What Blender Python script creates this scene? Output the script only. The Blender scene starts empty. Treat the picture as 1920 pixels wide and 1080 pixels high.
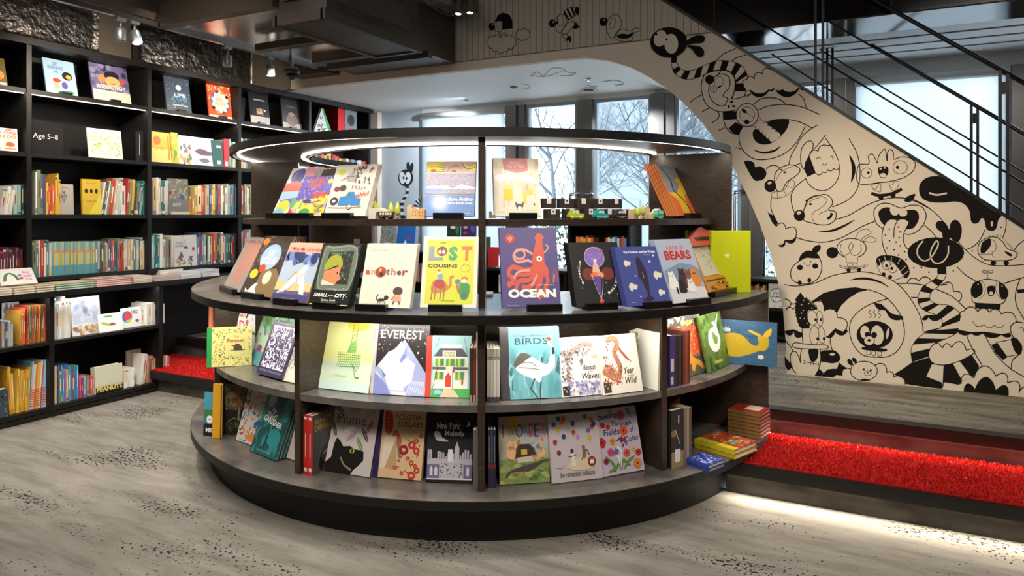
import bpy, math, random
from mathutils import Vector, Matrix
R=math.radians
SC=bpy.context.scene
COL=SC.collection
random.seed(7)
# ---------------------------------------------------------------- camera, sky, lights, exposure
FPX=1310.0; HZ=403.0; EYE=1.35; YAW=R(27.3)
cam_d=bpy.data.cameras.new('camera'); cam=bpy.data.objects.new('camera',cam_d); COL.objects.link(cam)
cam.location=(0,0,EYE); cam.rotation_euler=(R(90),0,YAW)
cam_d.sensor_width=36; cam_d.lens=FPX/1920*36; cam_d.shift_y=-(540-HZ)/1920; cam_d.clip_start=.05
SC.camera=cam
SC.view_settings.view_transform='Standard'; SC.view_settings.look='None'
SC.view_settings.exposure=0.3; SC.view_settings.gamma=1; SC.view_settings.use_curve_mapping=False
w=bpy.data.worlds.new('overcast_sky'); SC.world=w; w.use_nodes=True
bg=w.node_tree.nodes['Background']; bg.inputs[0].default_value=(.86,.93,1,1); bg.inputs[1].default_value=5.5
# ---------------------------------------------------------------- photograph-to-place mapping (used to lay out real positions)
RV=Vector((math.cos(YAW),math.sin(YAW),0)); FV=Vector((-math.sin(YAW),math.cos(YAW),0)); UP=Vector((0,0,1)); E0=Vector((0,0,EYE))
def ray(px,py): return RV*((px-960)/FPX)+FV+UP*((HZ-py)/FPX)
def on_y(px,py,Y): d=ray(px,py); return E0+d*(Y/d.y)
def on_x(px,py,X): d=ray(px,py); return E0+d*(X/d.x)
def on_z(px,py,Z): d=ray(px,py); return E0+d*((Z-EYE)/d.z)
def px_of(P):
    v=Vector(P)-E0; d=v.dot(FV); return 960+FPX*v.dot(RV)/d, HZ-FPX*v.z/d
# round bookcase centre (camera plane coordinates) and helpers
KX,KD=-.17,4.518
KC=RV*KX+FV*KD
def kdir(th): return RV*math.sin(R(th))-FV*math.cos(R(th))
def kp(th,r,z=0): v=KC+kdir(th)*r; return Vector((v.x,v.y,z))
def on_ring(px,r,z):
    u=(px-960)/FPX; a=u*u+1; b=-2*(u*KX+KD); c=KX*KX+KD*KD-r*r
    disc=b*b-4*a*c; disc=max(disc,0); t=(-b-math.sqrt(disc))/(2*a)
    v=RV*(u*t)+FV*t; return Vector((v.x,v.y,z))

def lamp(kind,name,loc,power,color,size=1.0,target=None,size_y=None,spot=60,blend=.6,spread=180):
    d=bpy.data.lights.new(name,kind); d.energy=power; d.color=color
    if kind=='AREA':
        d.shape='RECTANGLE' if size_y else 'SQUARE'; d.size=size; d.spread=R(spread)
        if size_y: d.size_y=size_y
    else: d.shadow_soft_size=size
    if kind=='SPOT': d.spot_size=R(spot); d.spot_blend=blend
    o=bpy.data.objects.new(name,d); COL.objects.link(o); o.location=loc
    if target is not None:
        o.rotation_euler=(Vector(target)-Vector(loc)).to_track_quat('-Z','Y').to_euler()
    return o
WARM=(1,.86,.70); NEUT=(1,.94,.86); COOL=(.86,.93,1)
lamp('AREA','ceiling_fill_area',(-3.6,1.9,3.25),36,NEUT,1.2,(-3.9,2.6,0),spread=120)  # added soft fill areas above the view, standing in for general ceiling lighting
lamp('AREA','ceiling_fill_area',(-1.6,.3,3.25),34,NEUT,1.3,(-2.1,2.2,.6),spread=130)
for th in (-95,-60,-25,10,45): q=kp(th,1.86,3.3); lamp('SPOT','ceiling_downlight',q,42,NEUT,.03,(q.x,q.y,0),spot=84,blend=.8)
lamp('SPOT','ceiling_downlight',(-3.7,2.3,2.9),170,NEUT,.05,(-4.0,2.75,0),spot=56,blend=.8)
lamp('SPOT','alcove_fill_spot',tuple(on_z(875,187,2.52)),130,COOL,.03,(-4.3,6.1,1.2),spot=150,blend=.6)  # added spots at the sprinkler heads, brightening the window alcove
lamp('SPOT','alcove_fill_spot',tuple(on_z(1103,148,2.52)),130,COOL,.03,(-2.2,5.9,0),spot=150,blend=.6)
lamp('AREA','ceiling_fill_area',(1.0,1.4,3.25),22,NEUT,1.2,(0,3.6,0),spread=120)  # added fill area out of view, over the right side
lamp('SPOT','mural_spot',(-.95,2.3,3.1),270,(1,.88,.66),.05,(.05,4.92,.95),spot=40,blend=.9)
lamp('SPOT','track_spot',(-4.2,2.95,2.45),70,WARM,.04,(-5.1,3.1,2.2),spot=100,blend=.9)
lamp('SPOT','track_spot',(-4.2,4.1,2.45),70,WARM,.04,(-5.1,4.3,2.2),spot=100,blend=.9)
lamp('SPOT','track_spot',(-3.4,1.2,3.0),80,WARM,.05,(-5.0,2.7,1.4),spot=62,blend=.8)
lamp('SPOT','track_spot',(-2.8,2.0,3.0),80,WARM,.05,(-5.0,4.0,1.2),spot=60,blend=.8)
lamp('SPOT','track_spot',(-1.3,.2,3.1),85,NEUT,.06,(-2.4,2.45,.9),spot=58,blend=.8)
lamp('SPOT','track_spot',(-.1,.9,3.1),60,NEUT,.06,(-1.3,2.9,.9),spot=55,blend=.8)
lamp('SPOT','track_spot',(-3.4,.6,3.1),65,NEUT,.06,(-3.4,2.9,.9),spot=52,blend=.8)
lamp('SPOT','track_spot',(.9,1.9,3.1),45,WARM,.05,(.2,3.6,.1),spot=60,blend=.8)

# ---------------------------------------------------------------- colours, materials
def lin(c):
    if isinstance(c,str):
        c=c.lstrip('#'); c=[int(c[i:i+2],16)/255 for i in (0,2,4)]
        return tuple((x/12.92 if x<=.04045 else ((x+.055)/1.055)**2.4) for x in c)
    return tuple(c[:3])
MATS={}
def mat(name,color=None,rough=.5,metal=0,spec=.5,attr=False,emit=None,estr=0,noise=None,bump=None,coat=0,alpha=1):
    m=bpy.data.materials.new(name); m.use_nodes=True; nt=m.node_tree; b=nt.nodes['Principled BSDF']
    b.inputs['Roughness'].default_value=rough; b.inputs['Metallic'].default_value=metal
    b.inputs['Specular IOR Level'].default_value=spec; b.inputs['Coat Weight'].default_value=coat; b.inputs['Coat Roughness'].default_value=.08
    if attr:
        a=nt.nodes.new('ShaderNodeAttribute'); a.attribute_name='Col'; nt.links.new(a.outputs['Color'],b.inputs['Base Color'])
    elif color is not None: b.inputs['Base Color'].default_value=(*lin(color),1)
    if emit: b.inputs['Emission Color'].default_value=(*lin(emit),1); b.inputs['Emission Strength'].default_value=estr
    tc=None
    def tex(scale,stretch,detail=6):
        tc=nt.nodes.new('ShaderNodeTexCoord'); mp=nt.nodes.new('ShaderNodeMapping'); mp.inputs['Scale'].default_value=stretch
        n=nt.nodes.new('ShaderNodeTexNoise'); n.inputs['Scale'].default_value=scale; n.inputs['Detail'].default_value=detail
        nt.links.new(tc.outputs['Object'],mp.inputs[0]); nt.links.new(mp.outputs[0],n.inputs[0]); return n
    if noise:
        n=tex(noise[0],noise[1]); r=nt.nodes.new('ShaderNodeValToRGB')
        r.color_ramp.elements[0].position=.35; r.color_ramp.elements[1].position=.65
        r.color_ramp.elements[0].color=(*lin(noise[2]),1); r.color_ramp.elements[1].color=(*lin(noise[3]),1)
        nt.links.new(n.outputs[0],r.inputs[0]); nt.links.new(r.outputs[0],b.inputs['Base Color'])
    if bump:
        n=tex(bump[0],bump[1]); bp=nt.nodes.new('ShaderNodeBump'); bp.inputs['Strength'].default_value=bump[2]; bp.inputs['Distance'].default_value=bump[3]
        nt.links.new(n.outputs[0],bp.inputs['Height']); nt.links.new(bp.outputs[0],b.inputs['Normal'])
    MATS[name]=m; return m
mat('print',attr=True,rough=.45,coat=.04)
mat('matte',attr=True,rough=.8,spec=.3)
mat('gloss',attr=True,rough=.34,coat=.1)
mat('mural_paint',attr=True,rough=.85,spec=.2)
mat('black_wood',rough=.48,spec=.35,noise=(9,(1,1,14),'#0e0c0b','#171412'),bump=(30,(1,1,10),.12,.002))
mat('kiosk_wood',rough=.33,spec=.5,noise=(10,(4,4,22),'#2d231c','#453629'),bump=(40,(3,3,20),.12,.002))
mat('deck_top',rough=.27,spec=.55,noise=(7,(1,1,1),'#4a4541','#6a645e'),bump=(60,(1,1,1),.1,.001))
mat('plinth_black',color='#14110f',rough=.5,spec=.4)
mat('black_steel',color='#0f0e0e',rough=.4,spec=.5)
mat('stand_black',color='#0c0b0b',rough=.3,spec=.5)
mat('led',color='#fff4e0',emit='#fff0dc',estr=7)
mat('led_soft',color='#fff4e0',emit='#ffeeda',estr=1.5)
mat('steel',color='#8a8683',rough=.32,metal=1,bump=(30,(60,60,1),.1,.001))
mat('mirror_steel',color='#d8d0c8',rough=.22,metal=1,bump=(6,(1,1,1),.2,.01))
mat('chrome',color='#d0d0d0',rough=.18,metal=1)
mat('foil',color='#8a8480',rough=.3,metal=1,bump=(26,(1,1,1),.6,.02))
mat('brown_metal',color='#4d443c',rough=.5,metal=.3)
mat('duct_metal',noise=(5,(1,1,1),'#4a443e','#5f574f'),rough=.45,metal=.6)
mat('dark_ceiling',color='#17130f',rough=.9)
mat('white_paint',color='#f2f2ef',rough=.6,spec=.3)
mat('blue_wall',color='#bcc8d2',rough=.7,spec=.2)
mat('cream_trim',color='#d8cab8',rough=.6)
mat('grey_wall',color='#6d6459',rough=.85)
mat('alu',color='#a9b2ba',rough=.35,metal=.7)
mat('stone',rough=.4,spec=.4,noise=(5,(1,1,2),'#2a2622','#4d463f'))
mat('black_gloss',rough=.12,spec=.6,noise=(14,(1,1,6),'#0a0807','#1d1611'))
mat('tree_bark',color='#78828a',rough=.9)
mat('far_building',color='#79828a',rough=.9)
mat('leaf',color='#4a6355',rough=.8)
mat('outside_ground',color='#ccd0d4',rough=.9)
def floor_mat(name,c0,c1,dark):
    m=bpy.data.materials.new(name); m.use_nodes=True; nt=m.node_tree; b=nt.nodes['Principled BSDF']; N=nt.nodes.new; L=nt.links.new
    b.inputs['Roughness'].default_value=.9; b.inputs['Specular IOR Level'].default_value=.03
    tc=N('ShaderNodeTexCoord'); mp=N('ShaderNodeMapping'); mp.inputs['Scale'].default_value=(.9,4.4,1); L(tc.outputs['Object'],mp.inputs[0])
    n1=N('ShaderNodeTexNoise'); n1.inputs['Scale'].default_value=2.6; n1.inputs['Detail'].default_value=9; n1.inputs['Roughness'].default_value=.68; L(mp.outputs[0],n1.inputs[0])
    r1=N('ShaderNodeValToRGB'); r1.color_ramp.elements[0].position=.34; r1.color_ramp.elements[1].position=.66
    r1.color_ramp.elements[0].color=(*lin(c0),1); r1.color_ramp.elements[1].color=(*lin(c1),1); L(n1.outputs[0],r1.inputs[0])
    # speckle: small dark flecks gathered in patches
    n2=N('ShaderNodeTexNoise'); n2.inputs['Scale'].default_value=66; n2.inputs['Detail'].default_value=2; L(tc.outputs['Object'],n2.inputs[0])
    mp3=N('ShaderNodeMapping'); mp3.inputs['Scale'].default_value=(.7,1.7,1); mp3.inputs['Location'].default_value=(.35,.2,0); L(tc.outputs['Object'],mp3.inputs[0])
    n3=N('ShaderNodeTexNoise'); n3.inputs['Scale'].default_value=1.9; n3.inputs['Detail'].default_value=3; L(mp3.outputs[0],n3.inputs[0])
    r3=N('ShaderNodeMapRange'); r3.inputs[1].default_value=.50; r3.inputs[2].default_value=.66; r3.inputs[3].default_value=-.05; r3.inputs[4].default_value=.115; L(n3.outputs[0],r3.inputs[0])
    ad=N('ShaderNodeMath'); ad.operation='ADD'; L(n2.outputs[0],ad.inputs[0]); L(r3.outputs[0],ad.inputs[1])
    r2=N('ShaderNodeMapRange'); r2.inputs[1].default_value=.645; r2.inputs[2].default_value=.675; L(ad.outputs[0],r2.inputs[0])
    mx=N('ShaderNodeMix'); mx.data_type='RGBA'; mx.inputs[7].default_value=(*lin(dark),1); L(r2.outputs[0],mx.inputs[0]); L(r1.outputs[0],mx.inputs[6]); L(mx.outputs[2],b.inputs['Base Color'])
    n4=N('ShaderNodeTexNoise'); n4.inputs['Scale'].default_value=240; L(tc.outputs['Object'],n4.inputs[0])
    bp=N('ShaderNodeBump'); bp.inputs['Strength'].default_value=.6; bp.inputs['Distance'].default_value=.004; L(n4.outputs[0],bp.inputs['Height']); L(bp.outputs[0],b.inputs['Normal'])
    MATS[name]=m
floor_mat('carpet_floor','#69645b','#89837a','#211e1c')
floor_mat('platform_carpet','#5e574d','#8d867a','#262220')
def glass_mat():
    m=bpy.data.materials.new('window_glass'); m.use_nodes=True; nt=m.node_tree; nt.nodes.clear(); N=nt.nodes.new; L=nt.links.new
    o=N('ShaderNodeOutputMaterial'); t=N('ShaderNodeBsdfTransparent'); t.inputs[0].default_value=(.93,.96,.97,1); g=N('ShaderNodeBsdfGlossy'); g.inputs['Roughness'].default_value=.02
    f=N('ShaderNodeFresnel'); f.inputs[0].default_value=1.3; mx=N('ShaderNodeMixShader'); L(f.outputs[0],mx.inputs[0]); L(t.outputs[0],mx.inputs[1]); L(g.outputs[0],mx.inputs[2]); L(mx.outputs[0],o.inputs[0]); MATS['window_glass']=m
glass_mat()
def blind_mat():
    m=bpy.data.materials.new('blind_fabric'); m.use_nodes=True; nt=m.node_tree; nt.nodes.clear(); N=nt.nodes.new; L=nt.links.new
    o=N('ShaderNodeOutputMaterial'); t=N('ShaderNodeBsdfTransparent'); t.inputs[0].default_value=(.95,.97,1,1); d=N('ShaderNodeBsdfTranslucent'); d.inputs[0].default_value=(.80,.83,.86,1)
    mx=N('ShaderNodeMixShader'); mx.inputs[0].default_value=.96; L(t.outputs[0],mx.inputs[1]); L(d.outputs[0],mx.inputs[2]); L(mx.outputs[0],o.inputs[0]); MATS['blind_fabric']=m
blind_mat()

# ---------------------------------------------------------------- mesh builder
def catmull(pts,closed=False,n=5):
    P=[Vector(p) for p in pts]; out=[]; m=len(P)
    if m<3: return P
    rng=range(m) if closed else range(m-1)
    for i in rng:
        p0=P[(i-1)%m] if closed or i>0 else P[0]*2-P[1]
        p1=P[i]; p2=P[(i+1)%m]
        p3=P[(i+2)%m] if closed or i+2<m else P[-1]*2-P[-2]
        for k in range(n):
            t=k/n; out.append(.5*((2*p1)+(-p0+p2)*t+(2*p0-5*p1+4*p2-p3)*t*t+(-p0+3*p1-3*p2+p3)*t*t*t))
    if not closed: out.append(P[-1])
    return out
TXT={}
def text_geo(s,bold=0.0,shear=0.0):
    k=(s,bold,shear)
    if k in TXT: return TXT[k]
    cu=bpy.data.curves.new('lettering','FONT'); cu.body=s; cu.offset=bold; cu.shear=shear; cu.resolution_u=2; cu.fill_mode='BOTH'; cu.space_line=.85; cu.align_x='CENTER'
    ob=bpy.data.objects.new('lettering',cu); COL.objects.link(ob)
    dg=bpy.context.evaluated_depsgraph_get(); me=bpy.data.meshes.new_from_object(ob.evaluated_get(dg))
    vs=[(v.co.x,v.co.y) for v in me.vertices]; fs=[tuple(p.vertices) for p in me.polygons]
    bpy.data.objects.remove(ob); bpy.data.curves.remove(cu); bpy.data.meshes.remove(me)
    if not vs: vs=[(0,0),(1,0),(1,1)]; fs=[]
    x0=min(v[0] for v in vs); x1=max(v[0] for v in vs); y0=min(v[1] for v in vs); y1=max(v[1] for v in vs)
    vs=[((x-x0)/max(x1-x0,1e-6),(y-y0)/max(y1-y0,1e-6)) for x,y in vs]
    TXT[k]=(vs,fs); return TXT[k]
class MB:
    def __init__(s): s.v=[]; s.f=[]; s.c=[]; s.m=[]; s.cur=(.5,.5,.5); s.mi=0; s.M=None; s.smooth=[]; s.sm=False
    def col(s,c): s.cur=lin(c); return s
    def add(s,vs,fs):
        n=len(s.v)
        for p in vs:
            p=Vector(p)
            if s.M is not None: p=s.M@p
            s.v.append(p[:])
        for f in fs: s.f.append([n+i for i in f]); s.c.append(s.cur); s.m.append(s.mi); s.smooth.append(s.sm)
        return s
    def box(s,x0,y0,z0,x1,y1,z1):
        v=[(x,y,z) for z in (z0,z1) for y in (y0,y1) for x in (x0,x1)]
        return s.add(v,[(0,2,3,1),(4,5,7,6),(0,1,5,4),(2,6,7,3),(0,4,6,2),(1,3,7,5)])
    def bbox(s,x0,y0,z0,x1,y1,z1,b):
        # box with chamfered vertical and top edges (octagonal prism stack)
        def ring(i,z): return [(x0+i+b,y0+i,z),(x1-i-b,y0+i,z),(x1-i,y0+i+b,z),(x1-i,y1-i-b,z),(x1-i-b,y1-i,z),(x0+i+b,y1-i,z),(x0+i,y1-i-b,z),(x0+i,y0+i+b,z)]
        v=ring(b,z0)+ring(0,z0+b)+ring(0,z1-b)+ring(b,z1); f=[tuple(range(7,-1,-1)),tuple(range(24,32))]
        for k in range(3):
            for i in range(8): j=(i+1)%8; f.append((k*8+i,k*8+j,k*8+8+j,k*8+8+i))
        return s.add(v,f)
    def prism(s,poly,a,b,axis='z'):
        n=len(poly)
        def P(p,h): return (p[0],p[1],h) if axis=='z' else ((p[0],h,p[1]) if axis=='y' else (h,p[0],p[1]))
        v=[P(p,a) for p in poly]+[P(p,b) for p in poly]
        f=[tuple(range(n-1,-1,-1)),tuple(range(n,2*n))]+[(i,(i+1)%n,n+(i+1)%n,n+i) for i in range(n)]
        return s.add(v,f)
    def tube(s,pts,r,n=8,closed=False):
        P=[Vector(p) for p in pts]; m=len(P); vs=[]; fs=[]
        rr=r if isinstance(r,(list,tuple)) else [r]*m
        for i,p in enumerate(P):
            a=P[(i-1)%m] if closed or i>0 else p; b=P[(i+1)%m] if closed or i<m-1 else p
            t=(b-a).normalized(); q=Vector((0,0,1)) if abs(t.z)<.9 else Vector((1,0,0)); u=t.cross(q).normalized(); v=t.cross(u)
            for k in range(n): an=2*math.pi*k/n; vs.append(p+(u*math.cos(an)+v*math.sin(an))*rr[i])
        for i in range(m if closed else m-1):
            j=(i+1)%m
            for k in range(n): l=(k+1)%n; fs.append((i*n+k,i*n+l,j*n+l,j*n+k))
        if not closed: fs.append(tuple(range(n-1,-1,-1))); fs.append(tuple((m-1)*n+k for k in range(n)))
        o=s.sm; s.sm=True; s.add(vs,fs); s.sm=o; return s
    def lathe(s,prof,cx=0,cy=0,n=20):
        vs=[];fs=[];m=len(prof)
        for r,z in prof:
            for k in range(n): a=2*math.pi*k/n; vs.append((cx+r*math.cos(a),cy+r*math.sin(a),z))
        for i in range(m-1):
            for k in range(n): l=(k+1)%n; fs.append((i*n+k,i*n+l,(i+1)*n+l,(i+1)*n+k))
        fs.append(tuple(range(n-1,-1,-1))); fs.append(tuple((m-1)*n+k for k in range(n)))
        o=s.sm; s.sm=True; s.add(vs,fs); s.sm=o; return s
    def sector(s,r0,r1,z0,z1,a0,a1,n=None):
        n=n or max(2,int(abs(a1-a0)/2.5)); vs=[];fs=[]
        for i in range(n+1):
            d=kdir(a0+(a1-a0)*i/n)
            for r,z in ((r0,z0),(r1,z0),(r1,z1),(r0,z1)): p=KC+d*r; vs.append((p.x,p.y,z))
        for i in range(n):
            for k in range(4): l=(k+1)%4; fs.append((i*4+k,i*4+l,(i+1)*4+l,(i+1)*4+k))
        fs.append((0,3,2,1)); fs.append((n*4,n*4+1,n*4+2,n*4+3)); return s.add(vs,fs)
    def build(s,name,m,parent=None):
        me=bpy.data.meshes.new(name); me.from_pydata(s.v,[],s.f)
        for x in (m if isinstance(m,(list,tuple)) else [m]): me.materials.append(MATS[x])
        at=me.color_attributes.new('Col','FLOAT_COLOR','CORNER'); buf=[]
        for f,c in zip(s.f,s.c): buf+= [c[0],c[1],c[2],1.0]*len(f)
        at.data.foreach_set('color',buf)
        me.polygons.foreach_set('material_index',s.m); me.polygons.foreach_set('use_smooth',s.smooth)
        me.update()
        o=bpy.data.objects.new(name,me); COL.objects.link(o)
        if parent: o.parent=parent
        return o
USED={}
def tag(o,label=None,cat=None,group=None,kind=None):
    if label:
        if len(label.split())>16: print('LONG',label)
        USED[label]=USED.get(label,0)+1
        if USED[label]>1: print('DUPLABEL',label)
        o['label']=label
    if cat: o['category']=cat
    if group: o['group']=group
    if kind: o['kind']=kind
    return o
def empty(name,M=None):
    o=bpy.data.objects.new(name,None); COL.objects.link(o); o.empty_display_size=.05
    if M is not None: o.matrix_world=M
    return o
def struct(name,b,m): return tag(b.build(name,m),kind='structure')

# ---------------------------------------------------------------- flat artwork (printed or painted), laid as thin layers on its surface
class Art:
    """maps art coordinates to a surface; every op is a flat shape a hair above the one before"""
    def __init__(s,mb,fn,step=.00006,base=.0003,unit=1.0): s.b=mb; s.fn=fn; s.k=0; s.step=step; s.base=base; s.unit=unit
    def flat(s,c,pts,faces=None):
        s.k+=1; off=s.base+s.step*s.k; s.b.col(c)
        v=[s.fn(p[0],p[1],off) for p in pts]
        s.b.add(v,faces if faces else [tuple(range(len(pts)))])
    def P(s,c,pts,smooth=False):
        if smooth: pts=[(p[0],p[1]) for p in catmull([Vector((*p,0)) for p in pts],True,5)]
        s.flat(c,pts)
    def R(s,c,x0,y0,x1,y1): s.flat(c,[(x0,y0),(x1,y0),(x1,y1),(x0,y1)])
    def E(s,c,cx,cy,rx,ry=None,rot=0,n=20):
        ry=rx if ry is None else ry; a=R(rot); s.flat(c,[(cx+rx*math.cos(t)*math.cos(a)-ry*math.sin(t)*math.sin(a),cy+rx*math.cos(t)*math.sin(a)+ry*math.sin(t)*math.cos(a)) for t in [2*math.pi*k/n for k in range(n)]])
    def L(s,c,w,pts,closed=False,smooth=True,taper=False):
        P=[Vector((p[0],p[1],0)) for p in pts]
        if smooth: P=catmull(P,closed,5)
        m=len(P); V=[];F=[]
        for i,p in enumerate(P):
            a=P[(i-1)%m] if closed or i>0 else p; b=P[(i+1)%m] if closed or i<m-1 else p
            t=b-a
            if t.length<1e-9: t=Vector((1,0,0))
            t.normalize(); n=Vector((-t.y,t.x,0))*w/2
            if taper: n=n*(.25+.75*math.sin(math.pi*i/(m-1)))
            V+= [(p+n)[:2],(p-n)[:2]]
        for i in range(m if closed else m-1): j=(i+1)%m; F.append((2*i,2*i+1,2*j+1,2*j))
        s.flat(c,V,F)
    def EO(s,c,w,cx,cy,rx,ry=None,rot=0,fill=None):
        ry=rx if ry is None else ry
        if fill: s.E(fill,cx,cy,rx,ry,rot)
        a=R(rot); s.L(c,w,[(cx+rx*math.cos(t)*math.cos(a)-ry*math.sin(t)*math.sin(a),cy+rx*math.cos(t)*math.sin(a)+ry*math.sin(t)*math.cos(a)) for t in [2*math.pi*k/20 for k in range(20)]],True,False)
    def PO(s,c,w,pts,fill=None):
        if fill: s.P(fill,pts,True)
        s.L(c,w,pts,True)
    def T(s,c,t,x0,y0,x1,y1,bold=0.0,shear=0.0,rot=0):
        vs,fs=text_geo(t,bold,shear); cx,cy=(x0+x1)/2,(y0+y1)/2; a=R(rot)
        pts=[]
        for u,v in vs:
            x=x0+(x1-x0)*u-cx; y=y0+(y1-y0)*v-cy
            pts.append((cx+x*math.cos(a)-y*math.sin(a),cy+x*math.sin(a)+y*math.cos(a)))
        if fs: s.flat(c,pts,fs)
    def dots(s,cols,n,x0,y0,x1,y1,r0,r1,seed=1,asp=1,rot=False):
        rg=random.Random(seed)
        for c in cols:
            s.k+=1; off=s.base+s.step*s.k; s.b.col(c)
            for i in range(n//len(cols)):
                x=rg.uniform(x0,x1); y=rg.uniform(y0,y1); r=rg.uniform(r0,r1); a=rg.uniform(0,3.14) if rot else 0
                s.b.add([s.fn(x+r*math.cos(t)*math.cos(a)-r*asp*math.sin(t)*math.sin(a),y+r*math.cos(t)*math.sin(a)+r*asp*math.sin(t)*math.cos(a),off) for t in [6.2832*k/7 for k in range(7)]],[tuple(range(7))])
    def scal(s,pts,n=4,bulge=.45):
        """scalloped (cloud) line: an arc bulging to the left of each step"""
        out=[]
        for a,b in zip(pts,pts[1:]):
            a=Vector(a);b=Vector(b);m=(a+b)/2;d=b-a;nn=Vector((-d.y,d.x))*bulge
            for k in range(n+1):
                t=k/n; p=a.lerp(b,t)+nn*math.sin(math.pi*t)**.7; out.append((p.x,p.y))
        return out
# ================================================================ the room
PLAT=.30; SOF=2.541; WY=6.55; MY=4.925; BX=-5.02; CXF=-4.82
b=MB(); b.box(-5.46,-2.6,-.1,4.6,3.55,0); struct('floor',b,'carpet_floor')
# raised platform behind the step: outline follows the round bookcase
R_PL=1.628
def circ_y(y,r,side): return KC.x+side*math.sqrt(max(r*r-(KC.y-y)**2,0))
b=MB()
ys=[4.0+.0*i for i in range(1)]
b.prism([(-5.46,4.08),(4.6,4.08),(4.6,7.6),(-5.46,7.6)],.1,PLAT)
tag(b.build('platform','platform_carpet'),kind='structure')
b=MB(); b.box(-5.46,4.0-.001,.245,KC.x-1.5,4.0799,PLAT+.002); b.box(KC.x+1.56,4.0-.001,.245,4.6,4.0799,PLAT+.002); struct('trim_1',b,'plinth_black')
b=MB(); b.box(-5.46,4.031,0,KC.x-1.5,4.1,.245); b.box(KC.x+1.5,4.031,0,4.6,4.1,.245); struct('trim_2',b,'stone')
# lower step: black slab on a stone riser, red mat on top
for side in (-1,1):
    def edge(y0,y1,r): return [(circ_y(y0+(y1-y0)*i/8,r,side),y0+(y1-y0)*i/8) for i in range(9)]
    e=edge(3.475,3.999,R_PL+.012); far=-5.30 if side<0 else 4.6
    b=MB(); b.prism(e+[(far,3.999),(far,3.475)],.10,.158)
    o=b.build('step_slab','plinth_black'); tag(o,kind='structure'); o.name='trim_3' if side<0 else 'trim_4'
    e=edge(3.516,3.98,R_PL+.012)
    b=MB(); b.prism(e+[(far,3.98),(far,3.516)],0,.0995); o=b.build('trim_5' if side<0 else 'trim_6','stone'); tag(o,kind='structure')
    # red shag mat: tufted pile
    b=MB(); y0,y1=3.49,3.985
    e=edge(y0,y1,R_PL+.03); b.col('#b3130f'); b.prism(e+[(far,y1),(far,y0)],.1585,.166)
    rg=random.Random(5); xlim=(circ_y(3.6,R_PL,1)-.1,2.6) if side>0 else (-4.87,circ_y(3.6,R_PL,-1)+.1)
    nT=70000 if side>0 else 9000
    for i in range(nT):
        x=rg.uniform(*xlim); y=rg.uniform(y0,y1)
        if (x-KC.x)**2+(y-KC.y)**2<(R_PL+.02)**2: continue
        a=rg.uniform(0,6.28); h=rg.uniform(.009,.019); wd=.0019; dx,dy=rg.uniform(-.012,.012),rg.uniform(-.012,.012)
        b.col(rg.choice(['#b8140f','#c81b12','#98100c','#d42a1c','#c02018']))
        c,s_=math.cos(a)*wd,math.sin(a)*wd
        b.add([(x-c,y-s_,.164),(x+c,y+s_,.164),(x+c*.6+dx,y+s_*.6+dy,.164+h),(x-c*.6+dx,y-s_*.6+dy,.164+h)],[(0,1,2,3)])
    o=b.build('shag_mat','matte')
    tag(o,'red shag mat on the low step to the right of the round bookcase' if side>0 else 'small patch of red shag mat on the step left of the round bookcase','mat')
# light strips hidden under the slab and the platform nosing
def strip(name,x0,y0,x1,y1,z,power,label,color=(1,.9,.76)):
    b=MB(); b.box(x0,y0,z,x1,y1,z+.004); o=b.build(name,'led_soft'); tag(o,label,'light')
    L=x1-x0; l=lamp('AREA','strip_light',((x0+x1)/2,(y0+y1)/2,z-.0005),power,color,L,((x0+x1)/2,(y0+y1)/2-1.0,z-.85),size_y=.012,spread=115)
strip('light_strip',KC.x+1.6,3.500,4.5,3.512,.0945,36,'long white light strip under the black slab of the low step')
strip('light_strip',KC.x+1.6,4.018,4.5,4.030,.240,42,'long white light strip under the platform edge behind the red mat',(1,.85,.66))
# walls, ceiling
b=MB(); b.box(-5.5,-2.6,0,-5.42,7.6,3.5); struct('wall_left',b,'grey_wall')
b=MB(); b.box(4.6,-2.6,0,4.68,7.6,3.5); struct('wall_right',b,'grey_wall')
b=MB(); b.box(-5.5,-2.68,0,4.68,-2.6,3.5); struct('wall_back',b,'grey_wall')
b=MB(); b.box(-5.5,-2.68,3.42,4.68,6.7,3.5); struct('ceiling',b,'dark_ceiling')
# white soffit slab behind the beam, ending in the curve of the mural wall
b=MB(); b.box(-5.42,MY+.06,SOF,-1.25,WY,SOF+.06); struct('ceiling_soffit',b,'white_paint').name='ceiling_1'
b=MB(); b.box(-5.42,MY,SOF,-4.9,MY+.06,3.42); struct('wall_pier',b,'grey_wall').name='wall_pier'
# curve and stair wall outline (front plane Y = MY), measured on the photograph
def M2(px,py): p=on_y(px,py,MY); return (p.x,p.z)
curve=[(1100,108),(1140,113),(1180,125),(1215,143),(1250,166),(1285,196),(1318,232),(1350,275),(1378,320),(1402,368),(1425,422),(1444,474),(1459,530),(1468,580),(1473,640),(1475,702)]
under=[M2(x,y) for x,y in curve]; under[-1]=(under[-1][0],PLAT)
left_bot=(-4.9,SOF)
diagA=M2(1333,62); s0=M2(1240,0); s1=M2(1920,430)
slope=(s1[1]-s0[1])/(s1[0]-s0[0])
def diag(x): return s0[1]+slope*(x-s0[0])
xr=2.05
poly=[left_bot]+[M2(1060,110.5)]+under+[(xr,PLAT),(xr,diag(xr)),(s0[0],s0[1]),(s0[0]-.55,diag(s0[0]-.55)),(-4.9,3.42)]
poly[1]=(poly[1][0],SOF); 
poly=[p for p in poly if p[1]<=3.42]
b=MB(); b.col('#d6c9b8')
n=len(poly)
b.prism(poly,MY,MY+.06,'y')
wall=tag(b.build('wall_mural','mural_paint'),kind='structure')
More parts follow.
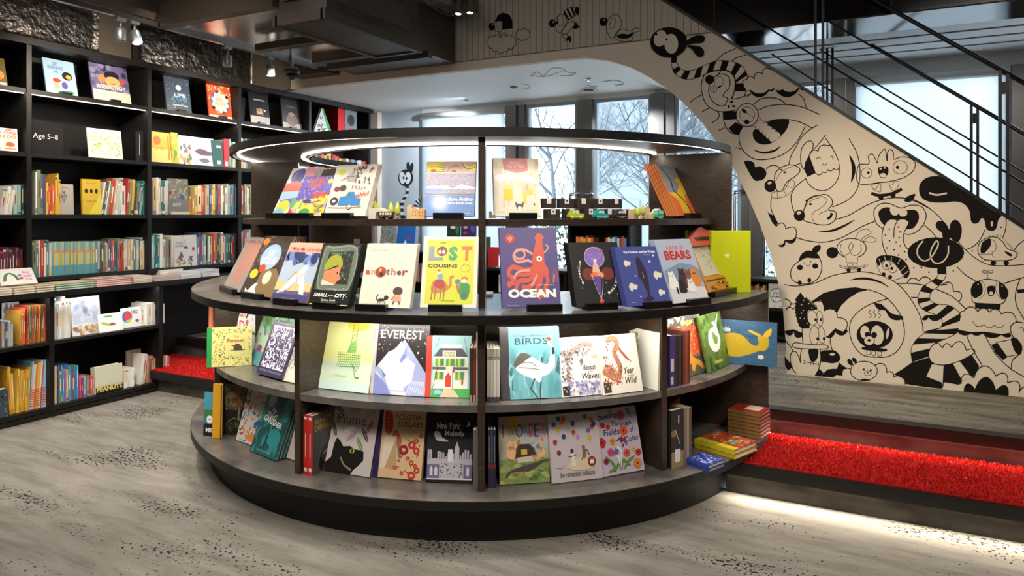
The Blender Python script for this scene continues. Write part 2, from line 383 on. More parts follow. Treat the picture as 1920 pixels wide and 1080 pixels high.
# underside of the curve: white paint running back to the window wall
b=MB(); U=[(-1.25,SOF)]+[p for p in under if p[0]>-2.2]
U=[p for p in under]
vs=[];fs=[]
for x,z in U: vs+=[(x,MY+.06,z),(x,MY+.95,z),(x+.03,MY+.95,z+.03),(x+.03,MY+.06,z+.03)]
for i in range(len(U)-1):
    for k in range(4): l=(k+1)%4; fs.append((i*4+k,i*4+l,i*4+4+l,i*4+4+k))
b.add(vs,fs); tag(b.build('ceiling_2','white_paint'),kind='structure')
b=MB(); b.prism([(-2.35,SOF),(under[3][0],under[3][1]),(under[6][0]-.02,under[6][1]),(-.95,2.56),(-.95,SOF+.06),(-2.35,SOF+.06)],MY+.94,WY,'y')
# beam cladding: pale boards with grooves above the band
z_b=M2(1333,62)[1]
b=MB(); xl=on_y(847,60,MY).x; b.col('#bdb4a4')
top=3.40; xt=s0[0]+(top-s0[1])/slope
b.prism([(xl,z_b),(diagA[0],z_b),(xt,top),(xl,top)],MY-.012,MY-.001,'y')
b.col('#6e675c'); x=xl
while x<diagA[0]:
    zt=min(top,diag(x)); 
    if zt>z_b+.01: b.box(x,MY-.0135,z_b+.001,x+.003,MY-.0121,zt)
    x+=.052
b.box(xl,MY-.0138,z_b,diagA[0],MY-.0121,z_b+.006)
tag(b.build('wall_cladding','mural_paint'),kind='structure'); 
# black bulkhead above the stair
b=MB(); b.prism([(diagA[0]-.03,z_b),(3.8,z_b),(3.8,3.4),(xt,3.4)],MY+.07,5.45,'y'); struct('ceiling_3',b,'black_gloss')
b=MB(); b.col('#4a4038')
for px in (1338,1670,2010): X=on_y(px,30,MY+.069).x; b.box(X,MY+.066,z_b,X+.008,MY+.0695,3.38)
b.box(diagA[0],MY+.064,z_b,3.8,MY+.0695,z_b+.008); tag(b.build('trim_7','matte'),kind='structure')
b=MB(); b.box(-1.2,5.45,2.62,3.9,WY,2.7); struct('ceiling_4',b,'white_paint')
b=MB(); b.col('#8d8d8a')
for y in (5.7,5.95,6.2): b.box(-1.1,y,2.614,3.9,y+.018,2.62)
tag(b.build('trim_8','matte'),kind='structure')
# stair: stringer cap, sloped carriage and treads
b=MB(); x0=s0[0]-.4; b.prism([(x0,diag(x0)),(xr,diag(xr)),(xr,diag(xr)+.022),(x0,diag(x0)+.022)],MY-.012,MY+.07,'y')
stair=empty('staircase'); tag(stair,'black steel staircase rising to the left behind the painted wall','staircase')
b.build('stringer','black_steel',stair)
b=MB(); xa=-1.0; xb=2.05; b.prism([(xa,diag(xa)-.32),(xb,diag(xb)-.32),(xb,diag(xb)-.14),(xa,diag(xa)-.14)],MY+.07,5.9,'y'); b.build('carriage','black_steel',stair)
k=0; x=xb
while diag(x)<2.45:
    z=diag(x)-.12; b=MB(); b.box(x-.27,MY+.07,z-.03,x,5.9,z); b.build('tread','black_steel',stair); x-=.235; k+=1
b=MB(); b.prism([(xa,diag(xa)-.2),(xb,diag(xb)-.2),(xb,diag(xb)-.02),(xa,diag(xa)-.02)],5.9,5.93,'y'); b.build('stringer','black_steel',stair)
def railing(Y,offs,posts,label,xs,xe):
    e=empty('stair_railing'); tag(e,label,'railing')
    for i,of in enumerate(offs):
        b=MB(); r=.013 if i==0 else .006
        b.tube([(xs,Y,diag(xs)+of),(xe,Y,diag(xe)+of)],r,8); b.build('handrail' if i==0 else 'rail','black_steel',e)
    for X in posts:
        b=MB(); b.box(X-.008,Y-.012,diag(X)-(.02 if Y<5.2 else .1),X+.008,Y+.012,min(diag(X)+offs[0],3.4)); b.build('post','black_steel',e)
    for a,c in zip(posts[::2],posts[1::2]):
        m=(a+c)/2; b=MB(); b.box(a+.01,Y-.012,diag(m)+offs[0]-.13,c-.01,Y+.012,diag(m)+offs[0]-.06); b.build('bracket','black_steel',e)
NP=[on_y(px,200,MY+.03).x for px in (1529,1543,1875,1889)]; FP=[on_y(px,200,5.85).x for px in (1551,1561,1821,1833)]
railing(MY+.03,(.85,.55,.27),NP,'black metal railing with thin sloping bars on near side of stair',-1.2,2.0)
railing(5.85,(.75,.485,.22),FP,'black metal railing on the window side of the stair',-.9,2.0)

# ---------------------------------------------------------------- window wall
def wx(px): return on_y(px,300,WY).x
ZT=2.50; ZB=.42
b=MB(); b.box(-5.42,WY,0,-4.52,WY+.12,SOF); struct('wall_window_side',b,'blue_wall').name='wall_far'
b=MB(); b.box(-4.52,WY,ZT,4.6,WY+.12,3.42); b.box(-4.52,WY,0,4.6,WY+.12,ZB); struct('wall_header',b,'white_paint').name='wall_far.001'
b=MB(); b.box(-5.24,WY-.08,PLAT,-5.09,WY-.001,SOF); struct('trim_9',b,'cream_trim')
cols=[(-4.52,wx(952),'blind'),(wx(952),wx(985),'post'),(wx(985),wx(1083),'glass'),(wx(1083),wx(1112),'stile'),(wx(1112),wx(1222),'glass'),(wx(1222),wx(1265),'post'),(wx(1265),wx(1390),'glass'),(wx(1390),wx(1425),'stile'),(wx(1425),wx(1565),'glass'),(wx(1565),wx(1600),'post'),(wx(1600),wx(1895),'blind'),(wx(1895),wx(1935),'post'),(wx(1935),2.4,'glass'),(2.4,2.55,'post'),(2.55,4.5,'blind')]
wi=0
for x0,x1,k in cols:
    if k=='post':
        b=MB(); d=(x1-x0); b.box(x0,WY-.05,PLAT,x0+d*.58,WY+.1,ZT); b.box(x0+d*.62,WY-.02,PLAT,x1,WY+.1,ZT); wi+=1
        o=b.build('window_post','steel'); tag(o,kind='structure'); o.name='trim_%d'%(9+wi)
    elif k=='stile':
        m=(x0+x1)/2; wi+=1
        for i,(a,c) in enumerate(((x0,m-.004),(m+.004,x1))):
            b=MB(); b.box(a,WY-.03,PLAT+.02,c,WY+.06,ZT); o=b.build('door_stile','steel'); tag(o,kind='structure'); o.name='door_%d'%(2*wi+i)
            h=MB(); hx=(a if i==0 else c)+(-.045 if i==0 else .045); hi=(a+.03 if i==0 else c-.03)
            h.tube([(hi,WY-.03,1.56),(hi,WY-.10,1.56),(hx,WY-.10,1.55),(hx,WY-.10,1.52),(hx,WY-.10,.75),(hx,WY-.10,.72),(hi,WY-.10,.71),(hi,WY-.03,.71)],.016,10); h.build('door_handle','chrome',o)
    else:
        wi+=1; e=empty('window'); tag(e,kind='structure'); e.name='window_%d'%wi
        b=MB(); f=.035
        b.box(x0,WY+.01,ZB,x0+f,WY+.08,ZT); b.box(x1-f,WY+.01,ZB,x1,WY+.08,ZT); b.box(x0+f,WY+.01,ZT-f,x1-f,WY+.08,ZT); b.box(x0+f,WY+.01,ZB,x1-f,WY+.08,ZB+f*1.5)
        b.build('window_frame','alu',e)
        b=MB(); b.box(x0+f,WY+.04,ZB+f,x1-f,WY+.048,ZT-f); b.build('window_pane','window_glass',e)
        if k=='blind':
            bl=empty('roller_blind'); tag(bl,{0:'white roller blind drawn down over window beside the pale blue wall'}.get(0) if x0<-4 else ('white roller blind drawn down over wide window behind the stair railings' if x0<1 else 'white roller blind over the far right window'),'blind')
            b=MB(); b.box(x0+.02,WY-.035,.95 if x0<-4 else PLAT+.1,x1-.02,WY-.032,ZT-.06); b.build('fabric','blind_fabric',bl)
            b=MB(); b.tube([(x0+.01,WY-.04,ZT-.045),(x1-.01,WY-.04,ZT-.045)],.035,12); b.build('tube','white_paint',bl)
            b=MB(); zz=.94 if x0<-4 else PLAT+.09; b.box(x0+.02,WY-.042,zz,x1-.02,WY-.026,zz+.02); b.build('bottom_bar','white_paint',bl)
# wall painting beside the blind: striped-neck creature
b=MB(); y0=WY-.001
A=Art(b,lambda x,y,o:tuple(on_y(700+x/5.333,280+y/5.333,y0-o)),.0004,.001)
K='#2c2f33'; Wc='#dfe6ec'
A.E(K,325,285,75,85); A.E(Wc,290,285,30,62,-5); A.E(Wc,345,285,30,62,5); A.E(K,302,285,8,16); A.E(K,332,290,8,16)
A.E(K,350,170,16,46,-6); A.E(K,383,185,18,50,10)
def band(A,ea,eb,n,c0,c1,outline=None,ow=3):
    ea=catmull([Vector((*p,0)) for p in ea],False,max(3,n)); eb=catmull([Vector((*p,0)) for p in eb],False,max(3,n))
    for i in range(n):
        i0=int(i*(len(ea)-1)/n); i1=int((i+1)*(len(ea)-1)/n); j0=int(i*(len(eb)-1)/n); j1=int((i+1)*(len(eb)-1)/n)
        A.P(c0 if i%2==0 else c1,[(q.x,q.y) for q in ea[i0:i1+1]]+[(q.x,q.y) for q in reversed(eb[j0:j1+1])])
    if outline:
        A.L(outline,ow,[(q.x,q.y) for q in ea],smooth=False); A.L(outline,ow,[(q.x,q.y) for q in eb],smooth=False)
band(A,[(328,360),(322,440),(275,520),(268,600),(275,690)],[(355,360),(352,440),(312,520),(300,600),(325,690)],11,K,Wc)
o=b.build('wall_painting','mural_paint'); tag(o,'black striped-neck creature with two big eyes painted on the pale blue far wall','wall painting')
b=MB(); A.b=b
band(A,[(405,570),(420,520),(455,485),(497,480)],[(440,575),(455,545),(475,535),(497,535)],7,K,Wc)
o=b.build('wall_painting','mural_paint'); tag(o,'black and white striped tail curve painted beside the far wall creature','wall painting')

# ---------------------------------------------------------------- outside: bare trees, shrub, building, ground
b=MB(); b.box(-14,WY+.3,-.35,16,30,-.3); struct('ground_outside',b,'outside_ground').name='ground'
def tree(x,y,h,seed,label):
    rg=random.Random(seed); e=empty('bare_tree',Matrix.Translation((x,y,-.3))); tag(e,label,'tree',kind=None)
    b=MB(); t=MB()
    def br(p,d,L,r,lv):
        pts=[p]; rr=[r]
        for i in range(4):
            d=(d+Vector((rg.uniform(-.25,.25),rg.uniform(-.25,.25),rg.uniform(-.05,.2)))).normalized(); p=p+d*L/4; pts.append(p); rr.append(r*(1-.15*(i+1)))
            if lv<5 and (i>0 or lv>0):
                for q in range(2):
                    a=rg.uniform(0,6.28); nd=(d*.6+Vector((math.cos(a),math.sin(a),rg.uniform(-.1,.6)))*.8).normalized(); br(p,nd,L*rg.uniform(.55,.75),r*.5*(1-.1*i),lv+1) if lv<4 else None
        (b if lv<2 else t).tube(pts,rr,5 if lv<2 else 3)
    br(Vector((0,0,0)),Vector((0,0,1)),h,.07,0)
    b.build('trunk','tree_bark',e); t.build('twigs','tree_bark',e)
tree(-4.6,10.5,2.6,3,'bare winter tree seen through the window right of the steel post')
tree(-2.5,9.6,2.4,11,'bare winter tree seen through the middle window above the small boxes')
tree(-1.0,11.5,2.8,21,'bare winter tree outside, behind the arch of the painted wall')
tree(.2,10.0,2.8,31,'bare winter tree outside, seen above the stair stringer')
for i,(x,y,r) in enumerate([(-3.6,8.6,.8),(-.3,8.4,.9),(-1.9,9.2,.6)]):
    rg=random.Random(i+40); b=MB(); b.col('#7f9a8c')
    for k in range(2200):
        v=Vector((rg.gauss(0,1),rg.gauss(0,1),rg.gauss(0,1))).normalized()*r*rg.uniform(.7,1); p=Vector((x,y,r*.9-.1))+v; a=Vector((rg.gauss(0,1),rg.gauss(0,1),rg.gauss(0,1))).normalized()*.035; c=a.cross(v).normalized()*.018
        b.add([p-a,p+c,p+a,p-c],[(0,1,2,3)])
    tag(b.build('shrub','leaf'),['grey green shrub outside the window behind the small dark boxes','grey green shrub outside the door right of the lime box','low grey green shrub outside, between the two larger shrubs'][i],'shrub')
b=MB(); b.box(-9,24,-.3,6,26,6.5)
e=empty('office_building'); tag(e,'pale hazy office building across the street behind the bare trees','building'); b.build('facade','far_building',e)
for i in range(8):
    for j in range(3):
        b=MB(); b.box(-8.4+i*1.8,23.95,.6+j*2,-7.3+i*1.8,24,1.9+j*2); b.build('window','tree_bark',e)

# ---------------------------------------------------------------- ceiling services
def hang(name,label,cat,m,*boxes):
    b=MB()
    for q in boxes: b.box(*q)
    return tag(b.build(name,m),label,cat)
mz=2.65
def zx(px,py,z): p=on_z(px,py,z); return p.x,p.y
e=empty('metal_ceiling_panel'); hangz=3.42
hang('metal_ceiling_panel','mirror-like metal ceiling panel above the left book wall, nearer the camera','ceiling panel','mirror_steel',(-4.28,3.1,mz,-3.22,3.98,mz+.02))
hang('metal_ceiling_panel','mirror-like metal ceiling panel beside the dome camera','ceiling panel','mirror_steel',(-4.28,4.06,mz,-3.3,4.72,mz+.02))
bpy.data.objects.remove(e)
def beam(px0,py0,px1,py1,z,h,wd,label):
    x0,y0=zx(px0,py0,z); x1,y1=zx(px1,py1,z); 
    return hang('ceiling_beam',label,'beam','brown_metal',(min(x0,x1),y0,z,max(x0,x1),y0+wd,z+h))
beam(300,50,517,13,2.62,.16,.07,'dark brown ceiling beam crossing in front of the mirror-like panel')
beam(478,95,590,76,2.56,.05,.06,'dark brown slat under the ceiling between the two mirror-like panels')
beam(612,131,790,103,2.50,.05,.06,'dark brown slat below the large ceiling unit, nearest the beam')
hang('ceiling_rib','thin dark rib running along the left edge of the metal ceiling','beam','brown_metal',(-4.36,1.4,2.66,-4.29,4.72,2.71))
# large ceiling unit
u=empty('ceiling_unit'); tag(u,'large dark boxed ventilation unit hanging from the ceiling','ventilation unit')
x0,y0,x1,y1=-3.07,2.98,-2.71,3.88
b=MB(); b.bbox(x0,y0,2.45,x1,y1,3.3,.012); b.build('casing','duct_metal',u)
b=MB(); b.box(x0-.02,y0-.02,2.44,x0+.015,y1+.02,2.5); b.box(x1-.015,y0-.02,2.44,x1+.02,y1+.02,2.5); b.box(x0,y0-.02,2.44,x1,y0+.015,2.5); b.box(x0,y1-.015,2.44,x1,y1+.02,2.5); b.build('frame','brown_metal',u)
b=MB()
for k in range(4): b.box(x1,y0+.05,2.56+k*.17,x1+.012,y1-.12,2.7+k*.17)
b.build('louvre','brown_metal',u)
b=MB(); b.box(x0+.05,y0-.012,2.58,x1-.06,y0,2.85); b.build('access_panel','brown_metal',u)
hang('ceiling_duct','flat brown duct against the beam, behind the ventilation unit','duct','brown_metal',(-4.1,4.35,2.60,-3.06,4.91,3.3))
hang('ceiling_duct','dark duct rising beside the dome camera','duct','brown_metal',(-4.75,4.75,2.62,-4.3,4.91,3.3))
def foil(x0,x1,y0,y1,z0,z1,axis,label,seed,amp=.05):
    rg=random.Random(seed); nu,nv=34,14; P={}
    for i in range(nu+1):
        for j in range(nv+1):
            a,c=i/nu,j/nv; d=rg.uniform(-amp,amp)*(.3 if i in(0,nu) or j in(0,nv) else 1)
            if axis=='x': P[i,j]=(x0+d*.6,y0+(y1-y0)*a,z0+(z1-z0)*c)
            elif axis=='z': P[i,j]=(x0+(x1-x0)*a,y0+(y1-y0)*c,z0+d)
            else: P[i,j]=(x0+(x1-x0)*a,y0+d,z0+(z1-z0)*c)
    back=(-.08,0,0) if axis=='x' else ((0,0,.1) if axis=='z' else (0,.08,0))
    b=MB(); vs=[P[i,j] for i in range(nu+1) for j in range(nv+1)]; fs=[(i*(nv+1)+j,(i+1)*(nv+1)+j,(i+1)*(nv+1)+j+1,i*(nv+1)+j+1) for i in range(nu) for j in range(nv)]
    rim=[(i,0) for i in range(nu+1)]+[(nu,j) for j in range(1,nv+1)]+[(i,nv) for i in range(nu-1,-1,-1)]+[(0,j) for j in range(nv-1,0,-1)]
    nb=len(vs); vs+=[tuple(Vector(P[q])+Vector(back)) for q in rim]
    for k in range(len(rim)):
        l=(k+1)%len(rim); ai=rim[k][0]*(nv+1)+rim[k][1]; bi=rim[l][0]*(nv+1)+rim[l][1]; fs.append((ai,bi,nb+l,nb+k))
    fs.append(tuple(range(nb,nb+len(rim))))
    b.sm=True; b.add(vs,fs); return tag(b.build('foil_insulation','foil'),label,'insulation')
foil(-5.22,0,1.0,3.28,2.56,3.3,'x','crinkled foil insulation panel above the bookcase, at the left edge',1,.011)
foil(-5.22,0,3.6,4.75,2.56,2.93,'x','crinkled foil insulation panel above the bookcase, left of the dome camera',2,.011)
foil(-5.0,-3.2,1.9,3.1,3.02,0,'z','crinkled foil-wrapped duct under the ceiling, top left',3,.022)
foil(-3.05,-2.78,4.2,4.8,2.96,0,'z','crinkled foil-wrapped duct beside two small spotlights at the top',4,.014)
# track with spotlights
RX=-4.3; RZ=2.62
tag(MB().box(RX-.017,1.2,RZ,RX+.017,4.62,RZ+.03).build('light_track','steel'),'long thin metal light track running along above the book wall','light track')
def spot(px,pybot,label,tilt=0,X=RX,zt=RZ,on=False,sc=1):
    p=on_x(px,pybot,X); y=p.y; zb=p.z
    e=empty('spotlight'); tag(e,label,'spotlight')
    b=MB(); b.box(X-.014,y-.03,zt-.022,X+.014,y+.03,zt-.001); b.build('adapter','alu',e)
    b=MB(); b.tube([(X,y,zt-.022),(X,y,zt-.075)],.008); b.build('stem','alu',e)
    M=Matrix.Translation((X,y,zt-.07))@Matrix.Rotation(R(tilt),4,'Y')
    b=MB(); b.M=M; H=max(.08,(zt-.07)-zb); r=.033*sc
    b.lathe([(r*.9,0),(r,-.006),(r,-H+.004),(r*.95,-H),(r*.8,-H),(r*.78,-H+.02)],n=20); b.build('can','alu' if not on else 'alu',e)
    b=MB(); b.M=M; b.lathe([(r*.7,-H+.018),(r*.7,-H+.012)],n=16); b.build('lens','led' if on else 'chrome',e)
spot(226,75,'cylindrical track spotlight hanging straight, leftmost of the row')
spot(252,78,'tilted track spotlight with its lamp lit, second from the left',tilt=-22,on=True)
spot(427,125,'cylindrical track spotlight above the foil panel')
spot(507,142,'cylindrical track spotlight left of the dome camera')
def ispot(px,py,label):
    p=on_y(px,py,4.5); e=empty('spotlight'); tag(e,label,'spotlight')
    b=MB(); b.M=Matrix.Translation(p)@Matrix.Rotation(R(-8),4,'X'); b.lathe([(.03,.14),(.034,.13),(.034,.0),(.028,0),(.026,.01)],n=18); b.build('can','brown_metal',e)
    b=MB(); b.M=Matrix.Translation(p)@Matrix.Rotation(R(-8),4,'X'); b.lathe([(.022,.014),(.022,.004)],n=14); b.build('lens','led',e)
    b=MB(); b.tube([p+Vector((0,0,.13)),p+Vector((0,0,.45))],.006); b.build('stem','brown_metal',e)
ispot(859,27,'small lit spotlight beside the beam, left of the pair'); ispot(881,25,'small lit spotlight beside the beam, right of the pair')
# dome camera
p=on_x(547,137,-4.28); e=empty('dome_camera'); tag(e,'black dome security camera hanging from a pale bracket','camera')
b=MB(); b.M=Matrix.Translation(p); b.lathe([(.045,.03),(.062,.026),(.066,.008),(.062,-.006),(.05,-.01)],n=24); b.build('housing','black_steel',e)
b=MB(); b.M=Matrix.Translation(p); b.lathe([(.046,-.011),(.042,-.03),(.03,-.046),(.012,-.054),(.002,-.055)],n=20); b.build('dome','stand_black',e)
b=MB(); b.box(p.x-.05,p.y-.012,p.z+.03,p.x+.05,p.y+.012,p.z+.045); b.box(p.x-.012,p.y-.012,p.z+.045,p.x+.012,p.y+.012,2.65); b.build('bracket','alu',e)
# soffit fittings and faint drawings
for px,py,lab in [(875,189,'small metal sprinkler head in the white soffit, nearest the window blind'),(1103,149,'small metal sprinkler head in the white soffit, above the middle window')]:
    x,y=zx(px,py,SOF-.01); b=MB(); b.M=Matrix.Translation((x,y,SOF-.03)); b.lathe([(.03,.029),(.03,.024),(.01,.02),(.01,.006),(.02,.004),(.02,0)],n=16); tag(b.build('sprinkler_head','chrome'),lab,'sprinkler')
b=MB(); A=Art(b,lambda x,y,o:(lambda q:(q[0],q[1],SOF-.001-o))(zx(820+x/3,y/3,SOF)),.0002,.0005); g='#b4b7b6'
A.L(g,5,[(520,430),(560,405),(600,425),(640,385),(700,385),(730,405),(780,410),(740,425),(690,425)]); A.L(g,4,[(530,425),(600,430),(660,415),(720,390)])
tag(b.build('soffit_drawing','mural_paint'),'faint grey doodle of a long cloud on the white soffit','wall painting'); b=MB(); A.b=b
A.L(g,4,[(470,470),(510,478),(515,495),(480,500)]); A.E('#55565a',430,490,22,6); tag(b.build('soffit_drawing','mural_paint'),'faint grey doodle with a dark spot on the soffit, left of the other','wall painting'); b=MB(); A.b=b
A.E('#55565a',850,505,30,6); A.L(g,4,[(800,515),(830,495),(880,495),(905,510)]); A.L(g,4,[(930,460),(1000,450),(1050,470),(1000,480)]); A.L(g,4,[(845,470),(860,485),(895,487)])
tag(b.build('soffit_drawing','mural_paint'),'faint grey doodle of small shapes on the soffit, right of the other','wall painting')
# ================================================================ round bookcase (half ring against the platform edge)
Z_BASE=.2065; Z_MID=.562; Z_DECK=.948; Z_UP=1.331; Z_CB=1.6876; Z_CT=1.725
A0,A1=-118.5,61.5
kio=empty('round_bookcase',Matrix.Translation((KC.x,KC.y,0))); tag(kio,'large dark half-round bookcase with a lit ring canopy in the middle of the shop','bookcase')
kio_inv=Matrix.Translation((-KC.x,-KC.y,0))
def kpart(b,name,m): 
    b.v=[tuple(kio_inv@Vector(v)) for v in b.v]; return b.build(name,m,kio)
b=MB(); b.sector(.3,1.628,.0,.168,A0,A1,72); kpart(b,'plinth','plinth_black')
b=MB(); b.sector(.9,1.732,.168,Z_BASE,A0,A1,72); kpart(b,'base_deck','deck_top')
b=MB(); b.sector(1.7322,1.7345,.168,Z_BASE-.002,A0,A1,72); kpart(b,'edge_band','plinth_black')
b=MB(); b.sector(1.22,1.25,Z_BASE,Z_DECK-.035,A0,A1,72); kpart(b,'back_panel','kiosk_wood')
for i in range(6):
    a=A0+30*i; b=MB(); d=.4; b.sector(1.251,1.628,Z_MID-.03,Z_MID,a+.4,a+29.6,12); kpart(b,'shelf','deck_top')
def radial(th,r0,r1,z0,z1,t,name,m='kiosk_wood'):
    d=kdir(th); n=Vector((-d.y,d.x,0))*t/2; a=KC+d*r0; c=KC+d*r1; b=MB()
    b.prism([((a-n).x,(a-n).y),((c-n).x,(c-n).y),((c+n).x,(c+n).y),((a+n).x,(a+n).y)],z0,z1); return kpart(b,name,m)
for i in range(1,6): radial(A0+30*i,1.25,1.632,Z_BASE,Z_DECK-.038,.03,'divider')
radial(A1+.5,1.0,1.732,Z_BASE,Z_DECK-.038,.03,'side_panel'); radial(A0-.5,1.0,1.7,Z_BASE,Z_DECK-.038,.03,'side_panel')
b=MB(); b.sector(.95,1.730,Z_DECK-.038,Z_DECK,A0-.6,A1+.6,72); kpart(b,'main_deck','deck_top')
b=MB(); b.sector(1.7302,1.733,Z_DECK-.038,Z_DECK-.002,A0-.6,A1+.6,72); kpart(b,'edge_band','black_wood')
b=MB(); b.sector(1.14,1.468,Z_UP-.03,Z_UP,A0+.6,A1-1.8,60); kpart(b,'shelf','kiosk_wood')
radial(1.5,1.12,1.50,Z_DECK,Z_CB,.03,'divider'); radial(A1+.2,1.09,1.545,Z_DECK,Z_CB,.03,'side_panel'); radial(-88.5,1.2,1.497,Z_DECK,Z_CB,.03,'divider'); radial(A0,.93,1.5,Z_DECK,Z_CB,.03,'side_panel')
b=MB(); b.sector(1.09,1.537,Z_CB+.012,Z_CT,A0-.8,A1+.6,80); kpart(b,'canopy','kiosk_wood')
b=MB(); b.sector(1.517,1.5375,Z_CB,Z_CT+.001,A0-.8,A1+.6,80); kpart(b,'canopy_rim','black_wood')
b=MB(); b.sector(1.088,1.10,Z_CB,Z_CT+.001,A0-.8,A1+.6,80); kpart(b,'canopy_rim','black_wood')
def ledring(r,z,a0,a1,n,power):
    b=MB(); b.sector(r-.007,r+.007,z,z+.008,a0,a1,80); kpart(b,'light_strip','led')
    for i in range(n):
        a=a0+(a1-a0)*(i+.5)/n; p=kp(a,r,z-.003); d=kdir(a)
        L=r*R(abs(a1-a0))/n
        o=lamp('AREA','canopy_strip_light',p,power,(1,.93,.82),L,None,size_y=.014)
        t=Vector((-d.y,d.x,0)); o.rotation_euler=Matrix((t,d if True else d,t.cross(d))).transposed().to_euler()
        o.rotation_euler=Matrix((t,t.cross(Vector((0,0,-1))).normalized()*-1,Vector((0,0,1)))).transposed().to_euler()
ledring(1.135,Z_CB+.004,A0+2,A1-2,8,.55)
ledring(1.49,Z_CB+.004,A0+2,A1-2,8,.55)
# strips under the deck and the middle shelf
def under_led(r,z,a0,a1,power,n=1):
    b=MB(); b.sector(r-.006,r+.006,z-.006,z,a0,a1,12); kpart(b,'light_strip','led')
    a=(a0+a1)/2; p=kp(a,r,z-.01); d=kdir(a); t=Vector((-d.y,d.x,0)); q=kp(a,r-.12,z-.6)
    o=lamp('AREA','shelf_strip_light',p,power,(1,.95,.86),r*R(a1-a0)*.92,None,size_y=.012)
    zax=(Vector(p)-Vector(q)).normalized(); xax=t.normalized(); yax=zax.cross(xax)
    o.rotation_euler=Matrix((xax,yax,zax)).transposed().to_euler()
for i in range(6):
    a=A0+30*i; under_led(1.60,Z_DECK-.0385,a+2,a+28,2.1)
# shelf pin holes on divider faces (tiny dark rows)
# ---------------------------------------------------------------- books
PAGES='#e9e2d2'
def book_mesh(w,h,th,cover,art=None,spine=None,matn='print',paperback=False,back=None):
    """local frame: x across the cover, y into the book, z up; front cover faces -y, spine at x=0"""
    b=MB(); b.col(cover); c=.0018 if paperback else .003
    b.box(0,0,0,w,c,h); b.col(back or cover); b.box(0,th-c,0,w,th,h); b.col(spine or cover); b.box(0,c,0,c*1.2,th-c,h)
    if not paperback:
        b.col(spine or cover); b.box(-.002,.001,0,.0,th-.001,h)
    if art:
        A=Art(b,lambda x,y,o:(min(max(x,0),1)*w,-o,min(max(y,0),1)*h),.00005,.00025); A.w=w; A.h=h; art(A)
    i=.001 if paperback else .004
    p=MB(); p.col(PAGES); p.box(c*1.2,c,i,w-i,th-c,h-i)
    p.col('#c9c0ae')
    n=max(2,int(th/.004))
    for k in range(1,n): y=c+(th-2*c)*k/n; p.box(w-i-.0001,y-.0003,i,w-i+.0002,y+.0003,h-i); p.box(c*2,y-.0003,h-i-.0001,w-i,y+.0003,h-i+.0002)
    return b,p
def put_book(name,label,cat,M,w,h,th,cover,art=None,group=None,copies=0,copylabel=None,step=None,**kw):
    b,p=book_mesh(w,h,th,cover,art,**kw)
    e=empty(name,M); tag(e,label,cat,group if copies else None)
    o1=b.build('cover',kw.get('matn','print'),e); o2=p.build('page_block','matte',e)
    for k in range(copies):
        c=e.copy(); COL.objects.link(c)
        c.matrix_world=Matrix.Translation(step*(k+1))@M
        lab=copylabel[k] if isinstance(copylabel,list) else (copylabel if copies==1 else copylabel+', %s back'%(['first','second','third','fourth'][k]))
        tag(c,lab,cat,group)
        for q in (o1,o2): d=q.copy(); COL.objects.link(d); d.parent=c
    return e
def stand(Bl,Br,n_in,z,w,label,lean,th=.06,frac=.6,sh=0.0):
    e_=(Br-Bl).normalized(); mid=(Bl+Br)/2+e_*sh; W=w*frac/2
    M=Matrix((e_,n_in,UP)).transposed().to_4x4(); M.translation=Vector((mid.x,mid.y,z))
    b=MB(); b.M=M; o=empty('display_stand',None); tag(o,label,'display stand')
    b.box(-W,-.026,.0,W,.0,.028); b.build('lip','stand_black',o)
    b=MB(); b.M=M; b.box(-W*.8,0,.0,W*.8,th+.05,.009); b.build('foot','stand_black',o)
    b=MB(); b.M=M; t=math.tan(lean); b.add([(-W*.5,th+.012,.009),(W*.5,th+.012,.009),(W*.5,th+.012+.14*t,.15),(-W*.5,th+.012+.14*t,.15),(-W*.5,th+.016,.009),(W*.5,th+.016,.009),(W*.5,th+.016+.14*t,.15),(-W*.5,th+.016+.14*t,.15)],[(0,1,2,3),(7,6,5,4),(0,4,5,1),(1,5,6,2),(2,6,7,3),(3,7,4,0)]); b.build('back_rest','stand_black',o)
    return o
def shown(label,xl,xr,ytop,z,r,lean,cover,art,th=.014,copies=0,copylabel=None,st=None,yaw=0,cat='book',name='picture_book',frac=.6,dz=None,rr=None,sh=0,group=None,gap=.001,**kw):
    """a face-out book on a curved shelf, its lower front corners at pixel columns xl, xr on radius r (rr: right corner)"""
    lean=R(lean); Bl=on_ring(xl,r,z); Br=on_ring(xr,rr or r,z); w=(Br-Bl).length; e_=(Br-Bl).normalized(); n_in=UP.cross(e_).normalized()
    back=n_in*math.cos(lean)-UP*math.sin(lean); up=UP*math.cos(lean)+n_in*math.sin(lean)
    lift=th*math.sin(lean)+.001+(.010 if st else 0)
    B0=Bl+UP*lift; mid=B0+e_*w/2; lo,hi=.05,.6
    for _ in range(40):
        h=(lo+hi)/2; y=px_of(mid+up*h)[1]
        if y>ytop: lo=h
        else: hi=h
    M=Matrix((e_,back,up)).transposed().to_4x4(); M.translation=B0
    g=group
    if copies and not g: g=label.split(',')[0]+' copies'
    o=put_book(name,label,cat,M,w,h,th,cover,art,group=g if copies else None,copies=copies,copylabel=copylabel,step=n_in*((th+gap)/math.cos(lean)),**kw)
    if st: stand(Bl,Br,n_in,z+.0005,w,st,lean,th=(th+.002)*(copies+1)/math.cos(lean)+.004,frac=frac,sh=sh)
    return o,w,h,M
def rz(px,py,z): p=on_z(px,py,z); return (Vector((p.x,p.y))-Vector((KC.x,KC.y))).length
K='#15120f'; W='#f4f0e6'; CRM='#e9dcc2'
def face(A,x,y,r,c,eye=K): A.E(c,x,y,r,r*.8); A.E(eye,x-r*.35,y+r*.1,r*.1); A.E(eye,x+r*.35,y+r*.1,r*.1)
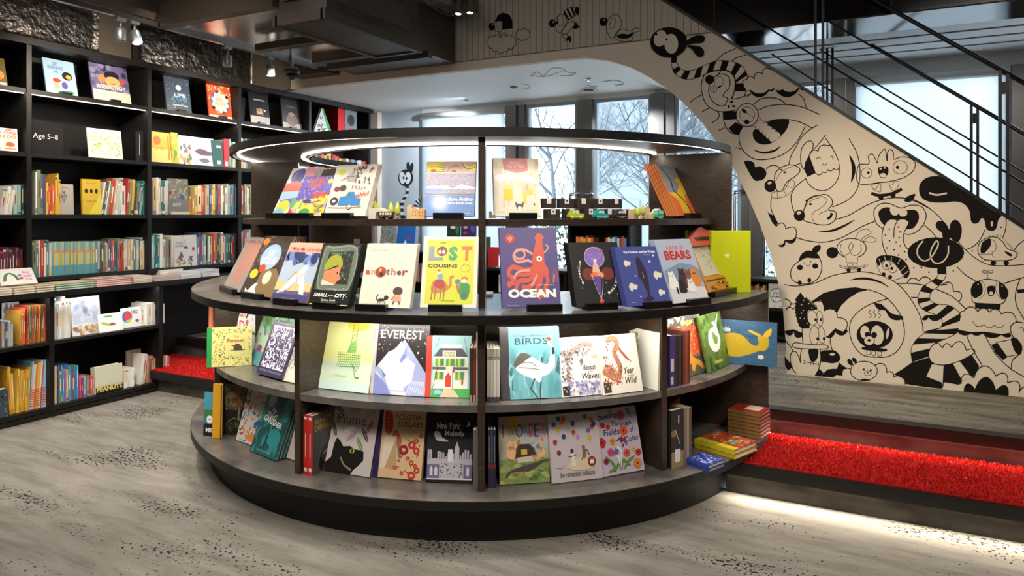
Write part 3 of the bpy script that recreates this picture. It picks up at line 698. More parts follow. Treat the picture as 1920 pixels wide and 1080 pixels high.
# ---- main deck, left to right -------------------------------------------------
def a_dots(A):
    A.P('#c98f80',[(.25,.86),(.85,.9),(.93,.5),(.62,.16),(.4,.12),(.2,.45)],True); A.dots(['#b87868','#d9a294'],160,.28,.2,.85,.84,.008,.012,3)
    A.T('#7a3a30','A Million Dots',.14,.89,.9,.955,shear=.2); A.T('#8a7a70','SVEN VOELKER',.35,.03,.62,.05)
def a_just(A):
    A.dots(['#6b5a4c','#352a22','#7a6858'],90,0,0,1,1,.01,.05,5); A.E('#d98a3a',.12,.9,.1,.06); A.E('#a9c3dc',.46,.64,.3,.22)
    A.T(W,'JUST\nBECAUSE',.24,.52,.68,.76,bold=.03); A.E('#d8512f',.36,.44,.1,.07); A.E('#d9cf3c',.17,.34,.12,.08)
    A.P('#8d7350',[(.42,.42),(.8,.46),(1,.3),(1,0),(.3,0)]); A.E('#e8dcb8',.62,.3,.12,.11); A.P(W,[(.1,.1),(.2,.06),(.3,.16),(.42,.2),(.4,.1),(.5,.02),(.3,.04),(.15,.02)],True)
def a_grandpa(A):
    A.R('#b8c4d4',0,.3,1,.8); A.R('#e8c88a',0,.18,1,.32); A.R('#4e4870',0,.0,1,.12); A.R('#6a5d80',0,.12,1,.18)
    A.dots(['#5c6ea8','#7c8cc0'],26,.05,.66,.9,.82,.05,.12,2); A.R('#f1b49a',0,.84,1,1); A.T('#d83a36','I Miss My Grandpa',.06,.84,.95,.93,bold=.02)
    A.P(W,[(.08,.12),(.3,.3),(.48,.5),(.62,.62),(.74,.6),(.7,.44),(.8,.3),(.86,.12),(.72,.14),(.66,.3),(.5,.3),(.3,.16)]); A.L('#c8923a',.02,[(.5,.5),(.4,.46),(.3,.36)]); A.L('#c8923a',.012,[(.6,.6),(.5,.5),(.55,.36),(.6,.24)])
    A.L('#8a5a3a',.01,[(.15,.14),(.4,.22),(.7,.5)]); A.T('#d8d0e0','JIN XIAOJING',.3,.03,.66,.06)
def a_small(A):
    A.R('#55604e',.06,.22,.94,.96); A.PO('#8a9480',.03,[(.12,.3),(.1,.9),(.3,.93),(.9,.92),(.92,.3),(.5,.26)],'#6d7766'); A.P('#2c3128',[(.2,.34),(.22,.86),(.85,.88),(.86,.34)],False)
    for i in range(5): A.L('#8f9a88',.008,[(.3+.06*i,.66),(.3+.06*i,.9)],smooth=False); A.L('#8f9a88',.008,[(.28,.68+.05*i),(.56,.68+.05*i)],smooth=False)
    A.dots(['#43563e','#59684c'],40,.5,.4,.85,.86,.01,.03,4); A.P('#a5a836',[(.2,.56),(.24,.74),(.42,.82),(.58,.76),(.64,.62),(.5,.64)],True); A.P('#d98a5c',[(.2,.54),(.62,.64),(.6,.5),(.66,.42),(.58,.38),(.56,.34),(.4,.36),(.22,.42)])
    A.E(K,.55,.52,.016,.022); A.P('#d7d3b4',[(.2,.42),(.4,.36),(.55,.34),(.5,.32),(.2,.32)]); A.R('#14140f',0,0,1,.24)
    A.T(W,'SMALL',.08,.13,.44,.19,bold=.03,shear=.2); A.T(W,'IN THE',.46,.145,.58,.165,bold=.02); A.T(W,'CITY',.62,.13,.9,.19,bold=.03,shear=.2); A.T(W,'Sydney Smith',.3,.055,.66,.1,bold=.01,shear=.3); A.R('#c7bf7a',.02,.005,.98,.02); A.dots([W],30,.1,.1,.95,.95,.004,.009,9)
def a_another(A):
    A.T('#8a8070','CHRISTIAN ROBINSON',.1,.885,.45,.9)
    for ch,x0,x1,c,y0,y1 in (('a',.04,.13,'#c0452f',.5,.575),('n',.15,.24,'#c4a86a',.5,.575),('t',.46,.52,'#2f6b4a',.5,.61),('h',.54,.64,'#d87a6a',.5,.61),('e',.66,.75,'#3a4a5a',.5,.575),('r',.77,.88,'#9a2c22',.5,.58)): A.T(c,ch,x0,y0,x1,y1,bold=.05)
    A.E('#a83a2a',.345,.545,.11,.085); A.E('#d9a04a',.33,.58,.03); A.E(K,.36,.51,.04,.03)
    A.L(K,.018,[(.36,.2),(.33,.14),(.37,.1),(.45,.12),(.5,.12)]); A.E(K,.43,.115,.07,.022); A.E(K,.52,.15,.045,.035); 
    for x in (.38,.42,.48,.51): A.L(K,.012,[(x,.11),(x-.01,.055)],smooth=False)
    A.E('#4a2c1c',.73,.255,.095,.065); A.E('#4a2c1c',.72,.22,.04,.03); A.P('#e2a07a',[(.68,.2),(.79,.2),(.82,.1),(.64,.1)]); A.L('#4a2c1c',.02,[(.68,.1),(.66,.05)],smooth=False); A.L('#4a2c1c',.02,[(.78,.1),(.79,.05)],smooth=False); A.L('#c86a4a',.015,[(.68,.18),(.62,.12)],smooth=False)
def a_cousins(A):
    A.P('#d2d22a',[(.07,.05),(.07,.95),(.93,.95),(.93,.05)]); A.T(K,'THE',.29,.9,.41,.925,bold=.02)
    A.T('#8a93a0','L',.1,.655,.36,.86,bold=.05); A.E('#7a2d24',.34,.79,.095,.07); A.E('#e8c8b0',.3,.78,.03,.03); A.E('#e8c8b0',.37,.78,.03,.03); A.T('#3f9a52','S',.46,.655,.63,.86,bold=.06); A.T('#e8702a','T',.7,.655,.89,.86,bold=.06)
    A.T(K,'COUSINS',.09,.555,.63,.605,bold=.03); A.EO('#8a8a20',.006,.78,.55,.08,.055)
    A.P('#c8782e',[(.2,.2),(.18,.32),(.24,.38),(.34,.4),(.42,.36),(.48,.3),(.5,.34),(.5,.42),(.56,.45),(.58,.42),(.54,.4),(.54,.3),(.46,.24),(.42,.22)],True); A.P('#b0302a',[(.22,.3),(.26,.38),(.38,.38),(.42,.28),(.34,.26)],True)
    for x in (.2,.26,.36,.42): A.L('#a8602a',.02,[(x,.28),(x-.01,.18),(x-.02,.1)],smooth=False)
    A.E('#8a98a8',.33,.43,.05,.045); A.E('#f0d8c0',.3,.49,.04,.03); A.E('#c84a34',.3,.515,.035,.015); A.P('#3c8a4a',[(.68,.32),(.86,.32),(.84,.14),(.72,.12)],True); A.E('#e06a3a',.77,.4,.06,.03); A.E('#f0d8c0',.77,.37,.05,.03); A.E('#5a7a94',.65,.36,.05,.035); A.E('#49685a',.77,.17,.045,.04); A.L('#d0502a',.03,[(.64,.32),(.66,.24),(.68,.2)]); A.T(K,'B. B. CRONIN',.38,.085,.6,.1)
def a_ocean(A):
    S='#d8563e'; P_='#e89a86'
    A.EO(P_,.03,.33,.66,.09,.06); A.L(P_,.032,[(.56,.66),(.4,.72),(.26,.69),(.22,.62),(.3,.56),(.46,.58),(.56,.55)]); A.L(P_,.02,[(.7,.66),(.8,.7),(.84,.75),(.8,.78)])
    A.P(S,[(.68,.93),(.6,.86),(.63,.84),(.58,.7),(.54,.56),(.56,.46),(.5,.4),(.78,.38),(.82,.46),(.76,.56),(.76,.7),(.74,.84),(.78,.87)],True)
    for pts,w in (([(.58,.48),(.4,.46),(.2,.5),(.12,.42),(.2,.34),(.1,.26)],.06),([(.58,.44),(.42,.4),(.26,.4),(.2,.3),(.1,.3)],.05),([(.6,.42),(.48,.34),(.3,.32),(.22,.2)],.06),([(.64,.4),(.56,.3),(.42,.24),(.34,.26)],.06),([(.7,.4),(.66,.3),(.6,.22),(.66,.1)],.07),([(.76,.42),(.8,.32),(.74,.22),(.78,.16)],.06)): A.L(S,w,pts,taper=False)
    A.L(P_,.03,[(.62,.4),(.54,.3),(.5,.26)]); A.L(P_,.03,[(.5,.46),(.3,.44),(.2,.36)]); A.L('#b04a50',.015,[(.88,.3),(.9,.42),(.94,.46),(.97,.4),(.95,.3)]); A.L(P_,.02,[(.9,.3),(.92,.4)])
    A.E(W,.67,.6,.05,.035); A.E(K,.67,.6,.02,.014); A.E('#c8382e',.17,.86,.085,.062); A.T('#f6c8b0','THE\nWONDERS\nOF THE\nSEA',.115,.825,.225,.895,bold=.02)
    A.T(W,'OCEAN',.1,.115,.93,.225,bold=.06); A.T(W,'HÉLÈNE DRUVERT',.62,.265,.9,.28); A.T('#c8a8c8','Thames & Hudson',.08,.02,.28,.035)
def a_bauhaus(A):
    for x,y,t,ro in [(.13,.34,'B',-75),(.115,.385,'A',-82),(.108,.43,'U',-88),(.11,.475,'H',-95),(.12,.52,'A',-102),(.135,.56,'U',-108),(.155,.6,'S',-114)]: pass
    for i,ch in enumerate('BAUHAUS'):
        a=R(208-i*9.5); A.T(W,ch,.5+.36*math.cos(a)-.025,.53+.42*math.sin(a)*.8-.018,.5+.36*math.cos(a)+.025,.53+.42*math.sin(a)*.8+.018,bold=.03,rot=math.degrees(a)-90-0)
    for i,ch in enumerate('BALLET'):
        a=R(-62+i*10); A.T(W,ch,.5+.38*math.cos(a)-.028,.5+.42*math.sin(a)*.8-.02,.5+.38*math.cos(a)+.028,.5+.42*math.sin(a)*.8+.02,bold=.03,rot=math.degrees(a)+90)
    A.E('#7a3226',.32,.5,.13,.1); A.E('#7a3226',.7,.5,.13,.1); A.E('#8a6ab8',.48,.76,.2,.16); A.EO(W,.006,.48,.76,.2,.16)
    for k in range(7): A.L('#c8a8e0',.005,[(.3+.06*k,.84),(.48,.66)],smooth=False)
    A.P('#f0b8a0',[(.44,.66),(.52,.66),(.56,.52),(.52,.48),(.44,.48),(.4,.54)]); A.E('#e8e0d8',.48,.7,.03,.04); A.E('#e87a4a',.44,.48,.09,.045); A.E('#f0a070',.55,.48,.07,.045)
    A.P('#6a4a9a',[(.4,.46),(.56,.46),(.52,.2),(.5,.1),(.47,.2)]); A.L(W,.006,[(.38,.46),(.44,.26),(.5,.1)]); A.L(W,.006,[(.6,.46),(.56,.28),(.5,.1)]); A.E('#e0583a',.5,.075,.045,.035)
    A.L('#d8c0a0',.006,[(.32,.87),(.4,.915),(.5,.925),(.6,.91),(.68,.86)]); A.dots(['#c8584a','#d8c8b0'],16,.05,.05,.95,.95,.006,.012,8)
def a_whale(A):
    A.T(W,'The Children and the Whale',.16,.89,.9,.935,bold=.03); A.T(W,'Daniel Frost',.62,.85,.78,.868)
    A.P('#3a2c40',[(.44,.82),(.5,.8),(.55,.7),(.6,.5),(.58,.3),(.56,.16),(.64,.1),(.5,.06),(.36,.09),(.5,.15),(.48,.3),(.42,.46),(.38,.42),(.4,.56),(.4,.74)],True); A.L('#c8a85a',.012,[(.5,.56),(.5,.46)])
    for x,y,r in ((.2,.72,.08),(.84,.5,.1),(.22,.32,.1),(.84,.2,.08),(.72,.74,.03),(.84,.84,.025),(.32,.5,.02),(.34,.15,.02)): A.P('#e8e2cc',[(x-r,y),(x-r*.4,y+r*.7),(x+r*.3,y+r*.4),(x+r,y+r*.2),(x+r*.6,y-r*.5),(x,y-r*.4),(x-r*.5,y-r*.8)],True)
    A.T(W,'flying eye books',.1,.05,.22,.065)
def a_bears(A):
    A.P('#8298b0',[(0,.3),(0,.5),(.2,.55),(.5,.62),(.8,.58),(1,.5),(1,.3)]); A.P('#dcd8d8',[(0,0),(0,.28),(.3,.24),(.6,.26),(1,.2),(1,0)]); A.T('#d86a62','A BOOK OF',.24,.83,.72,.9,bold=.02); A.T('#c8382e','BEARS',.14,.67,.88,.82,bold=.04)
    for x,y,w,h,c in ((.16,.34,.12,.26,W),(.46,.36,.14,.3,'#4a3830'),(.64,.36,.12,.26,'#8a5a4a'),(.8,.36,.13,.26,'#e08a3a'),(.36,.24,.1,.2,'#2a2624'),(.62,.24,.11,.2,'#f0ece6')): 
        A.P(c,[(x-w,y-h*.4),(x-w*.7,y+h*.3),(x-w*.4,y+h*.5),(x+w*.4,y+h*.5),(x+w*.7,y+h*.3),(x+w,y-h*.4)],True); A.E(c,x-w*.4,y+h*.5,w*.2); A.E(c,x+w*.4,y+h*.5,w*.2); A.E(K,x-w*.2,y+h*.3,w*.1); A.E(K,x+w*.2,y+h*.3,w*.1)
    A.L(K,.04,[(.2,.24),(.2,.14)],smooth=False)
DK=Z_DECK
def deckbook(label,xl,xr,yb,yt,lean,cover,art,copies,cl,stl,**kw):
    z=DK; r=rz((xl+xr)/2,yb,z+.012); shown(label,xl,xr,yt,z,r,lean,cover,art,copies=copies,copylabel=cl,st=stl,**kw)
deckbook('tan book with a big pink oval on its cover, leftmost on main deck',418,448,546,446,27,'#a89a90',a_dots,3,'tan book stacked behind the leftmost book on main deck','black stand under the leftmost tan book on the main deck',th=.012,frac=.8,spine='#6b5848')
deckbook('brown book with a pale blue oval and white cartoon dog',450,508,556,443,26,'#4a3d34',a_just,3,'brown book stacked behind the brown book with a blue oval','black stand under the brown book with a blue oval',th=.012,back='#7a2c26')
deckbook('pale blue and pink book with a tall white seated figure',507,573,567,456,25,'#c8b8c4',a_grandpa,3,'pink-edged book stacked behind the pale blue and pink one','black stand under the pale blue and pink book',th=.009,back='#d89a98')
deckbook('dark green book with a child in a yellow hat at a window',578,652,574,457,22,'#23261f',a_small,3,'dark green book stacked behind the child in yellow hat book','black stand under the dark green book',th=.009)
deckbook('cream book with small colourful lowercase letters and a black cat',672,768,578,457,20,'#e6dcc8',a_another,2,'cream book stacked behind the book with a black cat','black stand under the cream book with a black cat',th=.01,sh=-.05)
deckbook('cream-bordered yellow green book with a camel and a bundled traveller',788,893,578,444,18,'#e8dcc0',a_cousins,2,'cream-bordered book stacked behind the yellow green camel book','black stand under the yellow green camel book',th=.01,sh=-.01)
deckbook('large purple book with a red squid on its cover',943,1052,578,427,17,'#54457c',a_ocean,1,'large purple book directly behind the purple squid book','black stand under the purple squid book',th=.016,sh=.05)
deckbook('black book with a purple-haired dancer and curved white lettering',1082,1176,575,455,19,'#1e1a18',a_bauhaus,3,'black book stacked behind the black dancer book','black stand under the black dancer book',th=.011,sh=-.01)
deckbook('blue book with a dark whale among cream clouds',1177,1259,573,463,21,'#4a5496',a_whale,3,'blue book stacked behind the blue whale and clouds book','black stand under the blue whale and clouds book',th=.008,sh=.03)
deckbook('pale blue book with bears and red hand-drawn lettering',1264,1330,567,449,23,'#b4bccc',a_bears,3,'pale blue book stacked behind the pale blue bears book','black stand under the pale blue bears book',th=.008,sh=.03)
# drawing toy with a red roof
def toy_board():
    z=DK; Bl=on_ring(1330,1.6,z); Br=on_ring(1388,1.6,z); w=(Br-Bl).length; e_=(Br-Bl).normalized(); n=UP.cross(e_).normalized(); le=R(24)
    M=Matrix((e_,n*math.cos(le)-UP*math.sin(le),UP*math.cos(le)+n*math.sin(le))).transposed().to_4x4(); M.translation=Bl+UP*.026
    e=empty('drawing_toy',M); tag(e,'orange wooden drawing board toy with a red roof','toy')
    h=.25
    b=MB(); b.col('#d88a2e'); b.box(0,0,0,w,.022,.075); b.box(0,0,.075,.022,.022,h); b.box(w-.022,0,.075,w,.022,h); b.box(.022,.012,.075,w-.022,.022,h); b.build('frame','gloss',e)
    b=MB(); b.col('#d8d2bc'); b.box(.022,.009,.085,w-.022,.012,h-.005); A=Art(b,lambda x,y,o:(x*w,.009-o,y)); A.dots(['#9a9a88','#b0ad98'],40,.25,.12,.75,.23,.012,.02,3,asp=.3); b.build('screen','gloss',e)
    b=MB(); b.col('#cf5248'); rp=catmull([Vector((*p,0)) for p in [(-.02,h-.01),(-.026,h+.005),(w*.35,h+.075),(w*.5,h+.09),(w*.65,h+.075),(w+.026,h+.005),(w+.02,h-.01)]],False,4); b.prism([(p.x,p.y) for p in rp],-.004,.026,'y'); ro=b.build('roof','gloss',e)
    b=MB(); b.col('#201a18'); b.box(w*.2,-.006,h+.018,w*.8,-.004,h+.036); b.build('sign','gloss',ro)
    b=MB(); b.col(K); b.box(.015,-.003,.055,w-.02,0,.06); b.build('slider_track','gloss',e)
    b=MB(); b.col(K); b.box(w-.035,-.012,.045,w-.005,0,.075); b.build('slider','gloss',e)
    b=MB(); rg=random.Random(2)
    for i in range(26): b.col(rg.choice(['#3a2a18','#d89a3a','#b8742a'])); x=rg.uniform(.02,w-.02); y=rg.uniform(.006,.042); b.add([(x+.008*math.cos(t),-.001-.004*k,y+.006*math.sin(t)) for k in (0,1) for t in [6.283*q/6 for q in range(6)]],[tuple(range(6)),tuple(range(6,12))]+[(q,(q+1)%6,6+(q+1)%6,6+q) for q in range(6)])
    tag(b.build('bead','gloss',e),kind='stuff')
    stand(Bl,Br,n,z+.0005,w,'black stand under the red-roofed drawing toy',le,th=.03,frac=.95)
toy_board()
# lime green boxes standing at the right end
def at_d(px,d,z): v=RV*((px-960)/FPX*d)+FV*d; return Vector((v.x,v.y,z))
def limebox(xl,xr,yt,r,label,star):
    Bl=at_d(xl,r,DK); Br=Bl+RV*((xr-xl)/FPX*(Bl-E0).dot(FV)); w=(Br-Bl).length; e_=(Br-Bl).normalized(); n=UP.cross(e_)
    d=(Bl-E0).dot(FV); h=(HZ-yt)/FPX*d+EYE-DK
    M=Matrix((e_,n,UP)).transposed().to_4x4(); M.translation=Bl+UP*.001
    e=empty('lime_box',M); tag(e,label,'box')
    b=MB(); b.col('#c4cc1e'); b.bbox(0,0,0,w,.05,h,.002)
    if star:
        A=Art(b,lambda x,y,o:(x*w,-o,y*h))
        for k in range(3): a=math.pi*k/3; A.L('#eef0b0',.02,[(.4-.07*math.cos(a),.6-.045*math.sin(a)),(.4+.07*math.cos(a),.6+.045*math.sin(a))],smooth=False)
    b.build('case','gloss',e)
    b=MB(); b.col('#8f9616'); b.box(w+.0001,.012,.0,w+.0012,.014,h); b.box(w+.0001,.032,.0,w+.0012,.034,h); b.build('edge_seam','gloss',e)
limebox(1334,1408,433,3.60,'tall lime green box with a small white asterisk, standing upright','x')
limebox(1289,1340,432,3.78,'tall lime green box standing behind the red-roofed toy',None)
# ---- upper shelf --------------------------------------------------------------
def a_shapes(A):
    A.R('#e8dfe4',0,0,1,1); A.P('#4c4fa0',[(.12,.9),(.5,.97),(.62,.78),(.5,.66),(.2,.7)],True); A.P('#e8a0b8',[(.6,.98),(1,.94),(1,.7),(.7,.72)],True); A.P('#e05a44',[(0,.66),(.4,.72),(1,.62),(.96,.5),(0,.48)]); A.P('#a8c4e0',[(0,.5),(1,.5),(1,.32),(0,.3)]); A.P('#58a890',[(.4,.34),(1,.36),(1,.14),(.6,.16)],True); A.P('#6a5aa8',[(.08,.3),(.5,.34),(.5,.2)],True); A.E('#e8c83a',.3,.18,.26,.14); A.P('#c83a44',[(.6,.16),(1,.0),(.6,.0)]); A.E('#7ab8c0',.2,.08,.2,.07); A.L(W,.012,[(.2,.74),(.3,.92)])
def a_diary(A):
    A.R('#6c5cb4',0,.4,1,1); A.dots(['#8070c4','#5a4aa0','#a890d0'],60,0,.45,1,1,.03,.08,3,asp=.3,rot=True); A.R('#d8a83a',0,0,1,.32); A.P('#e8d84a',[(0,0),(0,.3),(.4,.4),(1,.5),(1,0)],True); A.dots(['#e87a3a','#8ac05a','#b8a0d8','#e8d04a'],50,0,0,1,.4,.03,.09,5,asp=.5,rot=True); A.E('#4a9a4a',.4,.1,.16,.08); A.E('#d8dc5a',.88,.86,.08,.06)
    A.T('#e85a3a','AFTER\nRAIN',.22,.68,.7,.94,bold=.04,shear=.1); A.T('#e8502e','BOW',.5,.42,.92,.6,bold=.06,shear=.1); A.L('#2a2c5a',.02,[(.3,.34),(.5,.32),(.8,.38)]); A.E('#3a3a8a',.36,.36,.14,.05); A.T('#1e3a5a','THACHER\nHURD',.62,.1,.92,.27,bold=.02)
def a_aaaa(A):
    A.E('#c8cf3c',.17,.86,.09,.066); rg=random.Random(4)
    for i in range(34): x=rg.uniform(.42,.9);y=rg.uniform(.6,.94);s=rg.uniform(.03,.05); A.T(rg.choice([K,K,'#8a3a2e','#4a4038']),rg.choice('AaAa'),x,y,x+s*1.3,y+s*1.4,bold=.02,rot=rg.uniform(-25,25))
    A.T('#7a4038','v o a r r',.5,.5,.85,.57,rot=-6); A.T('#d0583a','Aaahhh!',.56,.36,.96,.45,bold=.01,rot=8); A.P('#a8a4a0',[(.3,.72),(.42,.84),(.55,.78),(.5,.66)],True); A.L(K,.01,[(.2,.68),(.35,.76),(.5,.76)])
    A.P('#3f86c8',[(.28,.2),(.28,.36),(.42,.38),(.46,.46),(.6,.46),(.66,.34),(.8,.33),(.8,.2)]); A.EO(K,.012,.56,.17,.055,.045,fill=W); A.EO(K,.012,.16,.28,.09,.07,fill='#4a3c38'); A.E(W,.16,.28,.04,.03); A.E('#8a3a44',.16,.52,.07,.05); A.E('#4a4238',.3,.54,.08,.06); A.E('#3a8a4a',.5,.4,.04,.03); A.L('#9a6a5a',.01,[(.05,.16),(.4,.15),(.85,.17)])
def a_artists(A):
    A.R('#c9a894',0,.79,1,1); rg=random.Random(3)
    for i in range(6): A.L('#e8d024',.03,[(0,.98-.03*i),(.15,.95-.03*i),(.34,.99-.04*i)]); A.L(K,.008,[(0,.965-.03*i),(.16,.935-.03*i),(.36,.975-.04*i)])
    A.P('#e8d024',[(.72,.98),(.86,.9),(1,.94),(1,.8),(.9,.82),(.8,.88)]); A.L(K,.01,[(.7,.99),(.78,.88),(.9,.86),(1,.9)]); A.E('#b83a34',.14,.83,.06,.03); A.L(K,.008,[(.4,.8),(.5,.9),(.62,.92),(.7,.86)]); A.E('#8a4a44',.56,.82,.05,.012)
    A.R(W,0,.782,1,.79); A.R('#a89cae',0,.4,1,.78); A.dots(['#8a7f9a','#c4b8c0','#b09a90','#7f78a0'],300,.01,.42,.99,.77,.006,.014,6); A.P('#d8d4dc',[(0,.54),(.4,.56),(.55,.5),(.7,.58),(1,.52),(1,.48),(0,.5)]); A.P('#8f9ac8',[(0,.4),(.35,.4),(.35,.5),(0,.5)]); A.R('#6a5a48',0,.385,1,.4)
    A.R('#5a83c4',0,0,1,.375); A.R(W,0,.375,1,.383); A.T(W,'13 Modern Artists',.2,.27,.96,.34,bold=.04,shear=.1); A.T(W,'Children Should Know',.4,.21,.96,.255,bold=.03); A.T(W,'PRESTEL',.78,.04,.92,.055)
def a_harold(A):
    A.R('#e8dcc4',0,0,1,1); A.dots(['#d8ccae','#e0d2b8'],40,0,.3,1,1,.02,.05,3,asp=3); A.P('#d88a8e',[(.2,1),(.75,1),(.75,.78),(.5,.74),(.22,.8)]); A.T('#f0c8b8',"CAROLE'S\nTALE OF TREES",.28,.83,.68,.95,bold=.01); A.P(W,[(.05,.7),(.4,.74),(.8,.68),(.98,.6),(.9,.56),(.5,.64),(.1,.6)],True)
    A.R('#e2c840',.2,.26,.4,.46); A.E('#e8d468',.3,.5,.05); A.R('#e6cf58',.62,.2,.7,.42); A.R('#e0c84a',.72,.36,.84,.46); A.L('#3a302a',.012,[(.2,.3),(.2,.15)],smooth=False); A.P('#5a4a42',[(.44,.25),(.46,.16),(.5,.1),(.58,.1),(.62,.17),(.63,.25),(.58,.21),(.5,.21)]); A.E(W,.54,.13,.045,.035); A.E('#8a3a30',.86,.2,.02,.02); A.T('#a89878','KARTHIKA',.08,.06,.22,.075); A.T('#a89878','Jay K. Mallam',.68,.08,.88,.1)
UR=1.405
def upbook(label,xl,xr,yt,lean,cover,art,copies,cl,stl,r=UR,**kw): shown(label,xl,xr,yt,Z_UP,r,lean,cover,art,copies=copies,copylabel=cl,st=stl,**kw)
upbook('narrow-looking book of bright overlapping shapes at the left of the upper shelf',509,556,314,26,'#d8d0d4',a_shapes,2,'pale book stacked behind the bright shapes book','black stand under the bright shapes book on the upper shelf',th=.010,frac=.8,sh=-.04)
upbook('purple and yellow crayon-style book with orange lettering',544,604,330,24,'#8a7ac0',a_diary,1,'purple book directly behind the crayon-style book','black stand under the purple crayon-style book',th=.010,frac=.8,sh=-.04)
upbook('cream book covered in jumbled letters above a blue truck',607,685,309,22,'#e0d8cc',a_aaaa,2,'cream book stacked behind the jumbled letters book','black stand under the jumbled letters book',th=.010,frac=.7,sh=-.03)
upbook('plastic-wrapped blue art book with a yellow-haired strip at its top',795,889,303,17,'#6a88c0',a_artists,1,'blue art book directly behind the plastic-wrapped one','black stand under the blue art book',th=.010,sh=0)
upbook('cream and pink book with a small brown dog, right of the centre post',928,1015,297,16,'#d8c4b0',a_harold,2,'cream and pink book stacked behind the small dog one','black stand under the cream and pink dog book',th=.010,sh=.02)
def a_orange(A):
    A.R('#8f939c',0,.45,1,1); A.P('#e8722e',[(.7,1),(1,1),(1,0),(0,0),(0,.44),(.4,.46),(.5,.3),(.9,.3),(.8,.6)]); A.P('#f0c838',[(.0,.44),(.3,.46),(.6,.72),(.8,.7),(.7,.5),(.5,.4),(.4,0),(.2,.0),(.2,.3)]); A.L(K,.03,[(.1,.95),(.25,.7),(.2,.5),(.4,.3),(.5,.05)]); A.L(K,.025,[(.6,.62),(.8,.56),(.95,.6),(1,.75)]); A.P('#e8b83a',[(.4,.7),(.6,.78),(.72,.7),(.6,.6)],True)
upbook('orange and grey book with bold black brush strokes',1274,1324,312,25,'#d87a3a',a_orange,4,'orange and grey book stacked behind the brush stroke book','black stand under the orange and grey books',th=.012,r=1.38,frac=.8,sh=.03)
# ---- middle shelf -------------------------------------------------------------
ZM=Z_MID
def mid(label,xl,xr,yb,yt,lean,cover,art,copies=0,cl=None,z=ZM,**kw):
    r=min(rz((xl+xr)/2,yb,z+.004),1.6); return shown(label,xl,xr,yt,z,r,lean,cover,art,copies=copies,copylabel=cl,**kw)
def a_oak(A):
    A.dots(['#5a9a6a','#3f7fae','#8ab87a'],30,0,.7,1,1,.03,.09,3,asp=2.4,rot=True); A.E('#3f86c0',.62,.62,.2,.16); A.E('#5a9fd0',.62,.6,.14,.11); A.P('#5aa0a4',[(0,0),(0,.2),(.3,.26),(.6,.22),(1,.24),(1,0)],True); A.E('#7a4a9a',.25,.3,.08,.06); A.E('#8a4a9a',.75,.32,.1,.06); A.dots(['#c8586a','#e0a04a'],30,.05,.25,.95,.6,.012,.03,6)
def a_damask(A):
    A.R('#3a3550',.0,0,1,1); A.R('#e4dce4',.08,.14,.92,.93); A.dots(['#3a3550','#4a4468'],420,.1,.16,.9,.91,.008,.022,4,asp=2,rot=True); A.T('#3a3550','BOOK\nOF THE\nTREE',.3,.42,.7,.66,bold=.03); A.R('#3a3550',0,.0,1,.13); A.T('#b8b0c8','A STORY TOLD IN LEAVES',.1,.07,.9,.1)
def a_flor(A): A.dots(['#7f88b8','#c88a5a','#98a0a8'],240,.1,.25,.95,.9,.008,.03,7,rot=True); A.E('#d8a03a',.7,.1,.12,.05)
def a_oil(A):
    A.R('#cfe0c4',0,0,1,.4); A.R('#e4e49a',0,.4,1,1); A.E('#dcd23e',.62,.93,.22,.09); A.R('#c8dcd4',0,0,1,.12)
    g='#5a9a48'
    for i in range(6): y=.5-.035*i; A.L(g,.008,[(.3+.01*i,y),(.76,y+.006*i)],smooth=False)
    for i in range(12): x=.3+.04*i; A.L(g,.007,[(x,.54),(x+.02,.4),(x-.01,.32)],smooth=False)
    A.P('#8abf6a',[(.52,.68),(.62,.7),(.64,.53),(.46,.53)]); A.L(g,.01,[(.54,.98),(.52,.54)],smooth=False); A.L(g,.01,[(.62,.98),(.64,.54)],smooth=False)
    for i in range(10): y=.55+.045*i; A.L('#c8a030' if i>6 else g,.007,[(.53,y),(.63,y+.03)],smooth=False)
    A.L(g,.012,[(.6,.38),(.66,.3),(.7,.2),(.78,.2)]); A.L(g,.01,[(.62,.36),(.72,.28)],smooth=False); A.T('#a8c8b0','THE ISLAND',.28,.19,.52,.215)
def a_everest(A):
    A.R('#302a2c',.06,0,1,1); A.R('#b4b0b8',0,0,.06,1); A.P('#9fa8cf',[(.06,.36),(.5,.74),(.56,.78),(1,.3),(1,0),(.06,0)]); A.P('#e8e2e2',[(.1,.4),(.28,.6),(.4,.64),(.5,.76),(.58,.66),(.56,.56),(.78,.44),(.74,.2),(.6,.1),(.66,0),(.4,0),(.3,.14),(.2,.34)]); A.P('#7f8ac0',[(.5,.5),(.62,.7),(.6,.52),(.52,.44)]); A.P('#7f88bc',[(.06,.3),(.2,.2),(.3,.12),(.36,0),(.06,0)]); A.P('#e8e4ea',[(.06,.3),(.16,.26),(.24,.14),(.2,.2),(.1,.3)])
    for q in range(9): A.L('#d8daee',.012,[(.66+.04*q,.02),(.72+.035*q,.2)],smooth=False)
    A.P('#7478a4',[(.18,.34),(.28,.26),(.22,.24)]); A.T('#d8d0d4','EVEREST',.12,.79,.9,.915,bold=.01); A.dots([W,'#e8b090'],60,.08,.5,.98,.98,.004,.009,12); A.E('#e8a890',.1,.7,.016); A.E('#f0d0b0',.82,.6,.016); A.T('#6a6a90','SANGMA FRANCIS',.36,.05,.62,.07)
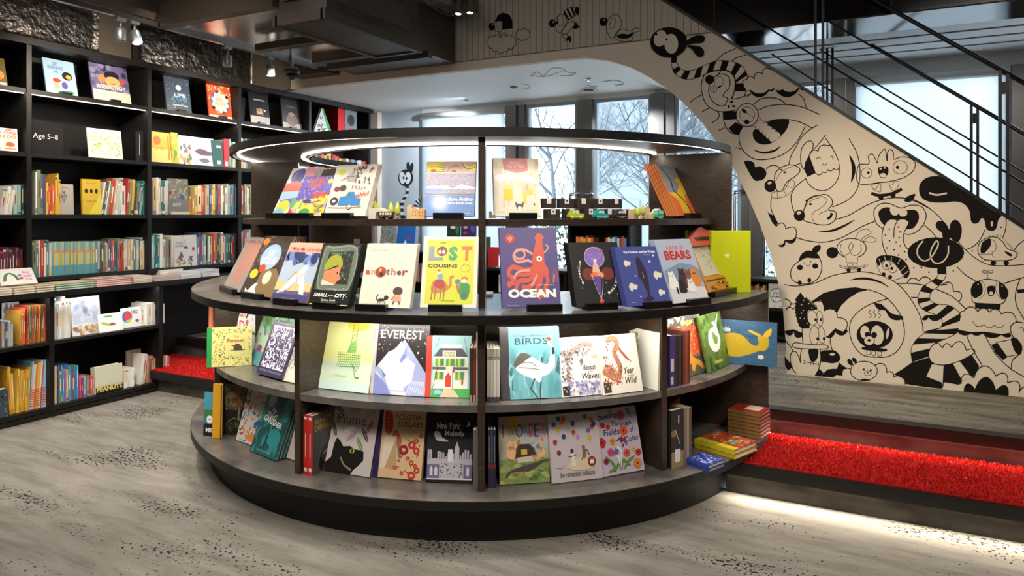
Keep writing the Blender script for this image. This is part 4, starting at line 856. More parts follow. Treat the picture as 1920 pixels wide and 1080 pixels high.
def a_house(A):
    A.R('#9fc9cc',.12,.5,1,1); A.R('#d0483a',0,0,.12,1); A.R('#58b060',.12,0,1,.14); A.P('#d8c8a4',[(.42,.14),(.62,.14),(.76,0),(.32,0)]); A.R('#ece8d8',.16,.14,.94,.66); A.P('#5a5a66',[(.16,.66),(.3,.8),(.8,.8),(.94,.66)]); A.R('#e8dcc0',.36,.64,.66,.76); A.T('#6a5a4a','THE HOUSE OF\nFOUR SEASONS',.39,.66,.63,.74,bold=.02); A.R('#f0ece0',.3,.8,.8,.86)
    for x in (.2,.44,.66): 
        for y in (.5,.28):
            if x==.44 and y<.3: continue
            A.R('#6aa85a',x,y,x+.2,y+.13); A.R('#d8d04a',x+.06,y,x+.1,y+.13); A.R('#5a6a8a',x+.14,y+.02,x+.17,y+.12)
    A.R('#6a6a78',.14,.45,.44,.49); A.R('#6a6a78',.6,.45,.94,.49); A.P('#d0483a',[(.44,.17),(.44,.34),(.5,.4),(.56,.34),(.56,.17)]); A.L('#3a2a24',.01,[(.16,.14),(.26,.5)],smooth=False); A.L('#3a2a24',.01,[(.6,.12),(.6,.44)],smooth=False); A.E('#c83a34',.62,.42,.03,.02); A.E('#c8382e',.82,.24,.02,.05); A.E('#9ac4e0',.28,.08,.1,.04); A.L('#4a5a5a',.008,[(.2,.8),(.28,.98)]); A.L('#4a5a5a',.008,[(.92,.7),(.84,.98)])
def a_mbirds(A):
    A.R('#4a4448',0,0,.14,1); A.R('#77b4bc',.14,0,1,1); A.dots(['#8fc4c8','#6aa8b2'],40,.16,0,.98,.6,.02,.07,5,asp=2.6); A.T('#3a4a54','magnificent',.24,.86,.78,.9,bold=.01); A.T('#3a4a54','BIRDS',.24,.76,.8,.85,bold=.01)
    A.P('#6a6460',[(.22,.5),(.34,.64),(.5,.6),(.46,.52),(.3,.46),(.24,.44)],True); A.P('#eceae0',[(.24,.42),(.36,.5),(.52,.58),(.66,.5),(.78,.48),(.84,.6),(.9,.6),(.9,.46),(.8,.34),(.68,.3),(.64,.22),(.56,.26),(.4,.32)],True); A.L('#eceae0',.05,[(.84,.5),(.88,.62),(.85,.74),(.8,.8)]); A.P('#3a3438',[(.86,.72),(.9,.7),(.91,.62),(.86,.6)]); A.E('#8a4a3a',.82,.83,.04,.03); A.L('#c8b0a0',.012,[(.84,.84),(.92,.92)],smooth=False)
    A.L('#4a4a4c',.022,[(.56,.28),(.48,.14),(.6,0)],smooth=False); A.L('#4a4a4c',.022,[(.66,.24),(.64,.1),(.64,0)],smooth=False); A.L('#8a8684',.01,[(.3,.44),(.5,.42),(.64,.4)]); A.L('#8a8684',.01,[(.34,.5),(.5,.5),(.6,.44)])
def a_waves(A):
    A.R('#e6e2de',0,0,1,1); A.L('#a08e86',.09,[(.04,.76),(.2,.68),(.4,.8),(.6,.88),(.8,.84)]); A.L('#958a8c',.07,[(.12,.74),(.2,.5),(.16,.3),(.2,.16)]); A.dots(['#7a6a5a','#c8b09a','#a89aa8','#5a5048'],120,.03,.25,.3,.8,.01,.022,4,rot=True); A.dots(['#b89a86','#6a5a58'],50,.3,.68,.75,.88,.01,.02,3,rot=True); A.P('#8a7458',[(.46,.6),(.52,.64),(.56,.58),(.5,.5)]); A.L('#6a5a48',.008,[(.52,.62),(.64,.74)]); A.dots(['#8a86b4','#b8b4d0','#9a94c0'],110,.1,.02,.9,.24,.012,.035,8,rot=True)
    A.R('#3a3230',.02,.02,.18,.18); A.dots(['#d8d0c0'],6,.05,.05,.15,.15,.008,.014,2); A.T('#3a3438','Beneath',.54,.43,.84,.52,bold=.01,shear=.3); A.T('#3a3438','the',.66,.385,.76,.42,shear=.3); A.T('#3a3438','Waves',.5,.28,.92,.38,bold=.015,shear=.3); A.E('#d8b8a4',.84,.66,.1,.03)
def a_wild(A):
    A.R('#ece4d4',0,0,1,1); A.L('#b07858',.11,[(.24,.92),(.42,.94),(.5,.84),(.4,.7),(.46,.54),(.5,.42),(.4,.24)]); A.L('#b87a5e',.2,[(.08,.44),(.26,.34),(.42,.26)]); A.dots(['#8a5a44','#d8a888','#c86a58'],130,.04,.14,.52,.5,.01,.024,5,rot=True); A.dots(['#8a5a48','#d09078'],40,.2,.7,.55,.96,.01,.02,6,rot=True); A.P('#a8604c',[(.5,.82),(.62,.7),(.82,.5),(.66,.58),(.52,.72)]); A.dots(['#b8a85a'],10,.1,.56,.26,.66,.01,.02,3)
    A.R('#4a3c34',.02,.03,.2,.2); A.dots(['#d8d0c0'],6,.05,.06,.17,.17,.008,.014,2); A.T('#3a3230','Year',.58,.32,.84,.43,bold=.015,shear=.3); A.T('#3a3230','in the',.66,.27,.82,.305,shear=.3); A.T('#3a3230','Wild',.58,.15,.88,.26,bold=.015,shear=.3)
def a_lion(A): A.dots(['#a8a850','#c8b868'],60,.02,.5,.3,.9,.02,.05,3,rot=True); A.L('#8a8a70',.008,[(.05,.4),(.4,.34)]); A.L('#8a8a70',.008,[(.05,.36),(.4,.28)])
def a_farmer(A):
    A.R('#2f9a4a',0,0,.1,1); A.R('#e2d98a',.1,0,1,1)
    A.dots(['#3f7a44','#3f7a44','#c8742e'],230,.12,.02,.98,.98,.008,.014,3,asp=2,rot=True); A.R('#e2d98a',.4,.28,.92,.82)
    A.T('#b87838','The',.58,.72,.7,.78,bold=.01); A.T('#b06a30','Farmer',.44,.6,.84,.7,bold=.03); A.E('#5a4438',.68,.4,.19,.012); A.P('#5a4438',[(.6,.4),(.6,.5),(.64,.56),(.7,.56),(.76,.5),(.77,.4)],True); A.L('#5a4438',.02,[(.62,.5),(.54,.52)])
def a_bbirds(A):
    A.R('#e88a6a',0,0,.16,1); A.R('#e8e0e2',.16,0,1,1); A.dots(['#3a3238','#c8a830','#5a6a9a','#4a8a6a'],26,.2,.3,.98,.95,.02,.06,6,asp=.4,rot=True); A.T('#c87a7a','BEAUTIFUL',.42,.72,.82,.8,bold=.02); A.T('#c8605a','BIRDS',.4,.5,.86,.68,bold=.02); A.E('#2a2228',.36,.66,.05,.11)
# leftmost bay: open-faced pair turned toward the camera
def flat_book(label,P0,P1,h,th,cover,art,lean=4,**kw):
    P0=Vector(P0);P1=Vector(P1); w=(P1-P0).length; e_=(P1-P0).normalized(); n=UP.cross(e_).normalized(); le=R(lean); back=n*math.cos(le)-UP*math.sin(le); up=UP*math.cos(le)+n*math.sin(le)
    M=Matrix((e_,back,up)).transposed().to_4x4(); M.translation=P0+UP*(th*math.sin(le)+.001)
    return put_book('picture_book',label,'book',M,w,h,th,cover,art,**kw)
p0=on_ring(388,1.66,ZM); d0=(p0-E0).dot(FV); p0=on_ring(390,1.60,ZM)
def at_d(px,d,z): v=RV*((px-960)/FPX*d)+FV*d; return Vector((v.x,v.y,z))
flat_book('pale yellow book patterned with leaves and a brown hat, green spine',at_d(388,3.60,ZM),at_d(472,3.66,ZM),.203,.012,'#e2d98a',a_farmer,spine='#2f9a4a',copies=0)
flat_book('white book of colourful birds with an orange spine, behind the leaf-patterned one',at_d(391,3.66,ZM),at_d(478,3.72,ZM),.335,.012,'#e8e0e2',a_bbirds,spine='#e88a6a')
mid('green and blue painted book with a blue bird, far left bay',462,520,694,585,20,'#b8d0b0',a_oak,th=.012)
mid('dark purple book with a dense white ornamental pattern',480,528,709,606,22,'#3a3550',a_damask,2,'dark purple book stacked behind the ornamental pattern one',th=.025,gap=.004)
mid('cream book with scattered flowers beside the dark purple books',527,568,718,620,20,'#e8e0cc',a_flor,th=.012)
mid('pale green and yellow book with a green line-drawn tower',597,690,733,600,15,'#d8dcae',a_oil,2,'pale yellow book stacked behind the line-drawn tower one',th=.009,back='#c8b848')
mid('dark book with a snowy white mountain under stars',693,797,741,608,13,'#302a2c',a_everest,1,'dark book directly behind the white mountain book',th=.010,matn='gloss')
mid('book with a red spine and a white house on its cover',797,881,745,630,12,'#9fc9cc',a_house,1,'book directly behind the white house book',th=.011,matn='gloss',spine='#d0483a')
mid('light blue book with a white crane and a grey spine',941,1054,748,614,12,'#77b4bc',a_mbirds,2,'light blue book stacked behind the white crane book',th=.012,matn='gloss',spine='#4a4448')
mid('white book with a swirling fish and purple coral',1055,1134,742,632,13,'#e6e2de',a_waves,1,'white book directly behind the swirling fish book',th=.010)
mid('white book with a patterned heron and brown lettering',1133,1206,737,628,15,'#ece4d4',a_wild,1,'white book directly behind the patterned heron book',th=.010)
flat_book('white book turned sideways, right of the heron book',at_d(1176,3.30,ZM),at_d(1233,3.12,ZM),.258,.012,'#e8e2d6',a_lion,lean=3)
def a_trees(A):
    A.R('#5a544c',0,0,1,1); A.dots(['#8aa078','#c8d0c0'],30,.02,.8,.98,1,.02,.05,2); A.T('#c8b860','TREES',.4,.86,.8,.93,bold=.03); A.E('#d85a30',.6,.58,.38,.26); A.dots(['#e8784a','#c04a28','#f0a070'],200,.2,.3,1,.86,.01,.025,4); A.P('#e89a3a',[(.5,.44),(.6,.3),(.8,.2),(.9,.08),(.84,.06),(.66,.16),(.56,.06),(.5,.1),(.5,.2),(.3,.06),(.4,.3)],True)
def a_creation(A):
    A.R('#5a7a34',0,0,1,1); A.dots(['#6c8c3c','#4e6c2c'],60,0,0,1,1,.05,.1,2); A.E('#e8e8dc',.5,.52,.27,.22); A.E('#7a9a44',.55,.56,.11,.13); A.P('#e8e8dc',[(.5,.7),(.62,.78),(.86,.96),(.8,.86),(.72,.76),(.74,.6),(.64,.56)],True); A.P('#e8e8dc',[(.5,.84),(.62,.84),(.66,.74),(.56,.78)]); A.T('#e0d040','Creation',.32,.1,.68,.17,bold=.03)
mid('grey and orange book with a fiery round tree, right bay',1268,1330,705,594,12,'#5a544c',a_trees,1,'grey book directly behind the fiery tree book',th=.011,matn='gloss')
mid('green book with a white curled whale letter',1330,1369,692,588,12,'#5a7a34',a_creation,0,None,th=.012)
def a_yellowwhale(A):
    f0=A.fn; A.R('#3f6584',0,0,1,1); A.fn=lambda x,y,o:f0(.26+x*.74,y,o)
    A.R('#3f6584',0,0,1,1); A.dots(['#4a7292','#365a78'],40,0,0,1,1,.03,.08,3,asp=.3); A.T(W,'Waterlife',-.2,.72,.16,.84,bold=.02,shear=.25); A.P('#c8a82c',[(0,.62),(.1,.68),(.26,.7),(.4,.64),(.52,.5),(.62,.44),(.68,.5),(.66,.62),(.7,.68),(.84,.66),(.86,.5),(.8,.36),(.66,.32),(.52,.24),(.3,.16),(.1,.18),(0,.3)],True); A.dots(['#b8962a','#d8ba48'],160,.06,.24,.5,.62,.006,.012,5,asp=.4); A.P('#e0b030',[(.72,.7),(.52,.8),(.5,.76),(.6,.7),(.7,.66)],True); A.P('#e8b838',[(.76,.68),(.8,.78),(.9,.86),(.9,.74),(.84,.66)],True); A.P('#e89a30',[(0,.62),(.06,.5),(.02,.38),(0,.34)],True); A.E('#e8d8c0',.72,.2,.055,.05)
flat_book('wide blue book with a large yellow whale, sticking out at the end',at_d(1318,3.78,ZM),at_d(1456,3.60,ZM),.228,.014,'#3f6584',a_yellowwhale,matn='gloss')
# ---- bottom deck --------------------------------------------------------------
ZB_=Z_BASE
def low(label,xl,xr,yb,yt,lean,cover,art,copies=0,cl=None,**kw):
    r=min(rz((xl+xr)/2,yb,ZB_+.004),1.66); return shown(label,xl,xr,yt,ZB_,r,lean,cover,art,copies=copies,copylabel=cl,**kw)
def a_gold(A):
    A.R('#1c1814',0,0,1,1); A.E('#4a4a30',.5,.66,.4,.24); A.dots(['#7a8050','#5f6a40','#8a7038','#3a4030'],220,.12,.44,.88,.9,.012,.03,2,rot=True); A.T('#a8672c','THE\nGOLD\nLEAF',.28,.5,.76,.86,bold=.03); A.L('#8a8458',.05,[(.62,.46),(.58,.34),(.6,.24)]); A.L('#7a7450',.02,[(.2,.2),(.4,.28),(.6,.26),(.8,.24)]); A.dots(['#4a4634','#5a5440'],50,.08,.06,.9,.24,.01,.03,3)
def a_handart(A):
    A.R('#c8bcae',0,0,1,1); A.dots(['#6a4a70','#3f6a9a','#4a8a50','#b8484a','#5a9aa0','#d8742e'],110,.02,.02,.98,.98,.03,.08,6,asp=.35,rot=True); A.L('#2f5a9a',.09,[(.5,.3),(.7,.4),(.9,.5)]); A.E('#e07a2e',.5,.1,.18,.06)
def a_night(A):
    A.R('#1f5a5c',0,0,1,1); A.dots(['#2c6f70','#184a4e','#3a8280'],70,0,0,1,1,.05,.13,3); A.E('#9ab0a0',.22,.86,.12,.12); A.P('#14343a',[(.4,1),(.42,.84),(.5,.74),(.66,.76),(.72,.9),(.7,1)],True); A.E('#2a8a8a',.7,.3,.24,.14); A.L('#123a3a',.05,[(.4,.5),(.46,.3),(.44,.1)]); A.T(W,'The\nNIGHT',.22,.58,.6,.74,bold=.01,rot=-6); A.T(W,'GARDENER',.14,.48,.84,.57,bold=.02,rot=-6); A.T('#8ab0a8','THE FAN BROTHERS',.2,.05,.7,.075)
flat_book('small blue and green book with a lettered dark base, leftmost on bottom deck',at_d(381,3.62,ZB_),at_d(403,3.60,ZB_),.221,.012,'#3a7a9a',lambda A:(A.R('#4a9ab0',0,.5,1,1),A.R('#3f7a44',0,.42,1,.6),A.R('#15181a',0,0,1,.28),A.EO(W,.08,.5,.38,.22,.05),A.T(W,'MO',.2,.08,.95,.19,bold=.02)),lean=3)
flat_book('bright yellow spined book standing beside the black tree book',at_d(398,3.575,ZB_),at_d(412,3.565,ZB_),.275,.02,'#e0a020',None,lean=2)
flat_book('black book with an ornate golden tree, bottom deck left',at_d(413,3.63,ZB_),at_d(470,3.64,ZB_),.29,.012,'#1c1814',a_gold,lean=6)
flat_book('cream book with colourful painted hands and leaves',at_d(442,3.54,ZB_),at_d(494,3.40,ZB_),.30,.012,'#c8bcae',a_handart,lean=17)
low('teal book with a dark misty garden scene',468,516,856,736,22,'#1f5a5c',a_night,3,'teal book stacked behind the misty garden book',th=.014,gap=.003)
low('cream book with a blue feather beside the teal books',524,556,860,752,20,'#c8bcb0',lambda A:A.P('#3f5a9a',[(.5,.5),(.8,.7),(.7,.5),(.6,.38)],True),th=.012)
def a_diff(A): A.R('#55534f',0,0,1,1); A.T('#b8963a',"WHAT'S THE\nDIFFERENCE?",.04,.72,.98,.93,bold=.03); A.P('#2a1c18',[(.2,.1),(.25,.3),(.45,.5),(.6,.66),(.8,.66),(.84,.5),(.7,.34),(.5,.3),(.3,.04)],True); A.E('#c8a890',.66,.58,.06,.05); A.E(K,.68,.58,.02); A.L('#c8c0b0',.014,[(.34,.3),(.6,.4)],smooth=False)
def a_plume(A):
    A.R('#c8bab4',0,0,1,1); A.T('#2a2624','Plume',.16,.72,.76,.86,bold=-.01); A.P(K,[(0,0),(0,.1),(.14,.2),(.16,.4),(.2,.5),(.28,.46),(.36,.38),(.5,.4),(.6,.36),(.72,.36),(.8,.34),(.82,.22),(.74,.14),(.64,.06),(.6,0)]); A.E('#b8b04a',.56,.33,.05,.035); A.E(K,.56,.33,.02,.03); A.L('#8a7a70',.03,[(.34,.22),(.44,.12),(.6,.06)])
    for x,y,c,ro in ((.15,.92,'#6a6468',-20),(.5,.93,'#c88a50',10),(.82,.9,'#b8a070',25),(.84,.7,'#c8584a',60),(.12,.62,'#4a4440',-60),(.44,.64,'#e8e0d4',20),(.5,.54,'#9a8a88',35),(.78,.58,'#4a4444',-50),(.7,.44,'#6a8a4a',-50)): A.E(c,x,y,.12,.035,ro); A.L('#d8ccc0',.006,[(x-.1*math.cos(R(ro)),y-.1*math.sin(R(ro))),(x+.1*math.cos(R(ro)),y+.1*math.sin(R(ro)))],smooth=False)
def a_cloth(A):
    A.R('#d8b48a',0,0,1,1); A.R('#2f2350',0,0,.12,1); A.R('#b8a890',.12,.0,.13,1)
    A.P('#c04a38',[(.16,.98),(.3,.96),(.34,.8),(.32,.66),(.2,.66),(.16,.8)],True); A.P('#c85a44',[(.34,.66),(.44,.7),(.54,.56),(.5,.44),(.4,.5)],True); A.P('#dccbb4',[(.14,.14),(.2,.62),(.44,.62),(.24,.14)]); A.P('#b89a72',[(.24,.14),(.44,.62),(.48,.12)]); A.P('#6f7a6c',[(.44,.56),(.48,.5),(.58,.3),(.5,.3)])
    for x,y,r in ((.6,.42,.1),(.76,.5,.08),(.86,.42,.07),(.84,.56,.05),(.78,.24,.05),(.86,.2,.04),(.9,.14,.06),(.8,.06,.08),(.6,.08,.035),(.52,.26,.03),(.7,.3,.04),(.94,.64,.04),(.66,.02+.1,.02),(.56,.34,.03),(.24,.88,.05),(.4,.92,.03)): A.E('#b83a30' if r<.09 else '#8a2a28',x,y,r,r*.75); A.E('#e0a080',x,y,r*.4,r*.3)
    A.T('#4a3a2c','CLOTH~\nLULLABY',.44,.76,.98,.95,bold=0,shear=.15); A.E('#c8584a',.46,.16,.05,.03); A.dots(['#b8403a','#6a7a5a'],30,.5,.05,.95,.6,.008,.016,4)
def a_nyc(A):
    A.R('#191719',0,0,1,1); A.T(W,'New York',.2,.78,.7,.88,bold=.01); A.T(W,'Melody',.38,.66,.8,.76,bold=.01); A.E(W,.86,.86,.05,.04); A.E('#191719',.84,.87,.045,.036); A.P('#c8bcc0',[(.14,.72),(.2,.75),(.28,.72),(.32,.66),(.46,.6),(.3,.6),(.2,.62)],True)
    g='#b8b0b8'; rg=random.Random(2)
    A.R(g,.02,.06,.98,.34)
    for i in range(18): x=.02+.053*i; A.R(g,x,.2,x+.04,.34+rg.uniform(.0,.14))
    A.P(g,[(.6,.3),(.6,.5),(.65,.6),(.7,.5),(.7,.3)]); A.R('#dcd4d8',.46,.3,.56,.48); A.R('#6c688a',.02,.06,.98,.26); A.R(g,.28,.06,.8,.3)
    for x in (.08,.18,.86): A.P('#d8d0d4',[(x,.1),(x,.2),(x+.03,.24),(x+.06,.2),(x+.06,.1)])
    A.dots(['#3a3638'],30,.3,.08,.78,.28,.008,.016,5); A.R('#d8d0d4',.02,.04,.98,.06)
low('cream book with a black cat and falling feathers',604,693,889,760,17,'#c8bab4',a_plume,2,'cream book stacked behind the black cat and feathers one',th=.010,back='#2a2624')
low('red-flowered book with a dark purple spine',697,789,898,770,15,'#d8b48a',a_cloth,1,'book directly behind the red-flowered one',th=.012,spine='#2f2350',matn='gloss')
low('black book with a pale city skyline under a crescent moon',798,886,905,777,13,'#191719',a_nyc,1,'black book directly behind the city skyline one',th=.010)
def a_wonder(A):
    A.R('#b8a098',0,.7,1,1); A.R('#a8a088',0,.35,1,.75); A.R('#7f8a4c',0,0,1,.36); A.dots(['#8a9a58','#6a8a48','#a8a860'],50,0,0,1,.36,.05,.1,3,asp=.4); A.dots(['#d8a070','#e0b080'],24,.2,.4,.85,.66,.06,.12,4); A.dots(['#a8b0b8','#b8b4b0'],20,.5,.5,1,.8,.05,.1,5); A.E('#d8a030',.28,.9,.1,.075)
    for k in range(8): a=k*.785; A.L('#d8a030',.03,[(.28,.9),(.28+.15*math.cos(a),.9+.11*math.sin(a))],smooth=False)
    for ch,x0,x1,c in (('I',.07,.1,'#a83a2e'),('W',.17,.33,'#7f8a3a'),('O',.34,.5,'#2f5a7a'),('N',.52,.6,'#6a8ab0'),('D',.61,.7,'#b84a34'),('E',.72,.82,'#4a2c5a'),('R',.85,.95,'#c8543a')): A.T(c,ch,x0,.68,x1,.88,bold=0)
    A.P('#3a322c',[(.32,.38),(.34,.52),(.4,.58),(.6,.58),(.7,.52),(.74,.42),(.6,.4)]); A.R('#c8a83a',.44,.42,.56,.5); A.P('#c8bca4',[(.36,.3),(.36,.38),(.64,.4),(.7,.32)]); A.P('#4a463e',[(.14,.16),(.3,.22),(.5,.26),(.9,.33),(.8,.26),(.6,.18),(.4,.18),(.24,.16),(.12,.08)],True); A.L('#8a3a34',.02,[(.54,.22),(.46,.14)])
def a_balloons(A):
    A.R('#c4b8b8',0,0,1,1); cs=['#2f4a7a','#c0503e','#d8843a','#2f5a78','#c84a40','#7a6a34','#3a3c64','#c8605a','#b8405a','#2f3c5c','#c8b03a','#9ab0b4','#b84438','#6a6aa0','#2f4468','#b890b0','#d8a43a','#a83438','#8a2a34']
    ps=[(.2,.93),(.3,.92),(.26,.87),(.1,.85),(.3,.93),(.74,.93),(.48,.84),(.86,.87),(.86,.77),(.9,.81),(.18,.76),(.38,.76),(.48,.71),(.78,.72),(.28,.66),(.56,.64),(.8,.61),(.1,.59),(.16,.43)]
    for c,(x,y) in zip(cs,ps): A.E(c,x,y,.042,.04); A.L('#8a8080',.004,[(x,y-.04),(x+.005,y-.07)],smooth=False)
    A.P('#d8c4a4',[(.3,.2),(.36,.28),(.5,.32),(.7,.36),(.84,.3),(.9,.2),(.6,.14)],True); A.E('#3a322e',.42,.44,.035,.03); A.P('#e8dcd0',[(.4,.4),(.46,.4),(.48,.22),(.4,.22)]); A.L('#4a3c34',.01,[(.34,.36),(.42,.36),(.5,.38)]); A.P('#8a6a50',[(.62,.5),(.68,.52),(.7,.34),(.64,.3)]); A.L('#6a5040',.02,[(.6,.3),(.7,.44),(.76,.36)]); A.E('#8a2c24',.8,.26,.085,.075)
    for k in range(8): a=k*.785; A.L(W,.014,[(.8,.26),(.8+.045*math.cos(a),.26+.04*math.sin(a))],smooth=False)
    A.T('#5a5058','the remember balloons',.14,.07,.84,.15,bold=0); A.L('#8a8084',.006,[(.08,.22),(.2,.2),(.24,.26)])
def a_dance(A):
    A.R('#c0b2bc',0,0,1,1); A.T('#2f3a7a','Dancing',.04,.83,.5,.93,bold=.02,rot=4); A.T('#3a3a6a','Through',.34,.7,.84,.79,bold=.015,rot=-2); A.T('#2f3a6a','Fields',.14,.59,.52,.69,bold=.02); A.T('#2f3a7a','of',.78,.6,.88,.69,bold=.02); A.T('#2f3a7a','Color',.62,.46,.98,.55,bold=.02,rot=3)
    for x,y,r,c in ((.6,.88,.1,'#c05a78'),(.14,.76,.06,'#b8303a'),(.26,.72,.05,'#c03a34'),(.62,.64,.1,'#d8583a'),(.06,.5,.1,'#b8282e'),(.32,.5,.07,'#d8802e'),(.24,.34,.08,'#c04a6a'),(.62,.3,.08,'#d0503a'),(.9,.28,.07,'#b82c34'),(.8,.34,.05,'#d8b03a'),(.84,.12,.1,'#d8783a'),(.1,.22,.06,'#7a2a34'),(.36,.96,.04,'#c8882e')):
        for k in range(5): a=k*1.257+x; A.E(c,x+r*.5*math.cos(a),y+r*.4*math.sin(a),r*.55,r*.42)
        A.E('#3a2c20',x,y,r*.2)
    for pts in ([(.12,.06),(.3,.1),(.44,.2)],[(.5,.06),(.6,.16),(.8,.24)],[(.3,.04),(.26,.16),(.1,.3)],[(.44,.06),(.5,.2),(.66,.1)],[(.84,.86),(.78,.94),(.74,.98)]): A.L('#5f8a3a',.05,pts,taper=True)
    A.P('#e0d8d8',[(.42,.44),(.5,.36),(.44,.06),(.34,.3)]); A.L('#2a2630',.014,[(.4,.5),(.56,.56)],smooth=False); A.P('#6a5aa0',[(.36,.4),(.44,.36),(.4,.28),(.3,.32)]); A.L('#2a2630',.01,[(.44,.34),(.42,.06)],smooth=False); A.dots(['#6a4a3a','#8a3a4a'],14,.5,.42,.66,.54,.015,.03,3)
low('book with rainbow capitals, a sun and a house on a whale',938,1031,907,780,13,'#a8a088',a_wonder,0,None,th=.014)
low('pale mauve book with many coloured balloons and a red seal',1037,1131,902,774,14,'#c4b8b8',a_balloons,1,'pale book directly behind the coloured balloons one',th=.011)
low('pale book with bright flowers and handwritten blue lettering',1132,1209,888,765,16,'#c0b2bc',a_dance,1,'pale book directly behind the bright flowers one',th=.011,rr=None)
# ---- upright spines on the round bookcase ------------------------------------
def upright(label,px0,px1,n,r,z,h,d,cols,g,matn='print',deco=None,side=None):
    """n thin books standing spine-out, spines on radius r between two pixel columns"""
    for i in range(n):
        a=px0+(px1-px0)*i/n; c=px0+(px1-px0)*(i+1)/n
        P0=on_ring(a,r,z); P1=on_ring(c,r,z); w=(P1-P0).length*.93; m=(P0+P1)/2; out=(m-KC); out.z=0; out.normalize(); e_=UP.cross(-out)*1.0
        e_=Vector((-out.y,out.x,0)); 
        if e_.dot(RV)<0: e_=-e_
        M=Matrix((e_,UP.cross(e_),UP)).transposed().to_4x4(); M.translation=Vector((P0.x,P0.y,z+.0005))
        b=MB(); b.col(cols[i%len(cols)]); b.box(0,0,0,w,.0025,h); b.box(0,.0025,0,.0018,d,h); b.box(w-.0018,.0025,0,w,d,h); b.col(PAGES); b.box(.0018,.0025,.003,w-.0018,d-.003,h-.003)
        A=Art(b,lambda x,y,o:(x*w,-o,y*h)); 
        if deco: deco(A)
        if side and i==n-1: b.col('#55534f'); b.box(w,.003,.001,w+.001,d,h-.001); side(Art(b,lambda x,y,o:(w+.001+o,.004+min(max(x,0),1)*(d-.004),min(max(y,0),1)*h)))
        e=empty('upright_book',M); b.build('spine_and_cover',matn,e)
        lab=label if n==1 else label+', %s from left'%(['first','second','third','fourth','fifth','sixth','seventh'][i])
        tag(e,lab,'book',g if n>1 else None)
def d_white(A): A.R('#5a5048',.1,.8,.9,.815); A.R('#5a5048',.1,.83,.9,.84); A.R('#4a4450',0,0,1,.1)
upright('thin pale book left of the light blue crane book',913,938,4,1.585,ZM,.225,.2,['#cfc6b8','#bdb4a6','#d6cdc0'],'thin pale books by centre post',deco=d_white)
upright('thin dark book right of the white house book',880,893,2,1.57,ZM,.225,.2,['#3a3a30','#7a2c24'],'thin dark books by centre post',deco=lambda A:A.R('#b8a080',.2,.0,.8,.12))
upright('thin white book against the left of the centre post',893,899.5,1,1.57,ZM,.29,.2,['#d8d2c8'],None)
upright('red spined book with a grey cover, bottom deck',569,586,2,1.622,ZB_,.262,.2,['#b8241e','#c42a22'],'red spined books on the bottom deck',deco=lambda A:(A.R('#e8d8cc',.2,.06,.8,.12),A.R('#e0b8a8',.4,.3,.6,.7),A.R('#e8d8cc',.2,.93,.8,.97)),side=a_diff)
upright('thin grey book standing right of the city skyline book',887,899.5,2,1.60,ZB_,.245,.2,['#6a6664','#8a8680'],'thin grey books left of centre post')
upright('thin navy book standing left of the rainbow capitals book',915,930,3,1.60,ZB_,.245,.2,['#2c2a3c','#343248','#26242e'],'thin navy books right of centre post',deco=lambda A:(A.R('#8a2c28',.1,.34,.9,.42),A.R('#8f8c98',.4,.44,.6,.9)))
upright('purple-spined tall book at the left of the right bay',1256,1266,1,1.60,ZM,.235,.2,['#4a3f80'],None,deco=lambda A:(A.R('#e8e2e0',.2,.3,.8,.55),A.R('#e8e2e0',.2,.05,.7,.2)))
upright('thin dark grey book, right bay of the middle shelf',1266,1281,4,1.60,ZM,.23,.2,['#3a3634','#2c2826','#4a4440','#1f1c1a'],'thin dark grey books in right bay')
upright('thin rust red book, right bay of the middle shelf',1281,1294,3,1.60,ZM,.248,.2,['#8a4030','#a05a44','#7a3a2c'],'thin rust red books in right bay')
upright('tall black slipcase with a pale figure on its side',1259,1283,1,1.64,ZB_,.262,.03,['#2a2826'],None,deco=lambda A:(A.R('#a8926a',0,0,1,.28),A.R(W,.3,.1,.75,.32),A.E('#8a7048',.2,.6,.25,.06),A.L('#c8c0a8',.03,[(.3,.66),(.7,.4)],smooth=False),A.R('#e0d8c8',.55,.76,.64,.9)))
upright('thin tan-edged book beside the black slipcase',1283,1297,3,1.64,ZB_,.26,.2,['#8a7a66','#a89880','#6a5c4c'],'thin tan-edged books beside the slipcase')
# right end of the bottom deck: leaning and flat books
flat_book('red book with a pale animal on its cover, leaning at the back',kp(44,1.44,ZB_),kp(50,1.40,ZB_),.20,.012,'#a8241e',lambda A:(A.P('#c88a5a',[(.1,.3),(.2,.6),(.5,.55),(.8,.56),(.86,.2),(.7,.3),(.4,.3),(.3,.1)],True),A.T('#d8a070','RED',.5,.8,.9,.9)),lean=10)
flat_book('dark book with tangled pale lines, leaning against the back panel',kp(46,1.33,ZB_),kp(54,1.30,ZB_),.25,.012,'#2a1c18',lambda A:(A.L('#a87a5a',.02,[(.3,.9),(.5,.6),(.3,.4),(.6,.1)]),A.L('#8a3a30',.03,[(.7,.9),(.6,.5),(.9,.2)])),lean=9)
def flat_stack(label_fn,C,ang,w,d,items,g):
    z=C.z+.0008
    for i,(th,cover,edge,art) in enumerate(items):
        e_=Vector((math.cos(R(ang)),math.sin(R(ang)),0)); n=UP.cross(e_)
        jx=random.uniform(-.003,.003)
        M=Matrix((e_,-UP,n)).transposed().to_4x4(); M=Matrix((e_,UP*-1,n)).transposed().to_4x4()
        M.translation=Vector((C.x,C.y,z+th))+e_*jx
        b,p=book_mesh(w,d,th,cover,art,spine=edge)
        e=empty('picture_book',M); tag(e,label_fn(i),'book',g); b.build('cover','gloss',e); p.build('page_block','matte',e); z+=th+.0008
    return z
